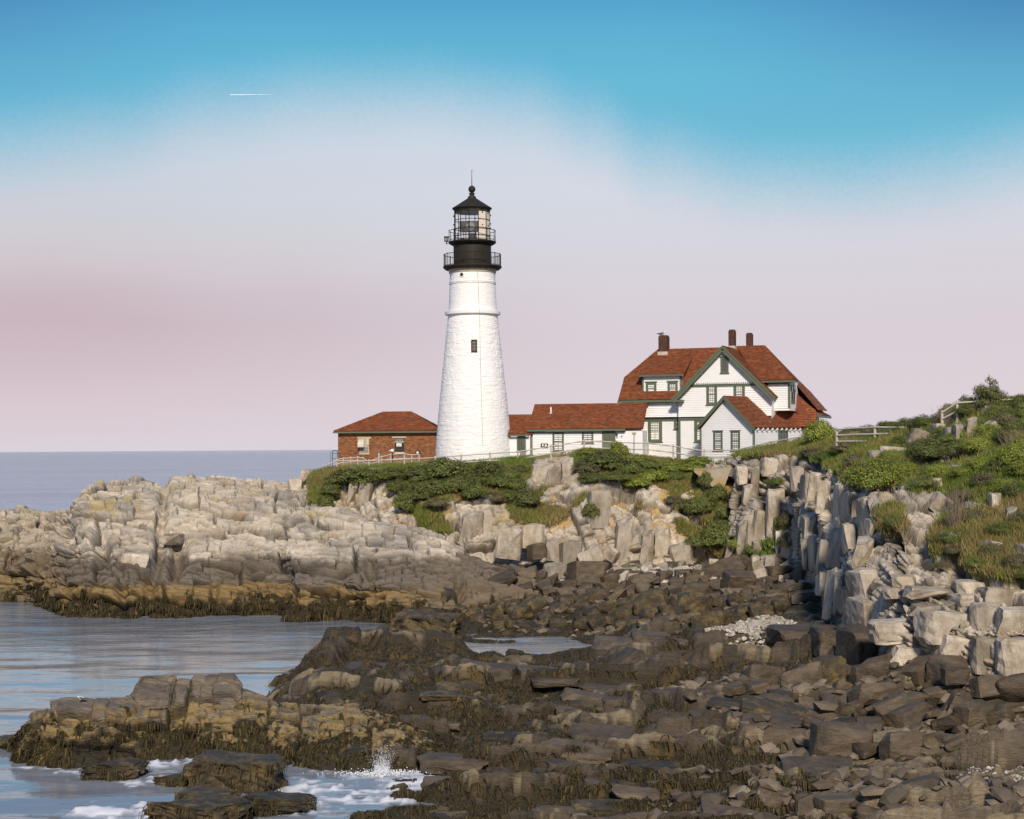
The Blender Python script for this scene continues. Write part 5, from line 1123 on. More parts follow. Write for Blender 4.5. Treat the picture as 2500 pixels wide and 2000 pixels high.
# right dormer (bay) with hipped top
tb = 0.4
bS0, bZ1 = fh.front(1874, 932, tb); bS1 = fh.front(1927, 932, tb)[0]; bZ0 = fh.front(1927, 972, tb)[1] - 0.9
b = MB(); b.fbox(fh, bS0, bS1, tb, tb + 4.2, bZ0 - 0.2, bZ1); bd = b.build('bay_dormer', M_white, KH)
siding(bd, [fh.pt(bS0, tb, bZ0), fh.pt(bS1, tb, bZ0), fh.pt(bS1, tb, bZ1), fh.pt(bS0, tb, bZ1)], fh.e1, 12)
ovb = 0.45; zeb = bZ1 + 0.12
roof(bd, [fh.pt(bS0 - 0.8, tb - ovb, zeb), fh.pt(bS1 + ovb, tb - ovb, zeb), fh.pt(rR, tr_, zR + 0.06), fh.pt(rR - 2.6, tr_, zR + 0.06)], fh.e1, seed=28, name='bay_roof')
roof(bd, [fh.pt(bS1 + ovb, tb - ovb, zeb), fh.pt(bS1 + ovb, tb + 2.2, zeb), fh.pt(rR, tr_ + 0.3, zR + 0.06), fh.pt(rR, tr_, zR + 0.06)], fh.e2, seed=29, name='bay_roof')
b = MB(); b.fbox(fh, bS0 - 0.7, bS1 + ovb + 0.08, tb - ovb - 0.09, tb - ovb + 0.02, zeb - 0.22, zeb - 0.06); b.fbox(fh, bS1 + ovb - 0.03, bS1 + ovb + 0.08, tb - ovb + 0.021, tb + 2.2, zeb - 0.22, zeb - 0.06); b.build('gutter', M_green, bd)
b = MB(); b.fbox(fh, bS0, bS1 + 0.06, tb - 0.07, tb, bZ1 - 0.25, bZ1); b.fbox(fh, bS1 - 0.12, bS1 + 0.06, tb - 0.06, tb + 0.1, bZ0, bZ1 - 0.26); b.build('corner_board', M_green, bd)
for tq in (0.75, 1.75):
    b = MB(); b.fbox(fh, bS1 - 0.02, bS1 + 0.06, tb + tq, tb + tq + 0.72, bZ1 - 1.95, bZ1 - 0.3); sw = b.build('side_window', M_green, bd)
    b = MB(); b.fbox(fh, bS1 + 0.05, bS1 + 0.075, tb + tq + 0.14, tb + tq + 0.58, bZ1 - 1.8, bZ1 - 0.42); b.build('glass', M_glass, sw)
# chimneys
def chimney(px0, px1, pytop, pybase, t, dep, taper):
    sa, zt_ = fh.front(px0, pytop, t); sb, zb_ = fh.front(px1, pybase, t); h = zt_ - zb_
    b = MB(); b.fbox(fh, sa + 0.02, sb - 0.02, t + 0.02, t + dep - 0.02, zb_ - 1.2, zt_ - 0.02); ch = b.build('chimney', M_mortar, KH)
    for (p0, p1, ud, lf) in (((sa + 0.02, t + 0.02), (sb - 0.02, t + 0.02), fh.e1, 0.02), ((sb - 0.02, t + 0.02), (sb - 0.02, t + dep - 0.02), fh.e2, 0.02), ((sa + 0.02, t + 0.02), (sa + 0.02, t + dep - 0.02), fh.e2, -0.02)):
        courses('bricks', [fh.pt(*p0, zb_), fh.pt(*p1, zb_), fh.pt(*p1, zt_), fh.pt(*p0, zt_)], ud, M_brick, ch, 0.09, 0.24, lift=lf, base=0.001 if lf > 0 else -0.001, tint=chimbrick_tint, gap=0.012, flat=True)
    b = MB(); b.fbox(fh, sa + 0.06, sb - 0.06, t + 0.05, t + dep - 0.05, zt_ - 0.021, zt_ + 0.12); b.build('chimney_cap', M_cap, ch)
    b = MB(); b.fbox(fh, sa - 0.05, sb + 0.05, t - 0.06, t + dep, zb_ - 0.25, zb_ + 0.14); b.build('flashing', M_flash, ch)
    return fh.pt((sa + sb) / 2, t + dep / 2, zt_)
M_cap = nmat('soot_dark_brick', (0.085, 0.036, 0.022), 0.9, noise=0.3, nscale=5)
ctop = chimney(1607, 1628.5, 822, 862, tr_ - 0.55, 1.0, 0)
chimney(1778, 1793, 808, 848, tr_ - 0.9, 0.8, 0)
chimney(1821, 1835, 816, 849, tr_ + 0.1, 0.8, 0)
b = MB(); b.prism([fh.pt(0, 0, 9.2), fh.pt(wS1 + 2, 0, 9.2), fh.pt(wS1 + 2, 0, z0 + 0.35), fh.pt(0, 0, z0 + 0.35)], fh.e2 * -0.04); b.build('foundation', M_found, KH)

# ---------------------------------------------------------------- gabled wing in front of the house
O = at(1712, 1122, 144.0); fw = Frame((O.x, O.y), 36)
WG = empty('gabled_wing', (O.x, O.y, 9.9), 'low white clapboard wing with red gable roof in front of the keepers house', 'building')
z0 = 9.7
s1, _ = fw.front(1840, 1043); zeW = fw.front(1776, 1044)[1]; aS, aZ = fw.front(1767, 966, -0.35); lS, lZ = fw.front(1697, 1046, -0.35); rS, rZ = fw.front(1842, 1044, -0.35); lZ = rZ = (lZ + rZ) / 2
Lw = 10.5
am = (0 + s1) / 2; aS = (lS + rS) / 2 * 0.4 + aS * 0.6
b = MB(); b.prism([fw.pt(0, 0, z0), fw.pt(s1, 0, z0), fw.pt(s1, 0, zeW - 0.1), fw.pt(aS, 0, aZ - 0.22), fw.pt(0, 0, zeW - 0.1)], fw.e2 * Lw); b.build('wall', M_white, WG)
siding(WG, [fw.pt(0, 0, z0), fw.pt(s1, 0, z0), fw.pt(s1, 0, zeW - 0.1), fw.pt(aS, 0, aZ - 0.25), fw.pt(0, 0, zeW - 0.1)], fw.e1, 14)
courses('clapboards', [fw.pt(s1, 0, z0), fw.pt(s1, Lw, z0), fw.pt(s1, Lw, zeW - 0.1), fw.pt(s1, 0, zeW - 0.1)], fw.e2, M_white, WG, 0.125, None, lift=0.02, base=0.003)
roof(WG, [fw.pt(rS, -0.35, rZ), fw.pt(aS, -0.35, aZ), fw.pt(aS, Lw, aZ), fw.pt(rS, Lw, rZ)], fw.e2, seed=30)
roof(WG, [fw.pt(lS, -0.35, lZ), fw.pt(aS, -0.35, aZ), fw.pt(aS, Lw, aZ), fw.pt(lS, Lw, lZ)], fw.e2, seed=31)
for S_ in (lS, rS):
    b = MB(); b.beam(fw.pt(S_, -0.40, lZ - 0.18), fw.pt(aS, -0.40, aZ - 0.18), 0.08, 0.26); b.build('bargeboard', M_green, WG)
for s_ in (0, s1):
    b = MB(); b.fbox(fw, s_ - 0.10, s_ + 0.09, -0.05, 0.06, z0, zeW - 0.14); b.build('corner_board', M_green, WG)
window(WG, fw, 1742, 1053, 1765, 1100, 0.0, 3, 3, M_glass, case=0.16, trimmat=M_green)
window(WG, fw, 1784.5, 1052.5, 1807.5, 1100, 0.0, 3, 3, M_glass, case=0.16)
q = [fw.side(1899, 1052, s1), fw.side(1922, 1078, s1)]
f2 = Frame((fw.pt(s1, 0, 0).x, fw.pt(s1, 0, 0).y), 36 - 90)
window(WG, f2, 1899, 1052, 1922.5, 1078, 0.0, 3, 2, M_glass, case=0.14, split=False)
for k in range(10):
    tq = 0.4 + k * 0.9; b = MB(); b.beam(fw.pt(s1 + 0.02, tq, zeW - 0.22), fw.pt(s1 + 0.30, tq, zeW - 0.12), 0.09, 0.16); b.build('rafter_tail', M_white, WG)
b = MB(); b.prism([fw.pt(0, -0.03, 9.0), fw.pt(s1, -0.03, 9.0), fw.pt(s1, -0.03, z0 + 0.3), fw.pt(0, -0.03, z0 + 0.3)], fw.e2 * -0.03); b.build('foundation', M_found, WG)

# gull on the left chimney
def gull(name, loc, s, flip, label, cat='bird'):
    g = empty(name, loc, label, cat)
    me = bpy.data.meshes.new('body'); bm = bmesh.new()
    ch = [(-0.34, 0.20, .03), (-0.24, 0.21, .07), (-0.08, 0.20, .115), (0.06, 0.21, .105), (0.13, 0.27, .06), (0.16, 0.33, .055), (0.20, 0.345, .05), (0.225, 0.34, .02)]
    pv = None
    for x, z, r in ch:
        rg = [bm.verts.new((x * flip * s, math.cos(2 * math.pi * k / 10) * r * s, (z + math.sin(2 * math.pi * k / 10) * r) * s)) for k in range(10)]
        if pv:
            for k in range(10): bm.faces.new((pv[k], pv[(k + 1) % 10], rg[(k + 1) % 10], rg[k]))
        else: bm.faces.new(rg)
        pv = rg
    bm.faces.new(pv); bmesh.ops.recalc_face_normals(bm, faces=bm.faces); bm.to_mesh(me); bm.free(); me.materials.append(M_feather)
    me.polygons.foreach_set('use_smooth', [True] * len(me.polygons)); link('body', me, g, True)
    for sg in (-1, 1):
        b = MB(); w = [(0.10, .27), (0.0, .30), (-0.2, .27), (-0.46, .21), (-0.3, .17), (-0.05, .17)]
        b.prism([(x * flip * s, sg * 0.105 * s, z * s) for x, z in w], (0, sg * 0.02 * s, 0)); b.build('wing', M_wing, g, local=True)
        b = MB(); b.tube((0.0, sg * 0.04 * s, 0.0), (0.0, sg * 0.04 * s, 0.12 * s), 0.012 * s, n=5); b.beam((-.02 * flip * s, sg * .04 * s, .005), (.07 * flip * s, sg * .04 * s, .005), .04 * s, .008 * s); b.build('leg', M_orange, g, local=True)
    b = MB(); b.tube((0.21 * flip * s, 0, .34 * s), (0.29 * flip * s, 0, .325 * s), 0.02 * s, 0.006 * s, 6); b.build('bill', M_orange, g, local=True)
    return g
gull('gull', ctop + Vector((-0.1, -0.1, 0.0)), 1.35, 1, 'gull with dark wings standing on the left brick chimney of the house')
# ================================================================== ROCKS, PLANTS, FENCES AND SMALL THINGS
CP, CPX, CPY = CLIFF['P'], CLIFF['px'], CLIFF['py']
CT = CLIFF['T']
def cliff_hit(px, py, rad=7):
    """point of the visible cliff surface nearest the sight line"""
    m = (np.abs(CPX - px) < rad) & (np.abs(CPY - py) < rad) & (CT > 0.9) & (CT < 6.6)
    if not m.any(): return cliff_hit(px, py, rad * 2) if rad < 60 else at(px, py, 120)
    k = np.where(m)[0]; return Vector(CP[k[np.argmin(CP[k, 1])]])
def rock_mesh(name, seed, mat, blocky=0.45, n=26, rough=0.05, cuts=2, smoothit=0):
    g = random.Random(seed); bm = bmesh.new()
    for _ in range(n):
        p = [g.uniform(-1, 1) for _ in range(3)]; q = [math.copysign(abs(c) ** blocky, c) for c in p]
        k = 1.0 / max(1.0, (sum(abs(c) ** 4 for c in q)) ** 0.25); bm.verts.new([c * k for c in q])
    r = bmesh.ops.convex_hull(bm, input=bm.verts)
    bmesh.ops.delete(bm, geom=[v for v in bm.verts if not v.link_faces], context='VERTS')
    bmesh.ops.dissolve_limit(bm, angle_limit=R(14), verts=bm.verts, edges=bm.edges)
    bmesh.ops.triangulate(bm, faces=bm.faces)
    bmesh.ops.subdivide_edges(bm, edges=bm.edges, cuts=cuts, use_grid_fill=True)
    for _ in range(smoothit): bmesh.ops.smooth_vert(bm, verts=bm.verts, factor=0.5, use_axis_x=True, use_axis_y=True, use_axis_z=True)
    bm.normal_update(); V = np.array([v.co[:] for v in bm.verts])
    if rough > 0.2: V = V * (2.2, 1, 1)
    d = rough * fbm(V + seed, 1.6, 3, seed) + rough * 0.5 * fbm(V * (1, 1, 4) + seed, 2.5, 2, seed + 5) + (0.6 * rough * fbm(V + seed, 5.0, 3, seed + 9) if rough > 0.2 else 0)
    for v, k in zip(bm.verts, d): v.co += v.normal * float(k)
    me = bpy.data.meshes.new(name); bm.to_mesh(me); bm.free(); me.materials.append(mat); return me
ROCKS = {k: [rock_mesh('boulder', 40 + 13 * i + s, m, bl, n_, ro, 6 if k == 'ledge' else 2, sm) for i in range(7)] for k, m, s, bl, n_, ro, sm in
         (('pale', M_bpale, 0, 0.40, 24, 0.06, 0), ('brown', M_bbrown, 200, 0.42, 24, 0.07, 0), ('dark', M_bdark, 400, 0.6, 40, 0.14, 1), ('ledge', M_bdark, 700, 0.34, 44, 0.22, 0), ('round', M_bbrown, 600, 0.7, 60, 0.06, 1))}
SLABS = {k: [rock_mesh('rock_slab', 900 + 17 * i + s, m, 0.30, 34, 0.11, 3) for i in range(6)] for k, m, s in (('pale', M_bpale, 0), ('brown', M_bbrown, 300), ('dark', M_bdark, 500))}
from mathutils import Euler
def slab(px0, py0, px1, py1, Y, depth=1.2, rot=0, yaw=0, kind='pale', parent=None, pitch=0, name='rock_slab'):
    c = at((px0 + px1) / 2, (py0 + py1) / 2, Y); w, h = (px1 - px0) * Y / FPX, (py1 - py0) * Y / FPX
    o = link(name, rnd.choice(SLABS[kind]), parent)
    o.location = c; o.scale = (w * 0.56, depth * 0.55, h * 0.56); o.rotation_euler = Euler((R(pitch), R(rot), R(yaw)), 'XYZ'); return o
# bedrock blocks that stand out of the cliff, headland and hillside
def surf_Y(px, py):
    return cliff_hit(px, py).y
for q in ((1122, 1248, 1182, 1342, 2), (1160, 1244, 1203, 1318, -4), (1290, 1128, 1352, 1205, 8), (1330, 1140, 1372, 1212, 3), (1368, 1118, 1405, 1190, -6), (828, 1182, 850, 1240, 8), (850, 1178, 874, 1238, 6), (878, 1176, 906, 1244, 8), (918, 1174, 956, 1214, 6),
          (1436, 1196, 1490, 1292, 2), (1500, 1262, 1545, 1385, 2), (1560, 1292, 1596, 1385, 3), (1596, 1290, 1640, 1380, -5), (1638, 1328, 1690, 1385, -8), (1770, 1320, 1800, 1376, 6), (1858, 1118, 1896, 1165, 6), (1812, 1182, 1836, 1236, 2), (1866, 1248, 1908, 1328, -8)):
    Yq = surf_Y((q[0] + q[2]) / 2, (q[1] + q[3]) / 2) + 0.45; slab(*q[:4], Yq, 1.6, q[4], rnd.uniform(-8, 8), 'pale', cliff_obj)
for q in ((2182, 1408, 2262, 1430, 4), (2270, 1414, 2322, 1434, 2), (2335, 1420, 2400, 1446, 3), (2212, 1438, 2318, 1462, 4), (2222, 1474, 2330, 1498, -3), (2128, 1516, 2245, 1566, -4), (2330, 1452, 2400, 1476, 2), (2160, 1434, 2216, 1456, 0), (2250, 1496, 2368, 1570, 6), (2290, 1552, 2372, 1626, 8), (2372, 1478, 2436, 1560, 2), (2378, 1556, 2432, 1640, 6), (2436, 1488, 2540, 1566, 0), (2440, 1560, 2530, 1645, -2), (2172, 1572, 2290, 1632, 4), (2400, 1436, 2520, 1482, 5)):
    Yq = surf_Y((q[0] + q[2]) / 2, (q[1] + q[3]) / 2) + 0.6; slab(q[0] - 5, q[1] - 4, q[2] + 5, q[3] + 5, Yq, 1.6, q[4] + rnd.uniform(-3, 3), rnd.uniform(-10, 10), 'pale', cliff_obj)
for q in ((2276, 1034, 2302, 1088, 2), (2304, 1044, 2326, 1092, 6), (2328, 1036, 2350, 1084, -4), (2358, 1018, 2384, 1072, 2), (2386, 1034, 2442, 1082, -30), (2220, 1050, 2274, 1098, 18), (2250, 1138, 2380, 1162, -8), (2120, 1100, 2152, 1132, 0), (2418, 1128, 2436, 1164, 12), (2414, 1204, 2446, 1266, 4), (2452, 1236, 2480, 1290, 4), (2268, 1210, 2330, 1262, 34), (2150, 1092, 2230, 1112, 6), (2215, 1170, 2300, 1196, -4), (2318, 1098, 2350, 1112, 0), (2440, 1180, 2500, 1200, 8), (2360, 1228, 2410, 1248, 12), (2300, 1300, 2330, 1345, 20), (2480, 1330, 2520, 1380, 0), (2400, 1320, 2440, 1345, 10)):
    Yq = surf_Y((q[0] + q[2]) / 2, (q[1] + q[3]) / 2) + 0.2; slab(*q[:4], Yq, 1.2, q[4], rnd.uniform(-12, 12), 'pale', cliff_obj)
for x0, x1, y0, y1, skip in ((1962, 1994, 1165, 1395, .1), (1999, 2021, 1180, 1440, .1), (2025, 2057, 1190, 1500, .1), (2061, 2083, 1205, 1560, .1), (2087, 2128, 1215, 1590, .1), (1800, 1835, 1150, 1380, .3), (1838, 1872, 1140, 1385, .35), (1874, 1912, 1150, 1385, .35), (1916, 1958, 1150, 1390, .25)):
    y = y0
    while y < y1 - 20:
        h = rnd.uniform(34, 115); xm = rnd.uniform(x0 + 0.35 * (x1 - x0), x0 + 0.65 * (x1 - x0)) if rnd.random() < 0.45 else None
        for xa, xb in (((x0, x1),) if xm is None else ((x0, xm), (xm, x1))):
            if rnd.random() < skip: continue
            yb = min(y + h * rnd.uniform(0.85, 1.1), y1 + 10); ya = y + rnd.uniform(-8, 8); p_ = surf_Y((xa + xb) / 2, (ya + yb) / 2)
            slab(xa - 4, ya - 5, xb + 4, yb + 5, p_ + 0.45, rnd.uniform(1.4, 2.4), rnd.uniform(-9, 11), rnd.uniform(-22, 12), 'pale', cliff_obj, pitch=rnd.uniform(-10, 6))
        y += h
slab(2386, 990, 2476, 1022, 97.0, 1.8, 4, 0, 'pale', cliff_obj)
head_obj = bpy.data.objects['headland']
for q in ((735, 1147, 770, 1185, 4, 141.5), (768, 1150, 792, 1195, 10, 140.5), (705, 1168, 740, 1200, 0, 140), (300, 1350, 372, 1395, 4, 117.5), (395, 1302, 445, 1330, 2, 122)):
    slab(*q[:4], q[5], 1.8, q[4], rnd.uniform(-10, 10), 'pale', head_obj)
# ledges of the reef
for q in ((1110, 1614, 1196, 1692, 3, 77.5), (1186, 1620, 1262, 1698, 2, 77.3), (1258, 1628, 1380, 1690, 3, 77.2), (1380, 1636, 1462, 1690, 2, 77), (1455, 1640, 1540, 1692, 1, 76.8), (838, 1622, 950, 1664, 2, 79), (985, 1628, 1110, 1670, 4, 78.6),
          (1440, 1556, 1560, 1612, 4, 88), (1540, 1545, 1640, 1590, 4, 88.5), (1640, 1560, 1760, 1596, 4, 87), (1880, 1528, 1990, 1590, 1, 78), (1985, 1530, 2075, 1600, 2, 75.5), (2058, 1528, 2120, 1640, 2, 70.5), (1560, 1600, 1690, 1640, 3, 84), (1760, 1590, 1860, 1640, -2, 80)):
    slab(*q[:4], q[5], 2.6, q[4], rnd.uniform(-8, 8), 'brown', shore_obj, name='rock_ledge')

for k in range(44):
    px, py = rnd.uniform(960, 2000), rnd.uniform(1630, 2010)
    if py > 1860 and px < 1080: continue
    w = rnd.uniform(60, 190); h = w * rnd.uniform(0.10, 0.22); p = shore_hit(px, py); p.z = max(p.z, shore_z(p.x, p.y)) - h * p.y / FPX * 0.05
    o = link('rock_ledge', rnd.choice(SLABS[rnd.choice(('brown', 'brown', 'dark'))]), shore_obj); o.location = p; s_ = p.y / FPX
    o.scale = (w * s_ * 0.56, w * s_ * rnd.uniform(0.2, 0.36), h * s_ * 0.6); o.rotation_euler = Euler((R(rnd.uniform(2, 16)), R(rnd.uniform(-2, 12)), R(rnd.uniform(-16, 4))), 'XYZ')
# boulders that can be told apart
def boulder(px, py, wpx, hpx, kind, label, group=None, Y=None, rot=0, yaw=None, depth=None, pitch=0, name='boulder', cat='boulder'):
    p = shore_hit(px, py) if Y is None else at(px, py, Y)
    o = bpy.data.objects.new(name, rnd.choice(ROCKS[kind])); C.objects.link(o)
    w, h = wpx * p.y / FPX, hpx * p.y / FPX
    o.location = p; o.scale = (w * 0.55, (depth or w * 0.75) * 0.55, h * 0.56)
    o.rotation_euler = Euler((R(pitch), R(rot), R(rnd.uniform(-30, 30) if yaw is None else yaw)), 'XYZ')
    return tag(o, label, cat, group)
boulder(1495, 1834, 66, 52, 'pale', 'pale flat-faced boulder lying alone on the dark seaweed', rot=14)
boulder(1520, 1622, 105, 46, 'brown', 'flat brown slab leaning up to the right on the reef ledge', rot=-28, Y=76)
boulder(1243, 1328, 62, 80, 'pale', 'pale pointed boulder, wedge shaped, at the foot of the middle cliff', Y=124, rot=8)
boulder(1300, 1310, 62, 66, 'pale', 'broad pale boulder with brown right side beside the wedge shaped one', Y=124.3)
boulder(1310, 1346, 46, 44, 'brown', 'small brown boulder below the broad pale one at the cliff foot', Y=122.5)
boulder(1350, 1348, 34, 58, 'pale', 'narrow upright pale boulder at the foot of the middle cliff', Y=122.6)
boulder(1394, 1350, 58, 64, 'pale', 'square pale boulder leaning on the cliff above the dark rubble', Y=122.6)
boulder(1448, 1362, 66, 50, 'pale', 'cracked pale boulder tilted left at the cliff foot', Y=121.8, rot=-24)
boulder(1492, 1352, 40, 38, 'pale', 'small pale cube of rock tilted right at the cliff foot', Y=121.6, rot=30)
boulder(1040, 1538, 172, 80, 'ledge', 'large weed hung rock block with golden face at the edge of the inlet', Y=102, depth=4)
boulder(575, 1888, 240, 82, 'ledge', 'long golden brown rock standing in the foam in front of the islet', Y=55.6, depth=2.2)
boulder(275, 1880, 135, 44, 'ledge', 'low dark rock awash left of the islet front', Y=57.5, depth=1.5)
boulder(420, 1905, 80, 26, 'ledge', 'small golden rock awash between the two front rocks', Y=56.2, depth=0.8)
boulder(480, 1985, 215, 70, 'ledge', 'broad brown rock rising from the surf at the bottom edge', Y=50.6, depth=2.0)
boulder(505, 1950, 150, 36, 'ledge', 'dark weedy rock behind the broad surf rock', Y=52.5, depth=1.4)
boulder(680, 1958, 160, 34, 'ledge', 'flat dark slab of rock lying in the surf', Y=52.0, depth=1.2, rot=6)
boulder(30, 1815, 92, 34, 'ledge', 'low black rock off the left tip of the islet', Y=64, depth=1.2)
boulder(1830, 1752, 150, 90, 'brown', 'greenish ridged boulder in the middle of the right hand rubble', rot=12, Y=68)
boulder(2335, 1650, 70, 44, 'brown', 'rounded grey boulder under the pale cliff slabs', Y=62)
boulder(2100, 1655, 52, 64, 'brown', 'upright pointed brown boulder before the dark cliff base', Y=66.5, rot=-10)
boulder(2030, 1640, 70, 70, 'dark', 'dark arch shaped boulder left of the pointed one', Y=67.5)
boulder(2175, 1728, 100, 48, 'brown', 'long tapered slab with pale edge in the right hand rubble', rot=-22, Y=61)
boulder(1815, 1848, 92, 66, 'dark', 'pyramid shaped weedy boulder on the lower shore', Y=59)
boulder(2045, 1970, 110, 58, 'round', 'large smooth golden boulder near the bottom edge', Y=46.5)
boulder(2150, 1965, 88, 60, 'round', 'smooth brown boulder right of the golden one', Y=46.2)
boulder(2245, 1945, 120, 90, 'brown', 'big sloping block with dark shaded side near the bottom edge', Y=46.6, rot=-18)
boulder(2390, 1930, 100, 52, 'round', 'golden stained flat topped block beside the pebble patch', Y=48)
boulder(2480, 1932, 90, 56, 'brown', 'dark block at the right edge beside the pebbles', Y=48)
boulder(2330, 1985, 130, 50, 'brown', 'low grey brown slab at the bottom edge below the pebbles', Y=45.2)
def where(px, marks): return min(marks, key=lambda m_: abs(m_[0] - px) + (abs(m_[1] - M_py) if len(m_) > 2 else 0))[-1]
M_py = 0
def describe(s, h, smin, smax, noun, marks, px, py):
    global M_py; M_py = py
    size = 'small' if s < smin * (smax / smin) ** 0.28 else ('large' if s > smin * (smax / smin) ** 0.6 else 'middling')
    shape = 'flat' if h / s < 0.52 else ('tall' if h / s > 0.70 else 'blocky')
    return f'{size} {shape} {noun} {where(px, marks)}'
COVE = [(1190, 'at the tip of the headland'), (1330, 'below the upright pale boulder'), (1450, 'below the cracked tilted boulder'), (1560, 'below the lichen stained slabs'), (1680, 'below the green gully'), (1790, 'below the concrete wall'), (1880, 'near the grey cliff wall'), (1960, 'at the foot of the grey cliff wall')]
LOWC = [(1040, 'behind the golden weed block'), (1150, 'beside the tidal pool'), (1290, 'above the tidal pool'), (1430, 'behind the first reef ledge'), (1560, 'left of the pebble patch'), (1700, 'at the left tip of the pebble patch'), (1850, 'behind the pebble patch')]
RUB = [(1700, 1720, 'on the reef left of the ridged boulder'), (1850, 1660, 'below the pebble patch'), (1850, 1800, 'near the pyramid shaped boulder'), (2030, 1660, 'beside the arch shaped boulder'), (2050, 1800, 'on the lower middle of the rubble'), (2190, 1690, 'under the dark cliff corner'), (2180, 1790, 'below the long tapered slab'), (2340, 1680, 'under the pale cliff slabs'), (2330, 1800, 'above the flat ledge'), (2470, 1690, 'under the cliff at the right edge'), (2470, 1810, 'above the right hand pebbles')]
LOWR = [(1650, 'on the weed at the bottom edge'), (1850, 'left of the smooth golden boulder'), (2080, 'around the smooth golden boulder'), (2260, 'beside the big sloping block'), (2430, 'beside the right hand pebbles')]
BANK = [(800, 'at the left end of the bank'), (900, 'under the mesh fence'), (980, 'above the orange lichen rock'), (1060, 'below the lighthouse'), (1140, 'below the lighthouse shed corner'), (1220, 'below the white shed'), (1280, 'left of the pale rock outcrop')]
KBANK = [(1440, 'right of the pale rock outcrop'), (1540, 'below the ell wing door'), (1600, 'below the left part of the house'), (1680, 'left of the concrete wall')]
GULLY = [(1660, 'on the lichen slope'), (1735, 'under the concrete wall'), (1775, 'in the lower gully'), (1900, 'on the grey cliff')]
SKYL = [(2050, 'behind the left end of the hill fence'), (2150, 'behind the hill fence'), (2230, 'where the hill fence climbs'), (2310, 'left of the upper fence'), (2400, 'under the juniper'), (2480, 'behind the upper fence end')]
HILL = [(2070, 1120, 'above the grey cliff wall'), (2190, 1150, 'beside the large bright cliff shrub'), (2330, 1100, 'below the upright hillside rocks'), (2420, 1100, 'in the thicket under the flat rock'), (2480, 1050, 'at the right edge near the flat rock'), (2480, 1170, 'at the right edge of the middle slope'), (2380, 1200, 'beside the bare pink shrub'), (2460, 1290, 'right of the bare pink shrub'), (2330, 1340, 'on the dry slope above the cleft'), (2450, 1380, 'on the dry slope above the pale slabs')]
def scatter(poly, n, smin, smax, kind, label, group, sink=0.2, aspect=(0.42, 0.8), dmin=0.6, tilt=26, kinds=None, lim=6000, marks=COVE):
    xs, ys = [p[0] for p in poly], [p[1] for p in poly]; got = []; tries = 0
    while len(got) < n and tries < lim:
        tries += 1; px, py = rnd.uniform(min(xs), max(xs)), rnd.uniform(min(ys), max(ys))
        if not inpoly(np.array([px]), np.array([py]), poly)[0]: continue
        s = smin * (smax / smin) ** (rnd.random() ** 1.6)
        if any(abs(px - a) < dmin * (s + c) * 0.5 and abs(py - b) < dmin * 0.5 * (s + c) * 0.5 for a, b, c in got): continue
        got.append((px, py, s)); h = s * rnd.uniform(*aspect)
        k = kind if kinds is None else rnd.choice(kinds)
        o = boulder(px, py, s, h, k, describe(s, h, smin, smax, label, marks, px, py), group, rot=rnd.uniform(-tilt, tilt * 0.5), pitch=rnd.uniform(-20, 20))
        o.location.z += h * o.location.y / FPX * (0.5 - sink) - 0.0
        z_s = shore_z(o.location.x, o.location.y); o.location.z = max(o.location.z, z_s + h * o.location.y / FPX * (0.32 - sink))
scatter([(1320, 1392), (1420, 1376), (1560, 1388), (1700, 1378), (1860, 1380), (1965, 1398), (1970, 1420), (1700, 1412), (1500, 1420), (1330, 1415)], 46, 22, 66, 'pale', 'pale broken boulder', 'pale boulders along the cliff foot')
scatter([(1150, 1420), (1330, 1405), (1700, 1405), (1970, 1412), (1960, 1475), (1600, 1480), (1250, 1480), (1140, 1450)], 100, 28, 95, 'brown', 'brown boulder in the cove', 'brown boulders of the cove')
scatter([(1010, 1490), (1250, 1475), (1600, 1478), (1955, 1478), (1900, 1510), (1690, 1545), (1440, 1535), (1180, 1535), (1060, 1530)], 58, 36, 100, 'dark', 'weed covered boulder', 'weed covered boulders of the cove', marks=LOWC)
scatter([(1740, 1680), (1900, 1645), (2100, 1640), (2500, 1655), (2520, 1830), (2250, 1850), (2050, 1850), (1840, 1790)], 62, 40, 150, 'brown', 'brown boulder', 'boulders below the right hand cliff', marks=RUB, kinds=['brown', 'brown', 'brown', 'round', 'dark'])
scatter([(1850, 1925), (2150, 1905), (2500, 1930), (2500, 2010), (1500, 2010), (1600, 1970)], 24, 40, 110, 'round', 'worn brown boulder', 'worn boulders low on the shore', marks=LOWR, kinds=['round', 'brown', 'round'])

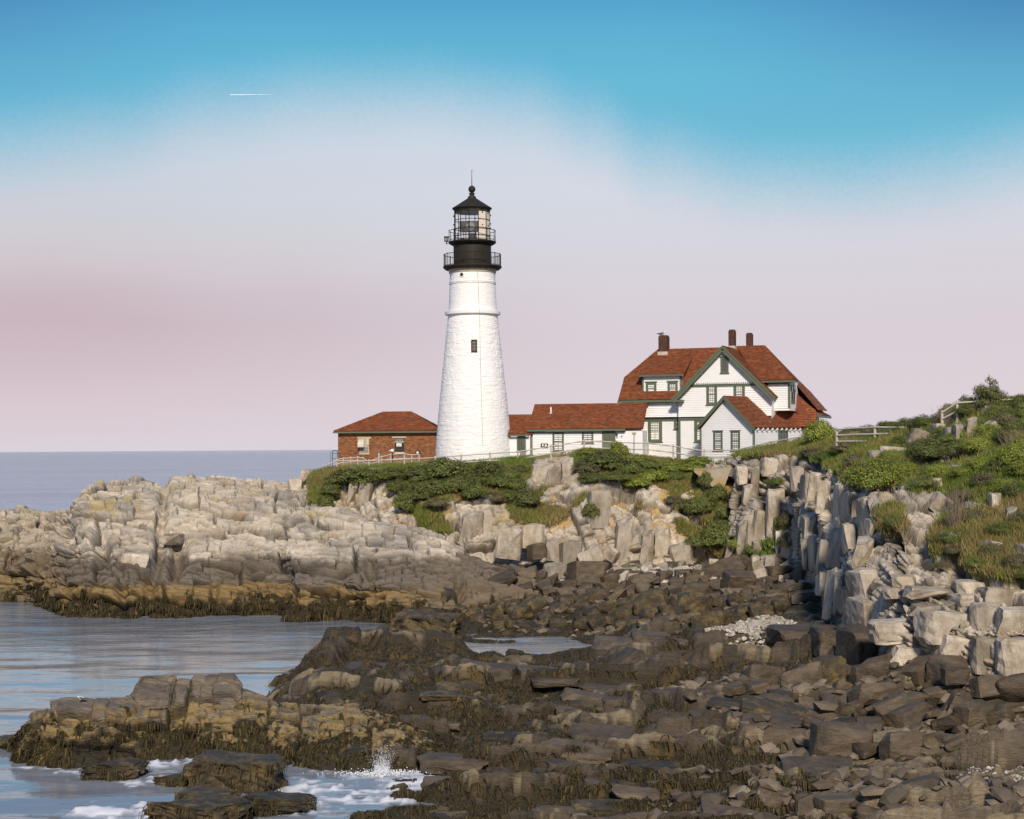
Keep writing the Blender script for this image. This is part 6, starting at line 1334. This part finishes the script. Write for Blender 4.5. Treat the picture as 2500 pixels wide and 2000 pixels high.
# small rubble, pebbles: nobody could count these
def stones(name, polys, n, smin, smax, mat, label, tints, flatness=0.6, lift=0.2, sub=1):
    bm = bmesh.new(); bmesh.ops.create_icosphere(bm, subdivisions=sub, radius=1.0); bv = np.array([v.co[:] for v in bm.verts]); bf = np.array([[v.index for v in f.verts] for f in bm.faces]); bm.free()
    V, F, Cc = [], [], []; g = np.random.default_rng(len(name) + n); k = 0
    while k < n:
        poly = polys[k % len(polys)]; xs, ys = [p[0] for p in poly], [p[1] for p in poly]
        px, py = g.uniform(min(xs), max(xs)), g.uniform(min(ys), max(ys))
        if not inpoly(np.array([px]), np.array([py]), poly)[0]: continue
        p = shore_hit(px, py); s = smin * (smax / smin) ** (g.random() ** 1.5)
        z = max(shore_z(p.x, p.y), p.z - 0.2)
        sc = np.array([1, g.uniform(0.6, 1), flatness * g.uniform(0.7, 1.2)]) * s
        a = g.uniform(0, 6.28); M = np.array([[math.cos(a), -math.sin(a), 0], [math.sin(a), math.cos(a), 0], [g.uniform(-.3, .3), g.uniform(-.3, .3), 1]])
        jit = 1 + 0.22 * (hsh(np.arange(len(bv)), np.full(len(bv), k), seed=3)[:, None] - 0.5) * (2.2 if sub == 1 and flatness < 0.58 else 1)
        V.append((bv * jit * sc) @ M.T + (p.x, p.y, z + s * lift)); F.append(bf + k * len(bv))
        t = np.array(tints[int(g.integers(len(tints)))]) * g.uniform(0.75, 1.2); Cc.append(np.tile(t, (len(bv), 1))); k += 1
    tag(link(name, npmesh(name, np.concatenate(V), np.concatenate(F), mat, cols=np.concatenate(Cc))), label, kind='stuff')
PT = [(0.42, 0.37, 0.31), (0.36, 0.31, 0.25), (0.48, 0.44, 0.38), (0.27, 0.23, 0.17), (0.38, 0.34, 0.30)]
stones('pebbles', [[(1712, 1553), (1790, 1530), (1862, 1506), (1890, 1510), (1945, 1530), (1900, 1556), (1868, 1578), (1800, 1574)]], 2200, 0.07, 0.17, M_pebble, 'patch of pale rounded pebbles below the cliff at the back of the reef', PT, 0.65, 0.35)
stones('pebbles', [[(2335, 1895), (2400, 1880), (2510, 1868), (2510, 1902), (2420, 1912), (2350, 1912)], [(2425, 1965), (2510, 1955), (2510, 1985)]], 1400, 0.03, 0.075, M_pebble, 'patch of pale pebbles near the right edge', PT, 0.65, 0.5)
RT = [(0.16, 0.12, 0.08), (0.12, 0.09, 0.06), (0.20, 0.155, 0.105), (0.09, 0.07, 0.045)]
stones('rubble', [[(1140, 1440), (1330, 1400), (1960, 1400), (1960, 1500), (1690, 1545), (1180, 1550)], [(1660, 1660), (2100, 1640), (2500, 1650), (2500, 1850), (2000, 1860), (1700, 1800)], [(1700, 1900), (2500, 1900), (2500, 2010), (1500, 2010)]], 1700, 0.12, 0.5, M_pebble, 'small angular rubble between the boulders of the shore', RT, 0.5, 0.15)
stones('scree', [[(1330, 1405), (1500, 1385), (1960, 1400), (1970, 1425), (1700, 1420), (1400, 1425)]], 420, 0.15, 0.5, M_pebble, 'pale broken stone along the cliff foot', [(0.42, 0.36, 0.29), (0.34, 0.29, 0.23), (0.5, 0.44, 0.36)], 0.5, 0.3)

# ---------------------------------------------------------------- rockweed and grass
def blades(name, P0, n0, L, Wd, dirs, cols_, mat, label, drop=0.7, seed=1):
    """many narrow two-segment blades starting at P0"""
    g = np.random.default_rng(seed); n = len(P0); side = np.cross(dirs, (0, 0, 1.0)); side /= np.linalg.norm(side, axis=1, keepdims=True) + 1e-6
    a = g.uniform(-1.1, 1.1, n)[:, None]; side = side * np.cos(a) + dirs * np.sin(a)
    L = L[:, None]; Wd = Wd[:, None] * side
    p1 = P0 + dirs * L * 0.5 + n0 * L * 0.05 + (0, 0, -1) * L * drop * 0.2; p2 = P0 + dirs * L * 0.85 + (0, 0, -1) * L * drop
    V = np.stack([P0 - Wd, P0 + Wd, p1 + Wd, p1 - Wd, p2 + Wd * 0.5, p2 - Wd * 0.5], 1).reshape(-1, 3)
    b = np.arange(n)[:, None] * 6; F = np.concatenate([b + (0, 1, 2, 3), b + (3, 2, 4, 5)])
    tag(link(name, npmesh(name, V, F, mat, cols=np.repeat(cols_, 6, 0))), label, kind='stuff')
G_ = np.random.default_rng(5)
def pick(mask, n): k = np.where(mask)[0]; return G_.choice(k, min(n, len(k)), replace=False)
def weed_cols(n):
    t = G_.random(n)[:, None]; c = np.where(t < 0.70, (0.042, 0.033, 0.015), np.where(t < 0.93, (0.062, 0.048, 0.019), (0.11, 0.072, 0.022))); return c * G_.uniform(0.6, 1.4, (n, 1))
S = SHORE; k = pick((S['w'] > 0.42) & (S['P'][:, 1] < 106) & (S['P'][:, 2] > -0.1) & (S['px'] > 600) & (S['px'] < 2520) & (S['py'] < 2040), 130000); n = len(k)
an = G_.normal(-math.pi / 2, 0.8, n); dr = np.stack([np.cos(an), np.sin(an), np.zeros(n)], 1)
sc = 0.55 + S['P'][k, 1] / 150
blades('seaweed', S['P'][k] + (0, 0, 0.03), np.tile((0, 0, 1.0), (n, 1)), G_.uniform(0.12, 0.42, n) * sc, G_.uniform(0.014, 0.034, n) * sc, dr, weed_cols(n), M_weed, 'brown rockweed draped over the tidal ledges', 0.75)
for nm, (Pq, Nq, wq), cnt, cond in (('seaweed', ISLET, 18000, lambda P: (P[:, 2] > -0.2) & (fbm(P, 0.9, 3, 13) > -0.16)), ('seaweed', HEAD, 16000, lambda P: (P[:, 2] > -0.3) & (P[:, 1] < 126) & (fbm(P, 0.45, 3, 13) > -0.1))):
    k = pick((wq > 0.55) & cond(Pq) & (Nq[:, 1] < 0.3), cnt); n = len(k); dr = Nq[k] * (1, 1, 0) + G_.normal(0, 0.6, (n, 3)) * (1, 1, 0); dr /= np.linalg.norm(dr, axis=1, keepdims=True) + 1e-6
    sc = 0.6 + Pq[k, 1] / 120
    blades(nm, Pq[k] + Nq[k] * 0.03, Nq[k], G_.uniform(0.12, 0.36, n) * sc, G_.uniform(0.016, 0.034, n) * sc, dr * 0.6, weed_cols(n), M_weed, 'brown rockweed hanging on the foot of the ' + ('islet' if Pq is ISLET[0] else 'headland'), 0.9)
PB, NB = [], []
for o in list(C.objects):
    if o.get('category') == 'boulder' and o.data in ROCKS['ledge'] and o.location.y < 70:
        bpy.context.view_layer.update(); V = np.array([v.co[:] for v in o.data.vertices]); Nn = np.array([v.normal[:] for v in o.data.vertices]); M = np.array(o.matrix_world); k = G_.choice(len(V), 1500)
        PB.append(V[k] @ M[:3, :3].T + M[:3, 3]); q = Nn[k] @ np.linalg.inv(M[:3, :3]); NB.append(q / np.linalg.norm(q, axis=1, keepdims=True))
PB, NB = np.concatenate(PB), np.concatenate(NB); k = np.where((NB[:, 2] < 0.75) & (PB[:, 2] > -0.1) & (fbm(PB, 1.3, 2, 7) > -0.12))[0]; n = len(k); dr = NB[k] * (1, 1, 0) + G_.normal(0, 0.3, (n, 3)) * (1, 1, 0); dr /= np.linalg.norm(dr, axis=1, keepdims=True) + 1e-6
blades('seaweed', PB[k], NB[k], G_.uniform(0.12, 0.35, n), G_.uniform(0.014, 0.03, n), dr * 0.5, weed_cols(n), M_weed, 'brown rockweed on the rocks in the surf', 0.9)
gm = (CLIFF['grass'] > 0.4) & (CT > 1.2) & (CT < 6.7) & (CPX > 740) & (CPX < 2900)
k = pick(gm, 62000); k = np.repeat(k, 4); n = len(k); base = CP[k] + G_.normal(0, 0.12, (n, 3)) * (1, 1, 0)
H = G_.uniform(0.16, 0.48, n)[:, None]; lean = G_.normal(0, 0.35, (n, 3)) * (1, 1, 0) * H; wdt = (np.stack([np.cos(G_.uniform(0, 3.14, n)), np.sin(G_.uniform(0, 3.14, n)), np.zeros(n)], 1)) * (0.012 + CP[k, 1] * 0.00020)[:, None]
V = np.stack([base - wdt, base + wdt, base + lean + H * np.array((0, 0, 1.0))], 1).reshape(-1, 3)
t = fbm(CP[k], 0.25, 3, 222)[:, None] + G_.normal(0, 0.22, (n, 1)) + 0.10 * smooth(CPY[k], 1260, 1130)[:, None]
cg = np.where(t < -0.22, (0.25, 0.185, 0.075), np.where(t < 0.02, (0.20, 0.175, 0.056), np.where(t < 0.25, (0.155, 0.18, 0.036), (0.125, 0.175, 0.028)))) * G_.uniform(0.65, 1.35, (n, 1))
tag(link('grass', npmesh('grass', V, np.arange(n * 3).reshape(-1, 3), M_grass, cols=np.repeat(cg, 3, 0))), 'rough grass on the banks, plateau and hillside', kind='stuff')

# ---------------------------------------------------------------- shrubs
def shrub_mesh(seed, cols_, nclump=34, per=100, leaf=0.085, flat=0.8, up=0.15, cone=False):
    g = np.random.default_rng(seed); P_, N_ = [], []
    for c in range(nclump):
        d = g.normal(0, 1, 3); d[2] = abs(d[2]) * 0.9 - 0.05; d /= np.linalg.norm(d)
        if cone: z = g.random() ** 1.3; d = np.array([*(d[:2] / (np.linalg.norm(d[:2]) + 1e-6) * (1 - z) * 0.62), z * 1.9]); ctr = d + g.normal(0, 0.08, 3); rad = 0.30 * (1.15 - z * 0.75)
        else: ctr = d * g.uniform(0.45, 0.92) * (1, 1, flat); rad = g.uniform(0.24, 0.46)
        q = g.normal(0, 1, (per, 3)); q /= np.linalg.norm(q, axis=1, keepdims=True); q[:, 2] = np.abs(q[:, 2]) * 0.9 - 0.25 * (g.random(per) < 0.4)
        P_.append(ctr + q * rad * g.uniform(0.65, 1.08, (per, 1)) * (1, 1, 0.85)); N_.append(q + 0.6 * d + g.normal(0, 0.4, (per, 3)))
    P_, N_ = np.concatenate(P_), np.concatenate(N_); N_ /= np.linalg.norm(N_, axis=1, keepdims=True); n = len(P_)
    a = np.cross(N_, g.normal(0, 1, (n, 3))); a /= np.linalg.norm(a, axis=1, keepdims=True); b = np.cross(N_, a); s = leaf * g.uniform(0.6, 1.3, (n, 1))
    V = np.stack([P_ - a * s * 0.9, P_ - b * s * 0.45, P_ + a * s * 0.9, P_ + b * s * 0.45], 1).reshape(-1, 3); V[:, 2] += up
    c = np.array(cols_)[g.integers(0, len(cols_), n)] * g.uniform(0.65, 1.35, (n, 1))
    return npmesh('crown', V, np.arange(n * 4).reshape(-1, 4), M_leaf, cols=np.repeat(c, 4, 0))
def stem_mesh(seed):
    g = random.Random(seed); b = MB()
    for _ in range(9):
        a = g.uniform(0, 6.28); r = g.uniform(0.25, 0.7); m = Vector((math.cos(a) * r * 0.4, math.sin(a) * r * 0.4, 0.35)); b.tube((0, 0, -0.3), m, 0.03, 0.02, 5); b.tube(m, (math.cos(a) * r, math.sin(a) * r, g.uniform(0.6, 0.95)), 0.02, 0.006, 4)
    me = bpy.data.meshes.new('stems'); me.from_pydata(b.v, [], b.f); me.materials.append(M_bark); return me
CL = {'dark': [(0.060, 0.078, 0.016), (0.085, 0.108, 0.020), (0.135, 0.155, 0.030), (0.11, 0.09, 0.030)], 'mid': [(0.090, 0.120, 0.020), (0.130, 0.160, 0.028), (0.070, 0.088, 0.018), (0.14, 0.13, 0.036)],
      'bright': [(0.19, 0.22, 0.025), (0.15, 0.18, 0.022), (0.25, 0.26, 0.040), (0.11, 0.135, 0.02)], 'brown': [(0.13, 0.105, 0.05), (0.10, 0.085, 0.035), (0.085, 0.10, 0.035), (0.16, 0.13, 0.06)]}
CROWN = {k: [shrub_mesh(70 + 9 * i + len(k), c, 60, 110, 0.060) for i in range(4)] for k, c in CL.items()}
FINE = {k: [shrub_mesh(170 + 9 * i + len(k), c, 80, 110, 0.042) for i in range(4)] for k, c in CL.items()}
STEM = stem_mesh(4)
def shrub(px, py, wpx, hpx, kind, label, group=None, dY=0.0, name='shrub', fine=None):
    """px,py: middle of the shrub's foot on the surface"""
    p = cliff_hit(px, py); p.y += dY; Y = p.y
    r = empty(name, p, label, 'shrub', group)
    w, h = wpx * Y / FPX * 0.55, hpx * Y / FPX * 1.12
    lib = FINE if (fine if fine is not None else Y < 112) else CROWN
    o = link('crown', rnd.choice(lib[kind]), r, True); o.scale = (w * 0.84, w * 0.84, h * 0.82); o.rotation_euler = (0, 0, rnd.uniform(0, 6.28))
    o = link('stems', STEM, r, True); o.scale = (w * 0.7, w * 0.7, h * 0.8)
    return r
# told apart one by one
for a in ((1085, 1162, 140, 56, 'dark', 'tall dark green bush in front of the lighthouse foot'), (1190, 1160, 95, 46, 'dark', 'rounded dark bush below the white shed'), (850, 1178, 130, 46, 'dark', 'spreading dark shrub at the left end of the bank under the brick building'),
          (1280, 1232, 74, 52, 'dark', 'lone dark shrub low on the bank above the sandy gap'), (1516, 1108, 60, 40, 'bright', 'bright green bush rising in front of the ell wing door'), (1475, 1140, 150, 42, 'dark', 'dark flat juniper mat below the keepers house'),
          (1992, 1076, 80, 62, 'bright', 'bright bush hiding the right corner of the gabled wing'), (1448, 1262, 46, 40, 'dark', 'small dark shrub growing out of the vertical cliff slabs'), (1740, 1330, 100, 66, 'mid', 'green bush low in the gully beside the concrete wall'),
          (2125, 1190, 170, 80, 'bright', 'large bright green shrub on the lip of the right hand cliff'), (2260, 1130, 130, 60, 'mid', 'green shrub in the middle of the hillside beside a pale ledge'), (2480, 1130, 120, 66, 'bright', 'yellow green shrub at the right edge of the hillside'),
          (2178, 1292, 60, 40, 'mid', 'small shrub in the cleft of the right hand cliff'), (2380, 1380, 60, 30, 'mid', 'low green tuft on the dry slope above the pale slabs'), (985, 1245, 60, 56, 'mid', 'green shrub at the foot of the orange lichen rock'),
          (2300, 1060, 80, 30, 'mid', 'shrub on top of the upright hillside rocks'), (2360, 1010, 80, 34, 'mid', 'shrub below the upper rail fence'), (2480, 972, 90, 44, 'dark', 'dark bush behind the upper fence at the right edge'), (1700, 1132, 80, 26, 'bright', 'low bright shrub under the gabled wing fence')):
    shrub(*a)
CW = {'dark': 'dark green', 'mid': 'green', 'bright': 'bright green', 'brown': 'brownish'}
def bank(pts, kind, label, group, marks=BANK, **kw):
    global M_py
    for q in pts:
        M_py = q[1]; k = q[4] if len(q) > 4 else kind
        shrub(q[0], q[1], q[2], q[3], k, f"{'small' if q[2] < 62 else ('wide' if q[2] > 86 else 'middling')} {'low' if q[3] / q[2] < 0.42 else 'rounded'} {CW[k]} shrub {where(q[0], marks)}", group, **kw)
bank([(810, 1205, 60, 34), (790, 1238, 50, 36), (905, 1168, 90, 34), (960, 1166, 90, 34), (1010, 1172, 90, 46), (1015, 1215, 80, 44), (1060, 1205, 90, 46, 'mid'), (1070, 1232, 70, 26, 'brown'), (1120, 1200, 90, 50), (1160, 1215, 80, 44, 'mid'), (1215, 1185, 80, 40, 'mid'), (1240, 1165, 70, 34, 'mid'), (1265, 1190, 60, 34), (1040, 1160, 70, 36), (1135, 1162, 70, 36), (1215, 1222, 60, 28, 'brown'), (1150, 1185, 80, 40), (870, 1160, 70, 26), (1255, 1215, 50, 28), (1275, 1150, 60, 24, 'mid'), (975, 1200, 60, 40)],
     'dark', 'dark green bush in the thicket on the bank below the lighthouse', 'bushes on the bank below the lighthouse', BANK)
bank([(1430, 1108, 60, 26), (1555, 1128, 70, 26), (1590, 1140, 80, 28, 'mid'), (1640, 1146, 80, 28), (1540, 1155, 80, 34, 'mid'), (1600, 1168, 90, 32), (1680, 1146, 70, 22), (1430, 1150, 80, 32, 'brown'), (1445, 1172, 80, 26, 'dark'), (1500, 1170, 80, 28, 'mid'), (1560, 1185, 80, 26), (1640, 1165, 60, 24, 'mid'), (1480, 1112, 60, 24, 'mid')],
     'bright', 'leafy green shrub on the bank below the keepers house fence', 'shrubs on the bank below the keepers house', KBANK)
bank([(1730, 1190, 50, 50), (1745, 1225, 56, 54), (1725, 1250, 60, 44), (1765, 1265, 56, 46), (1700, 1262, 70, 44, 'mid'), (1765, 1300, 60, 40), (1700, 1340, 60, 34, 'mid'), (1790, 1345, 50, 30, 'bright'), (1670, 1240, 60, 30, 'brown'), (1640, 1225, 50, 22, 'brown'), (1920, 1330, 60, 46, 'brown'), (1915, 1280, 44, 44, 'brown'), (1840, 1352, 50, 30), (1890, 1178, 60, 22, 'mid')],
     'mid', 'shrub growing in the green gully of the middle cliff', 'shrubs in the gully', GULLY)
bank([(2020, 1072, 70, 36, 'bright'), (2075, 1052, 80, 24), (2120, 1050, 70, 30, 'brown'), (2165, 1046, 80, 34), (2215, 1044, 80, 34), (2255, 1030, 80, 34), (2285, 1010, 70, 34, 'brown'), (2320, 995, 70, 40), (2350, 982, 80, 48), (2440, 968, 70, 32, 'bright'), (2500, 985, 70, 30), (2240, 1040, 50, 30, 'brown'), (2395, 965, 70, 40), (2300, 990, 50, 34)],
     'mid', 'green bush on the skyline of the hill behind the fences', 'bushes along the skyline', SKYL, dY=1.0)
bank([(2160, 1150, 110, 44), (2080, 1128, 70, 30, 'brown'), (2200, 1158, 90, 40), (2320, 1120, 90, 44, 'mid'), (2380, 1108, 100, 48), (2430, 1095, 100, 46), (2350, 1078, 90, 34, 'bright'), (2480, 1070, 110, 50, 'mid'), (2450, 1040, 90, 44, 'brown'), (2490, 1020, 80, 44, 'mid'), (2500, 1160, 110, 50), (2440, 1150, 90, 40, 'mid'), (2400, 1180, 90, 36, 'brown'), (2350, 1215, 80, 34, 'brown'), (2480, 1210, 100, 44, 'mid'), (2500, 1270, 90, 40, 'brown'), (2440, 1300, 90, 34, 'mid'), (2370, 1270, 90, 34, 'brown'), (2320, 1320, 90, 34, 'mid'), (2420, 1350, 90, 34, 'brown'), (2480, 1380, 90, 36, 'brown'), (2330, 1365, 80, 30, 'brown'), (2290, 1385, 70, 26, 'brown'), (2510, 1410, 80, 30, 'mid'), (2060, 1100, 80, 26, 'brown'), (1980, 1110, 80, 26, 'brown'), (2010, 1120, 70, 26, 'mid'), (2240, 1095, 70, 30, 'brown'), (2200, 1080, 70, 22, 'mid'), (2100, 1165, 90, 40), (2170, 1120, 80, 30), (2290, 1160, 100, 44), (2260, 1185, 80, 36, 'mid'), (2410, 1065, 90, 40), (2450, 1195, 90, 38), (2345, 1160, 80, 30), (2500, 1100, 100, 46), (2385, 1140, 80, 36), (2310, 1075, 60, 24, 'mid')],
     'bright', 'leafy shrub among the grass of the right hand hillside', 'shrubs on the hillside', HILL)
# wind-bent juniper on the hilltop
p = cliff_hit(2398, 978); p.y += 0.6; tr_o = empty('juniper_tree', p, 'small bushy juniper tree standing highest on the hilltop', 'tree'); hh = 92 * p.y / FPX
o = link('crown', shrub_mesh(515, CL['brown'] + CL['mid'], 60, 120, 0.05, flat=1.35), tr_o, True); o.scale = (0.95, 0.95, hh * 0.60)
b = MB(); b.tube((0, 0, -0.4), (0.08, 0, hh * 0.5), 0.10, 0.05, 8); b.tube((0.08, 0, hh * 0.5), (0.0, 0, hh * 0.95), 0.05, 0.015, 6)
for k in range(8): a = k * 2.4; z = hh * (0.2 + 0.08 * k); b.tube((0.05, 0, z), (math.cos(a) * 0.5, math.sin(a) * 0.5, z + 0.25), 0.025, 0.008, 4)
b.build('trunk', M_bark, tr_o, local=True)
def bare_shrub(px, py, wpx, hpx, label, seed, n=70):
    p = cliff_hit(px, py); g = random.Random(seed); r = empty('bare_shrub', p, label, 'shrub'); w, h = wpx * p.y / FPX / 2, hpx * p.y / FPX; b = MB()
    for _ in range(n):
        x, y = g.uniform(-.3, .3) * w, g.uniform(-.3, .3) * w; a = Vector((x, y, -0.1)); e = Vector((x + g.gauss(0, .45) * w, y + g.gauss(0, .3) * w, h * g.uniform(.5, 1))); m = a.lerp(e, .5) + Vector((g.gauss(0, .06), 0, 0))
        b.tube(a, m, .012, .009, 4); b.tube(m, e, .009, .004, 4); f = m.lerp(e, .4); b.tube(f, f + Vector((g.gauss(0, .2) * w, 0, h * .25)), .006, .003, 4)
    b.build('twigs', M_twig, r, local=False).location = (0, 0, 0)
    t = bpy.data.objects[r.children[0].name] if r.children else None
    if t: t.matrix_parent_inverse = Matrix.Identity(4)
bare_shrub(2325, 1292, 60, 110, 'bare pinkish grey leafless shrub on the dry slope of the hillside', 3)
bare_shrub(2300, 1040, 70, 60, 'bare brown leafless shrub beside the upper fence', 4, 50)
bare_shrub(2470, 1100, 90, 60, 'bare straw coloured shrub right of the flat hilltop rock', 5, 50)

# ---------------------------------------------------------------- fences
def fence(name, label, posts, rails, wire=True, r_post=0.075, r_rail=0.05, flat=False):
    """posts: (px, py_top, py_bottom, Y)"""
    b0 = at(posts[0][0], posts[0][2], posts[0][3]); root = empty(name, b0, label, 'fence'); pts = []
    for px, a, c, Y in posts:
        t, o = at(px, a, Y), at(px, c, Y); o.x = t.x
        b = MB(); b.tube(o - Vector((0, 0, 0.25)), t, r_post, r_post * 0.92, 8); b.lathe(t.x, t.y, [(r_post * 0.95, t.z - 0.02), (r_post * 1.05, t.z + 0.01), (r_post * 0.5, t.z + 0.05)], 8); b.build('post', M_wood, root); pts.append((o, t))
    for (o1, t1), (o2, t2) in zip(pts[:-1], pts[1:]):
        for f in rails:
            a, c = o1.lerp(t1, f), o2.lerp(t2, f); off = Vector((0, -r_post, 0)); m = a.lerp(c, 0.5) + Vector((0, 0, rnd.uniform(-.02, .02)))
            b = MB(); b.tube(a + off, m + off, r_rail, r_rail * 0.95, 7); b.tube(m + off, c + off, r_rail * 0.95, r_rail, 7); b.build('rail', M_wood, root)
        if wire:
            b = MB(); L = (o2 - o1).length; H = (t1 - o1).length * max(rails); n = int((L + H) / 0.16); h_ = 0.006
            def P_(x, z): f = x / L; return o1.lerp(o2, f) + (t1.lerp(t2, f) - o1.lerp(o2, f)) * (z / (t1 - o1).length)
            for k in range(n):
                for sg in (1, -1):
                    x0 = k * 0.16 - (H if sg > 0 else 0); q0 = [x0, 0.0]; q1 = [x0 + sg * H, H] if sg > 0 else [x0 - H, H]
                    xa, za, xb, zb = q0[0], 0.0, q1[0], H
                    if xa > xb: xa, za, xb, zb = xb, zb, xa, za
                    if xb <= 0 or xa >= L: continue
                    if xa < 0: za += (zb - za) * (-xa) / (xb - xa); xa = 0
                    if xb > L: zb = za + (zb - za) * (L - xa) / (xb - xa); xb = L
                    A, B_ = P_(xa, za), P_(xb, zb); u = Vector((0, 0, h_)); b.add([A - u, B_ - u, B_ + u, A + u], [(0, 1, 2, 3)])
            tag(b.build('wire_mesh', M_wire, root), kind='stuff')
fence('rail_fence', 'weathered two rail fence running along the cliff top from brick building to house',
      [(789, 1136, 1166, 141), (822, 1122, 1155, 141), (901, 1123, 1150, 141), (987, 1119, 1146, 141), (1062, 1115, 1143, 141), (1126, 1110, 1138, 141), (1196, 1105, 1134, 141), (1264, 1101, 1132, 141), (1345, 1087, 1117, 141.5), (1426, 1074, 1103, 141.5), (1505, 1078, 1104, 141.5), (1582, 1080, 1106, 140.5), (1643.5, 1087, 1114, 139.5), (1719.5, 1099, 1126, 138.5), (1798, 1097, 1125, 137), (1879, 1077, 1106, 135.5), (1959, 1063, 1094, 133), (2043, 1046, 1080, 129)], (0.28, 0.62, 0.95) if False else (0.32, 0.92))
fence('mesh_fence', 'pale mesh fence with square posts along the path before the brick building', [(823, 1121, 1147, 147), (838, 1118, 1143, 147), (856, 1116.5, 1142, 147), (873, 1115, 1140, 147), (887, 1117, 1140, 147), (899, 1127, 1143, 146), (931.6, 1114, 1138, 146), (954, 1108.5, 1136, 146), (987, 1107, 1134, 146), (1005, 1110, 1134, 146), (1023, 1109, 1134, 146)], (0.15, 0.55, 0.95), r_post=0.055, r_rail=0.05)
fence('hill_fence', 'pale three rail fence on the grassy rise right of the house', [(2043, 1046, 1084, 116), (2136, 1040, 1084, 113), (2213, 1041, 1080, 111), (2258, 1024, 1060, 109)], (0.15, 0.55, 0.93), r_post=0.10, r_rail=0.065)
fence('upper_fence', 'pale two rail fence near the hilltop above the flat rock', [(2300, 1004, 1040, 98), (2336.5, 980, 1024, 97.5), (2399, 975.5, 1020, 97), (2478, 972, 1015, 96.5)], (0.48, 0.92), r_post=0.085, r_rail=0.055)

# ---------------------------------------------------------------- small things
p = at(958, 1132, 143.5); th = empty('post_lamp', p, 'slim dark post with a white head beside the mesh fence near the black door', 'lamp'); zt_ = at(958, 1104, 143.5).z
b = MB(); b.tube(p - Vector((0, 0, .4)), (p.x, p.y, zt_), .07, .06, 8); b.build('pole', M_dark, th)
b = MB(); b.lathe(p.x, p.y, [(.07, zt_ - .02), (.14, zt_ + .05), (.15, zt_ + .18), (.10, zt_ + .26), (.02, zt_ + .29)], 12); b.build('lamp_head', M_white, th)
b = MB(); b.beam((p.x - .12, p.y, zt_ + .16), (p.x - .25, p.y - .02, zt_ + .14), .09, .09); b.build('bracket', M_white, th)
p = at(925, 1124, 149); th = empty('vent_pipe', p, 'short hooded grey pipe standing before the brick wall', 'pipe'); zt_ = at(925, 1103, 149).z
b = MB(); b.tube(p - Vector((0, 0, .4)), (p.x, p.y, zt_), .07, n=8); b.build('pipe', M_beige, th)
b = MB(); b.tube((p.x + .05, p.y, zt_ - .02), (p.x - .14, p.y - .1, zt_ + .02), .10, .11, 10); b.build('hood', M_steel, th)
p = at(1547, 1100, 141); th = empty('marker_post', p, 'weathered post carrying a small box in front of the house corner', 'post'); zt_ = at(1549, 1061, 141).z
b = MB(); b.tube(p - Vector((0, 0, .4)), (p.x + .06, p.y, zt_), .065, .06, 8); b.build('pole', M_wood, th)
b = MB(); b.box(p.x - .12, p.x + .22, p.y - .12, p.y + .12, zt_, zt_ + .14); b.box(p.x - .14, p.x + .26, p.y - .14, p.y + .14, zt_ + .141, zt_ + .17); b.build('box', M_conc, th)
b = MB(); b.prism([at(1694, 1145, 133.2), at(1786, 1142, 131.0), at(1768, 1190, 130.2), at(1738, 1188, 131), at(1694, 1152, 133.2)], (0.3, 2.6, 0)); tag(b.build('retaining_wall', M_conc), 'stained concrete retaining wall wedged into the cliff top', 'wall')
p = at(417, 1229, 131.0); b = MB(); b.box(p.x - .13, p.x + .13, p.y - .05, p.y + .05, p.z - .4, p.z + .66); r = b.build('iron_plate', M_rust); tag(r, 'rusty iron plate standing upright on the pale headland', 'plate')
for sx_, sz_ in ((-.05, .15), (.05, .35), (-.04, .52)):
    b = MB(); b.tube((p.x + sx_, p.y - .05, p.z + sz_), (p.x + sx_, p.y - .07, p.z + sz_), .03, n=8); b.build('rivet', M_flash, r)
gull('white_bird', at(196, 1711, 62.4), 0.5, -1, 'small white bird perched on the islet rock')
for (a, c, Ya, Yc, lb) in (((304, 1365), (343, 1344), 116.8, 117.2, 'pale driftwood stick leaning on the headland rock'), ((1945, 1512), (1968, 1484), 92, 96, 'short driftwood branch by the pebble patch'), ((1738, 1468), (1750, 1486), 106, 105, 'thin broken stick among the cove boulders')):
    A, B_ = at(*a, Ya), at(*c, Yc); b = MB(); m = A.lerp(B_, .5) + Vector((0.05, 0, .06)); b.tube(A, m, .055, .045, 7); b.tube(m, B_, .045, .02, 7); b.tube(m, m + Vector((.2, -.1, .25)), .02, .008, 5); tag(b.build('driftwood', M_drift), lb, 'driftwood')
# condensation trail far away
m = nmat('cloud_trail', (0.9, 0.9, 0.9), 1.0); A, B_, Z_e = at(562, 232, 20000), at(600, 231.5, 20000), at(672, 230.5, 20000); b = MB(); b.tube(A, B_, 5, 4, 10); b.tube(B_, Z_e, 4, 0.6, 10); tag(b.build('contrail', m), 'short white condensation trail high in the blue sky', 'contrail')
# breaking spray
g = np.random.default_rng(8); bm = bmesh.new(); bmesh.ops.create_icosphere(bm, subdivisions=1, radius=1.0); bv = np.array([v.co[:] for v in bm.verts]); bf = np.array([[v.index for v in f.verts] for f in bm.faces]); bm.free(); V, F = [], []
c0 = at(932, 1893, 57.6)
for k in range(3400):
    h = abs(g.normal(0, 0.40)) if k < 2500 else abs(g.normal(0, 0.07)); sp_ = 0.07 + 0.26 * h if k < 2500 else 0.7
    q = np.array(c0) + (g.normal(0, sp_) + 0.05 * h, g.normal(0, .25), h + 0.02); V.append(bv * g.uniform(.004, .013) * (1.8 if h < 0.22 else 0.8) + q); F.append(bf + k * len(bv))
tag(link('spray', npmesh('spray', np.concatenate(V), np.concatenate(F), M_foam)), 'white spray thrown up where a wave breaks on the ledge', kind='stuff')
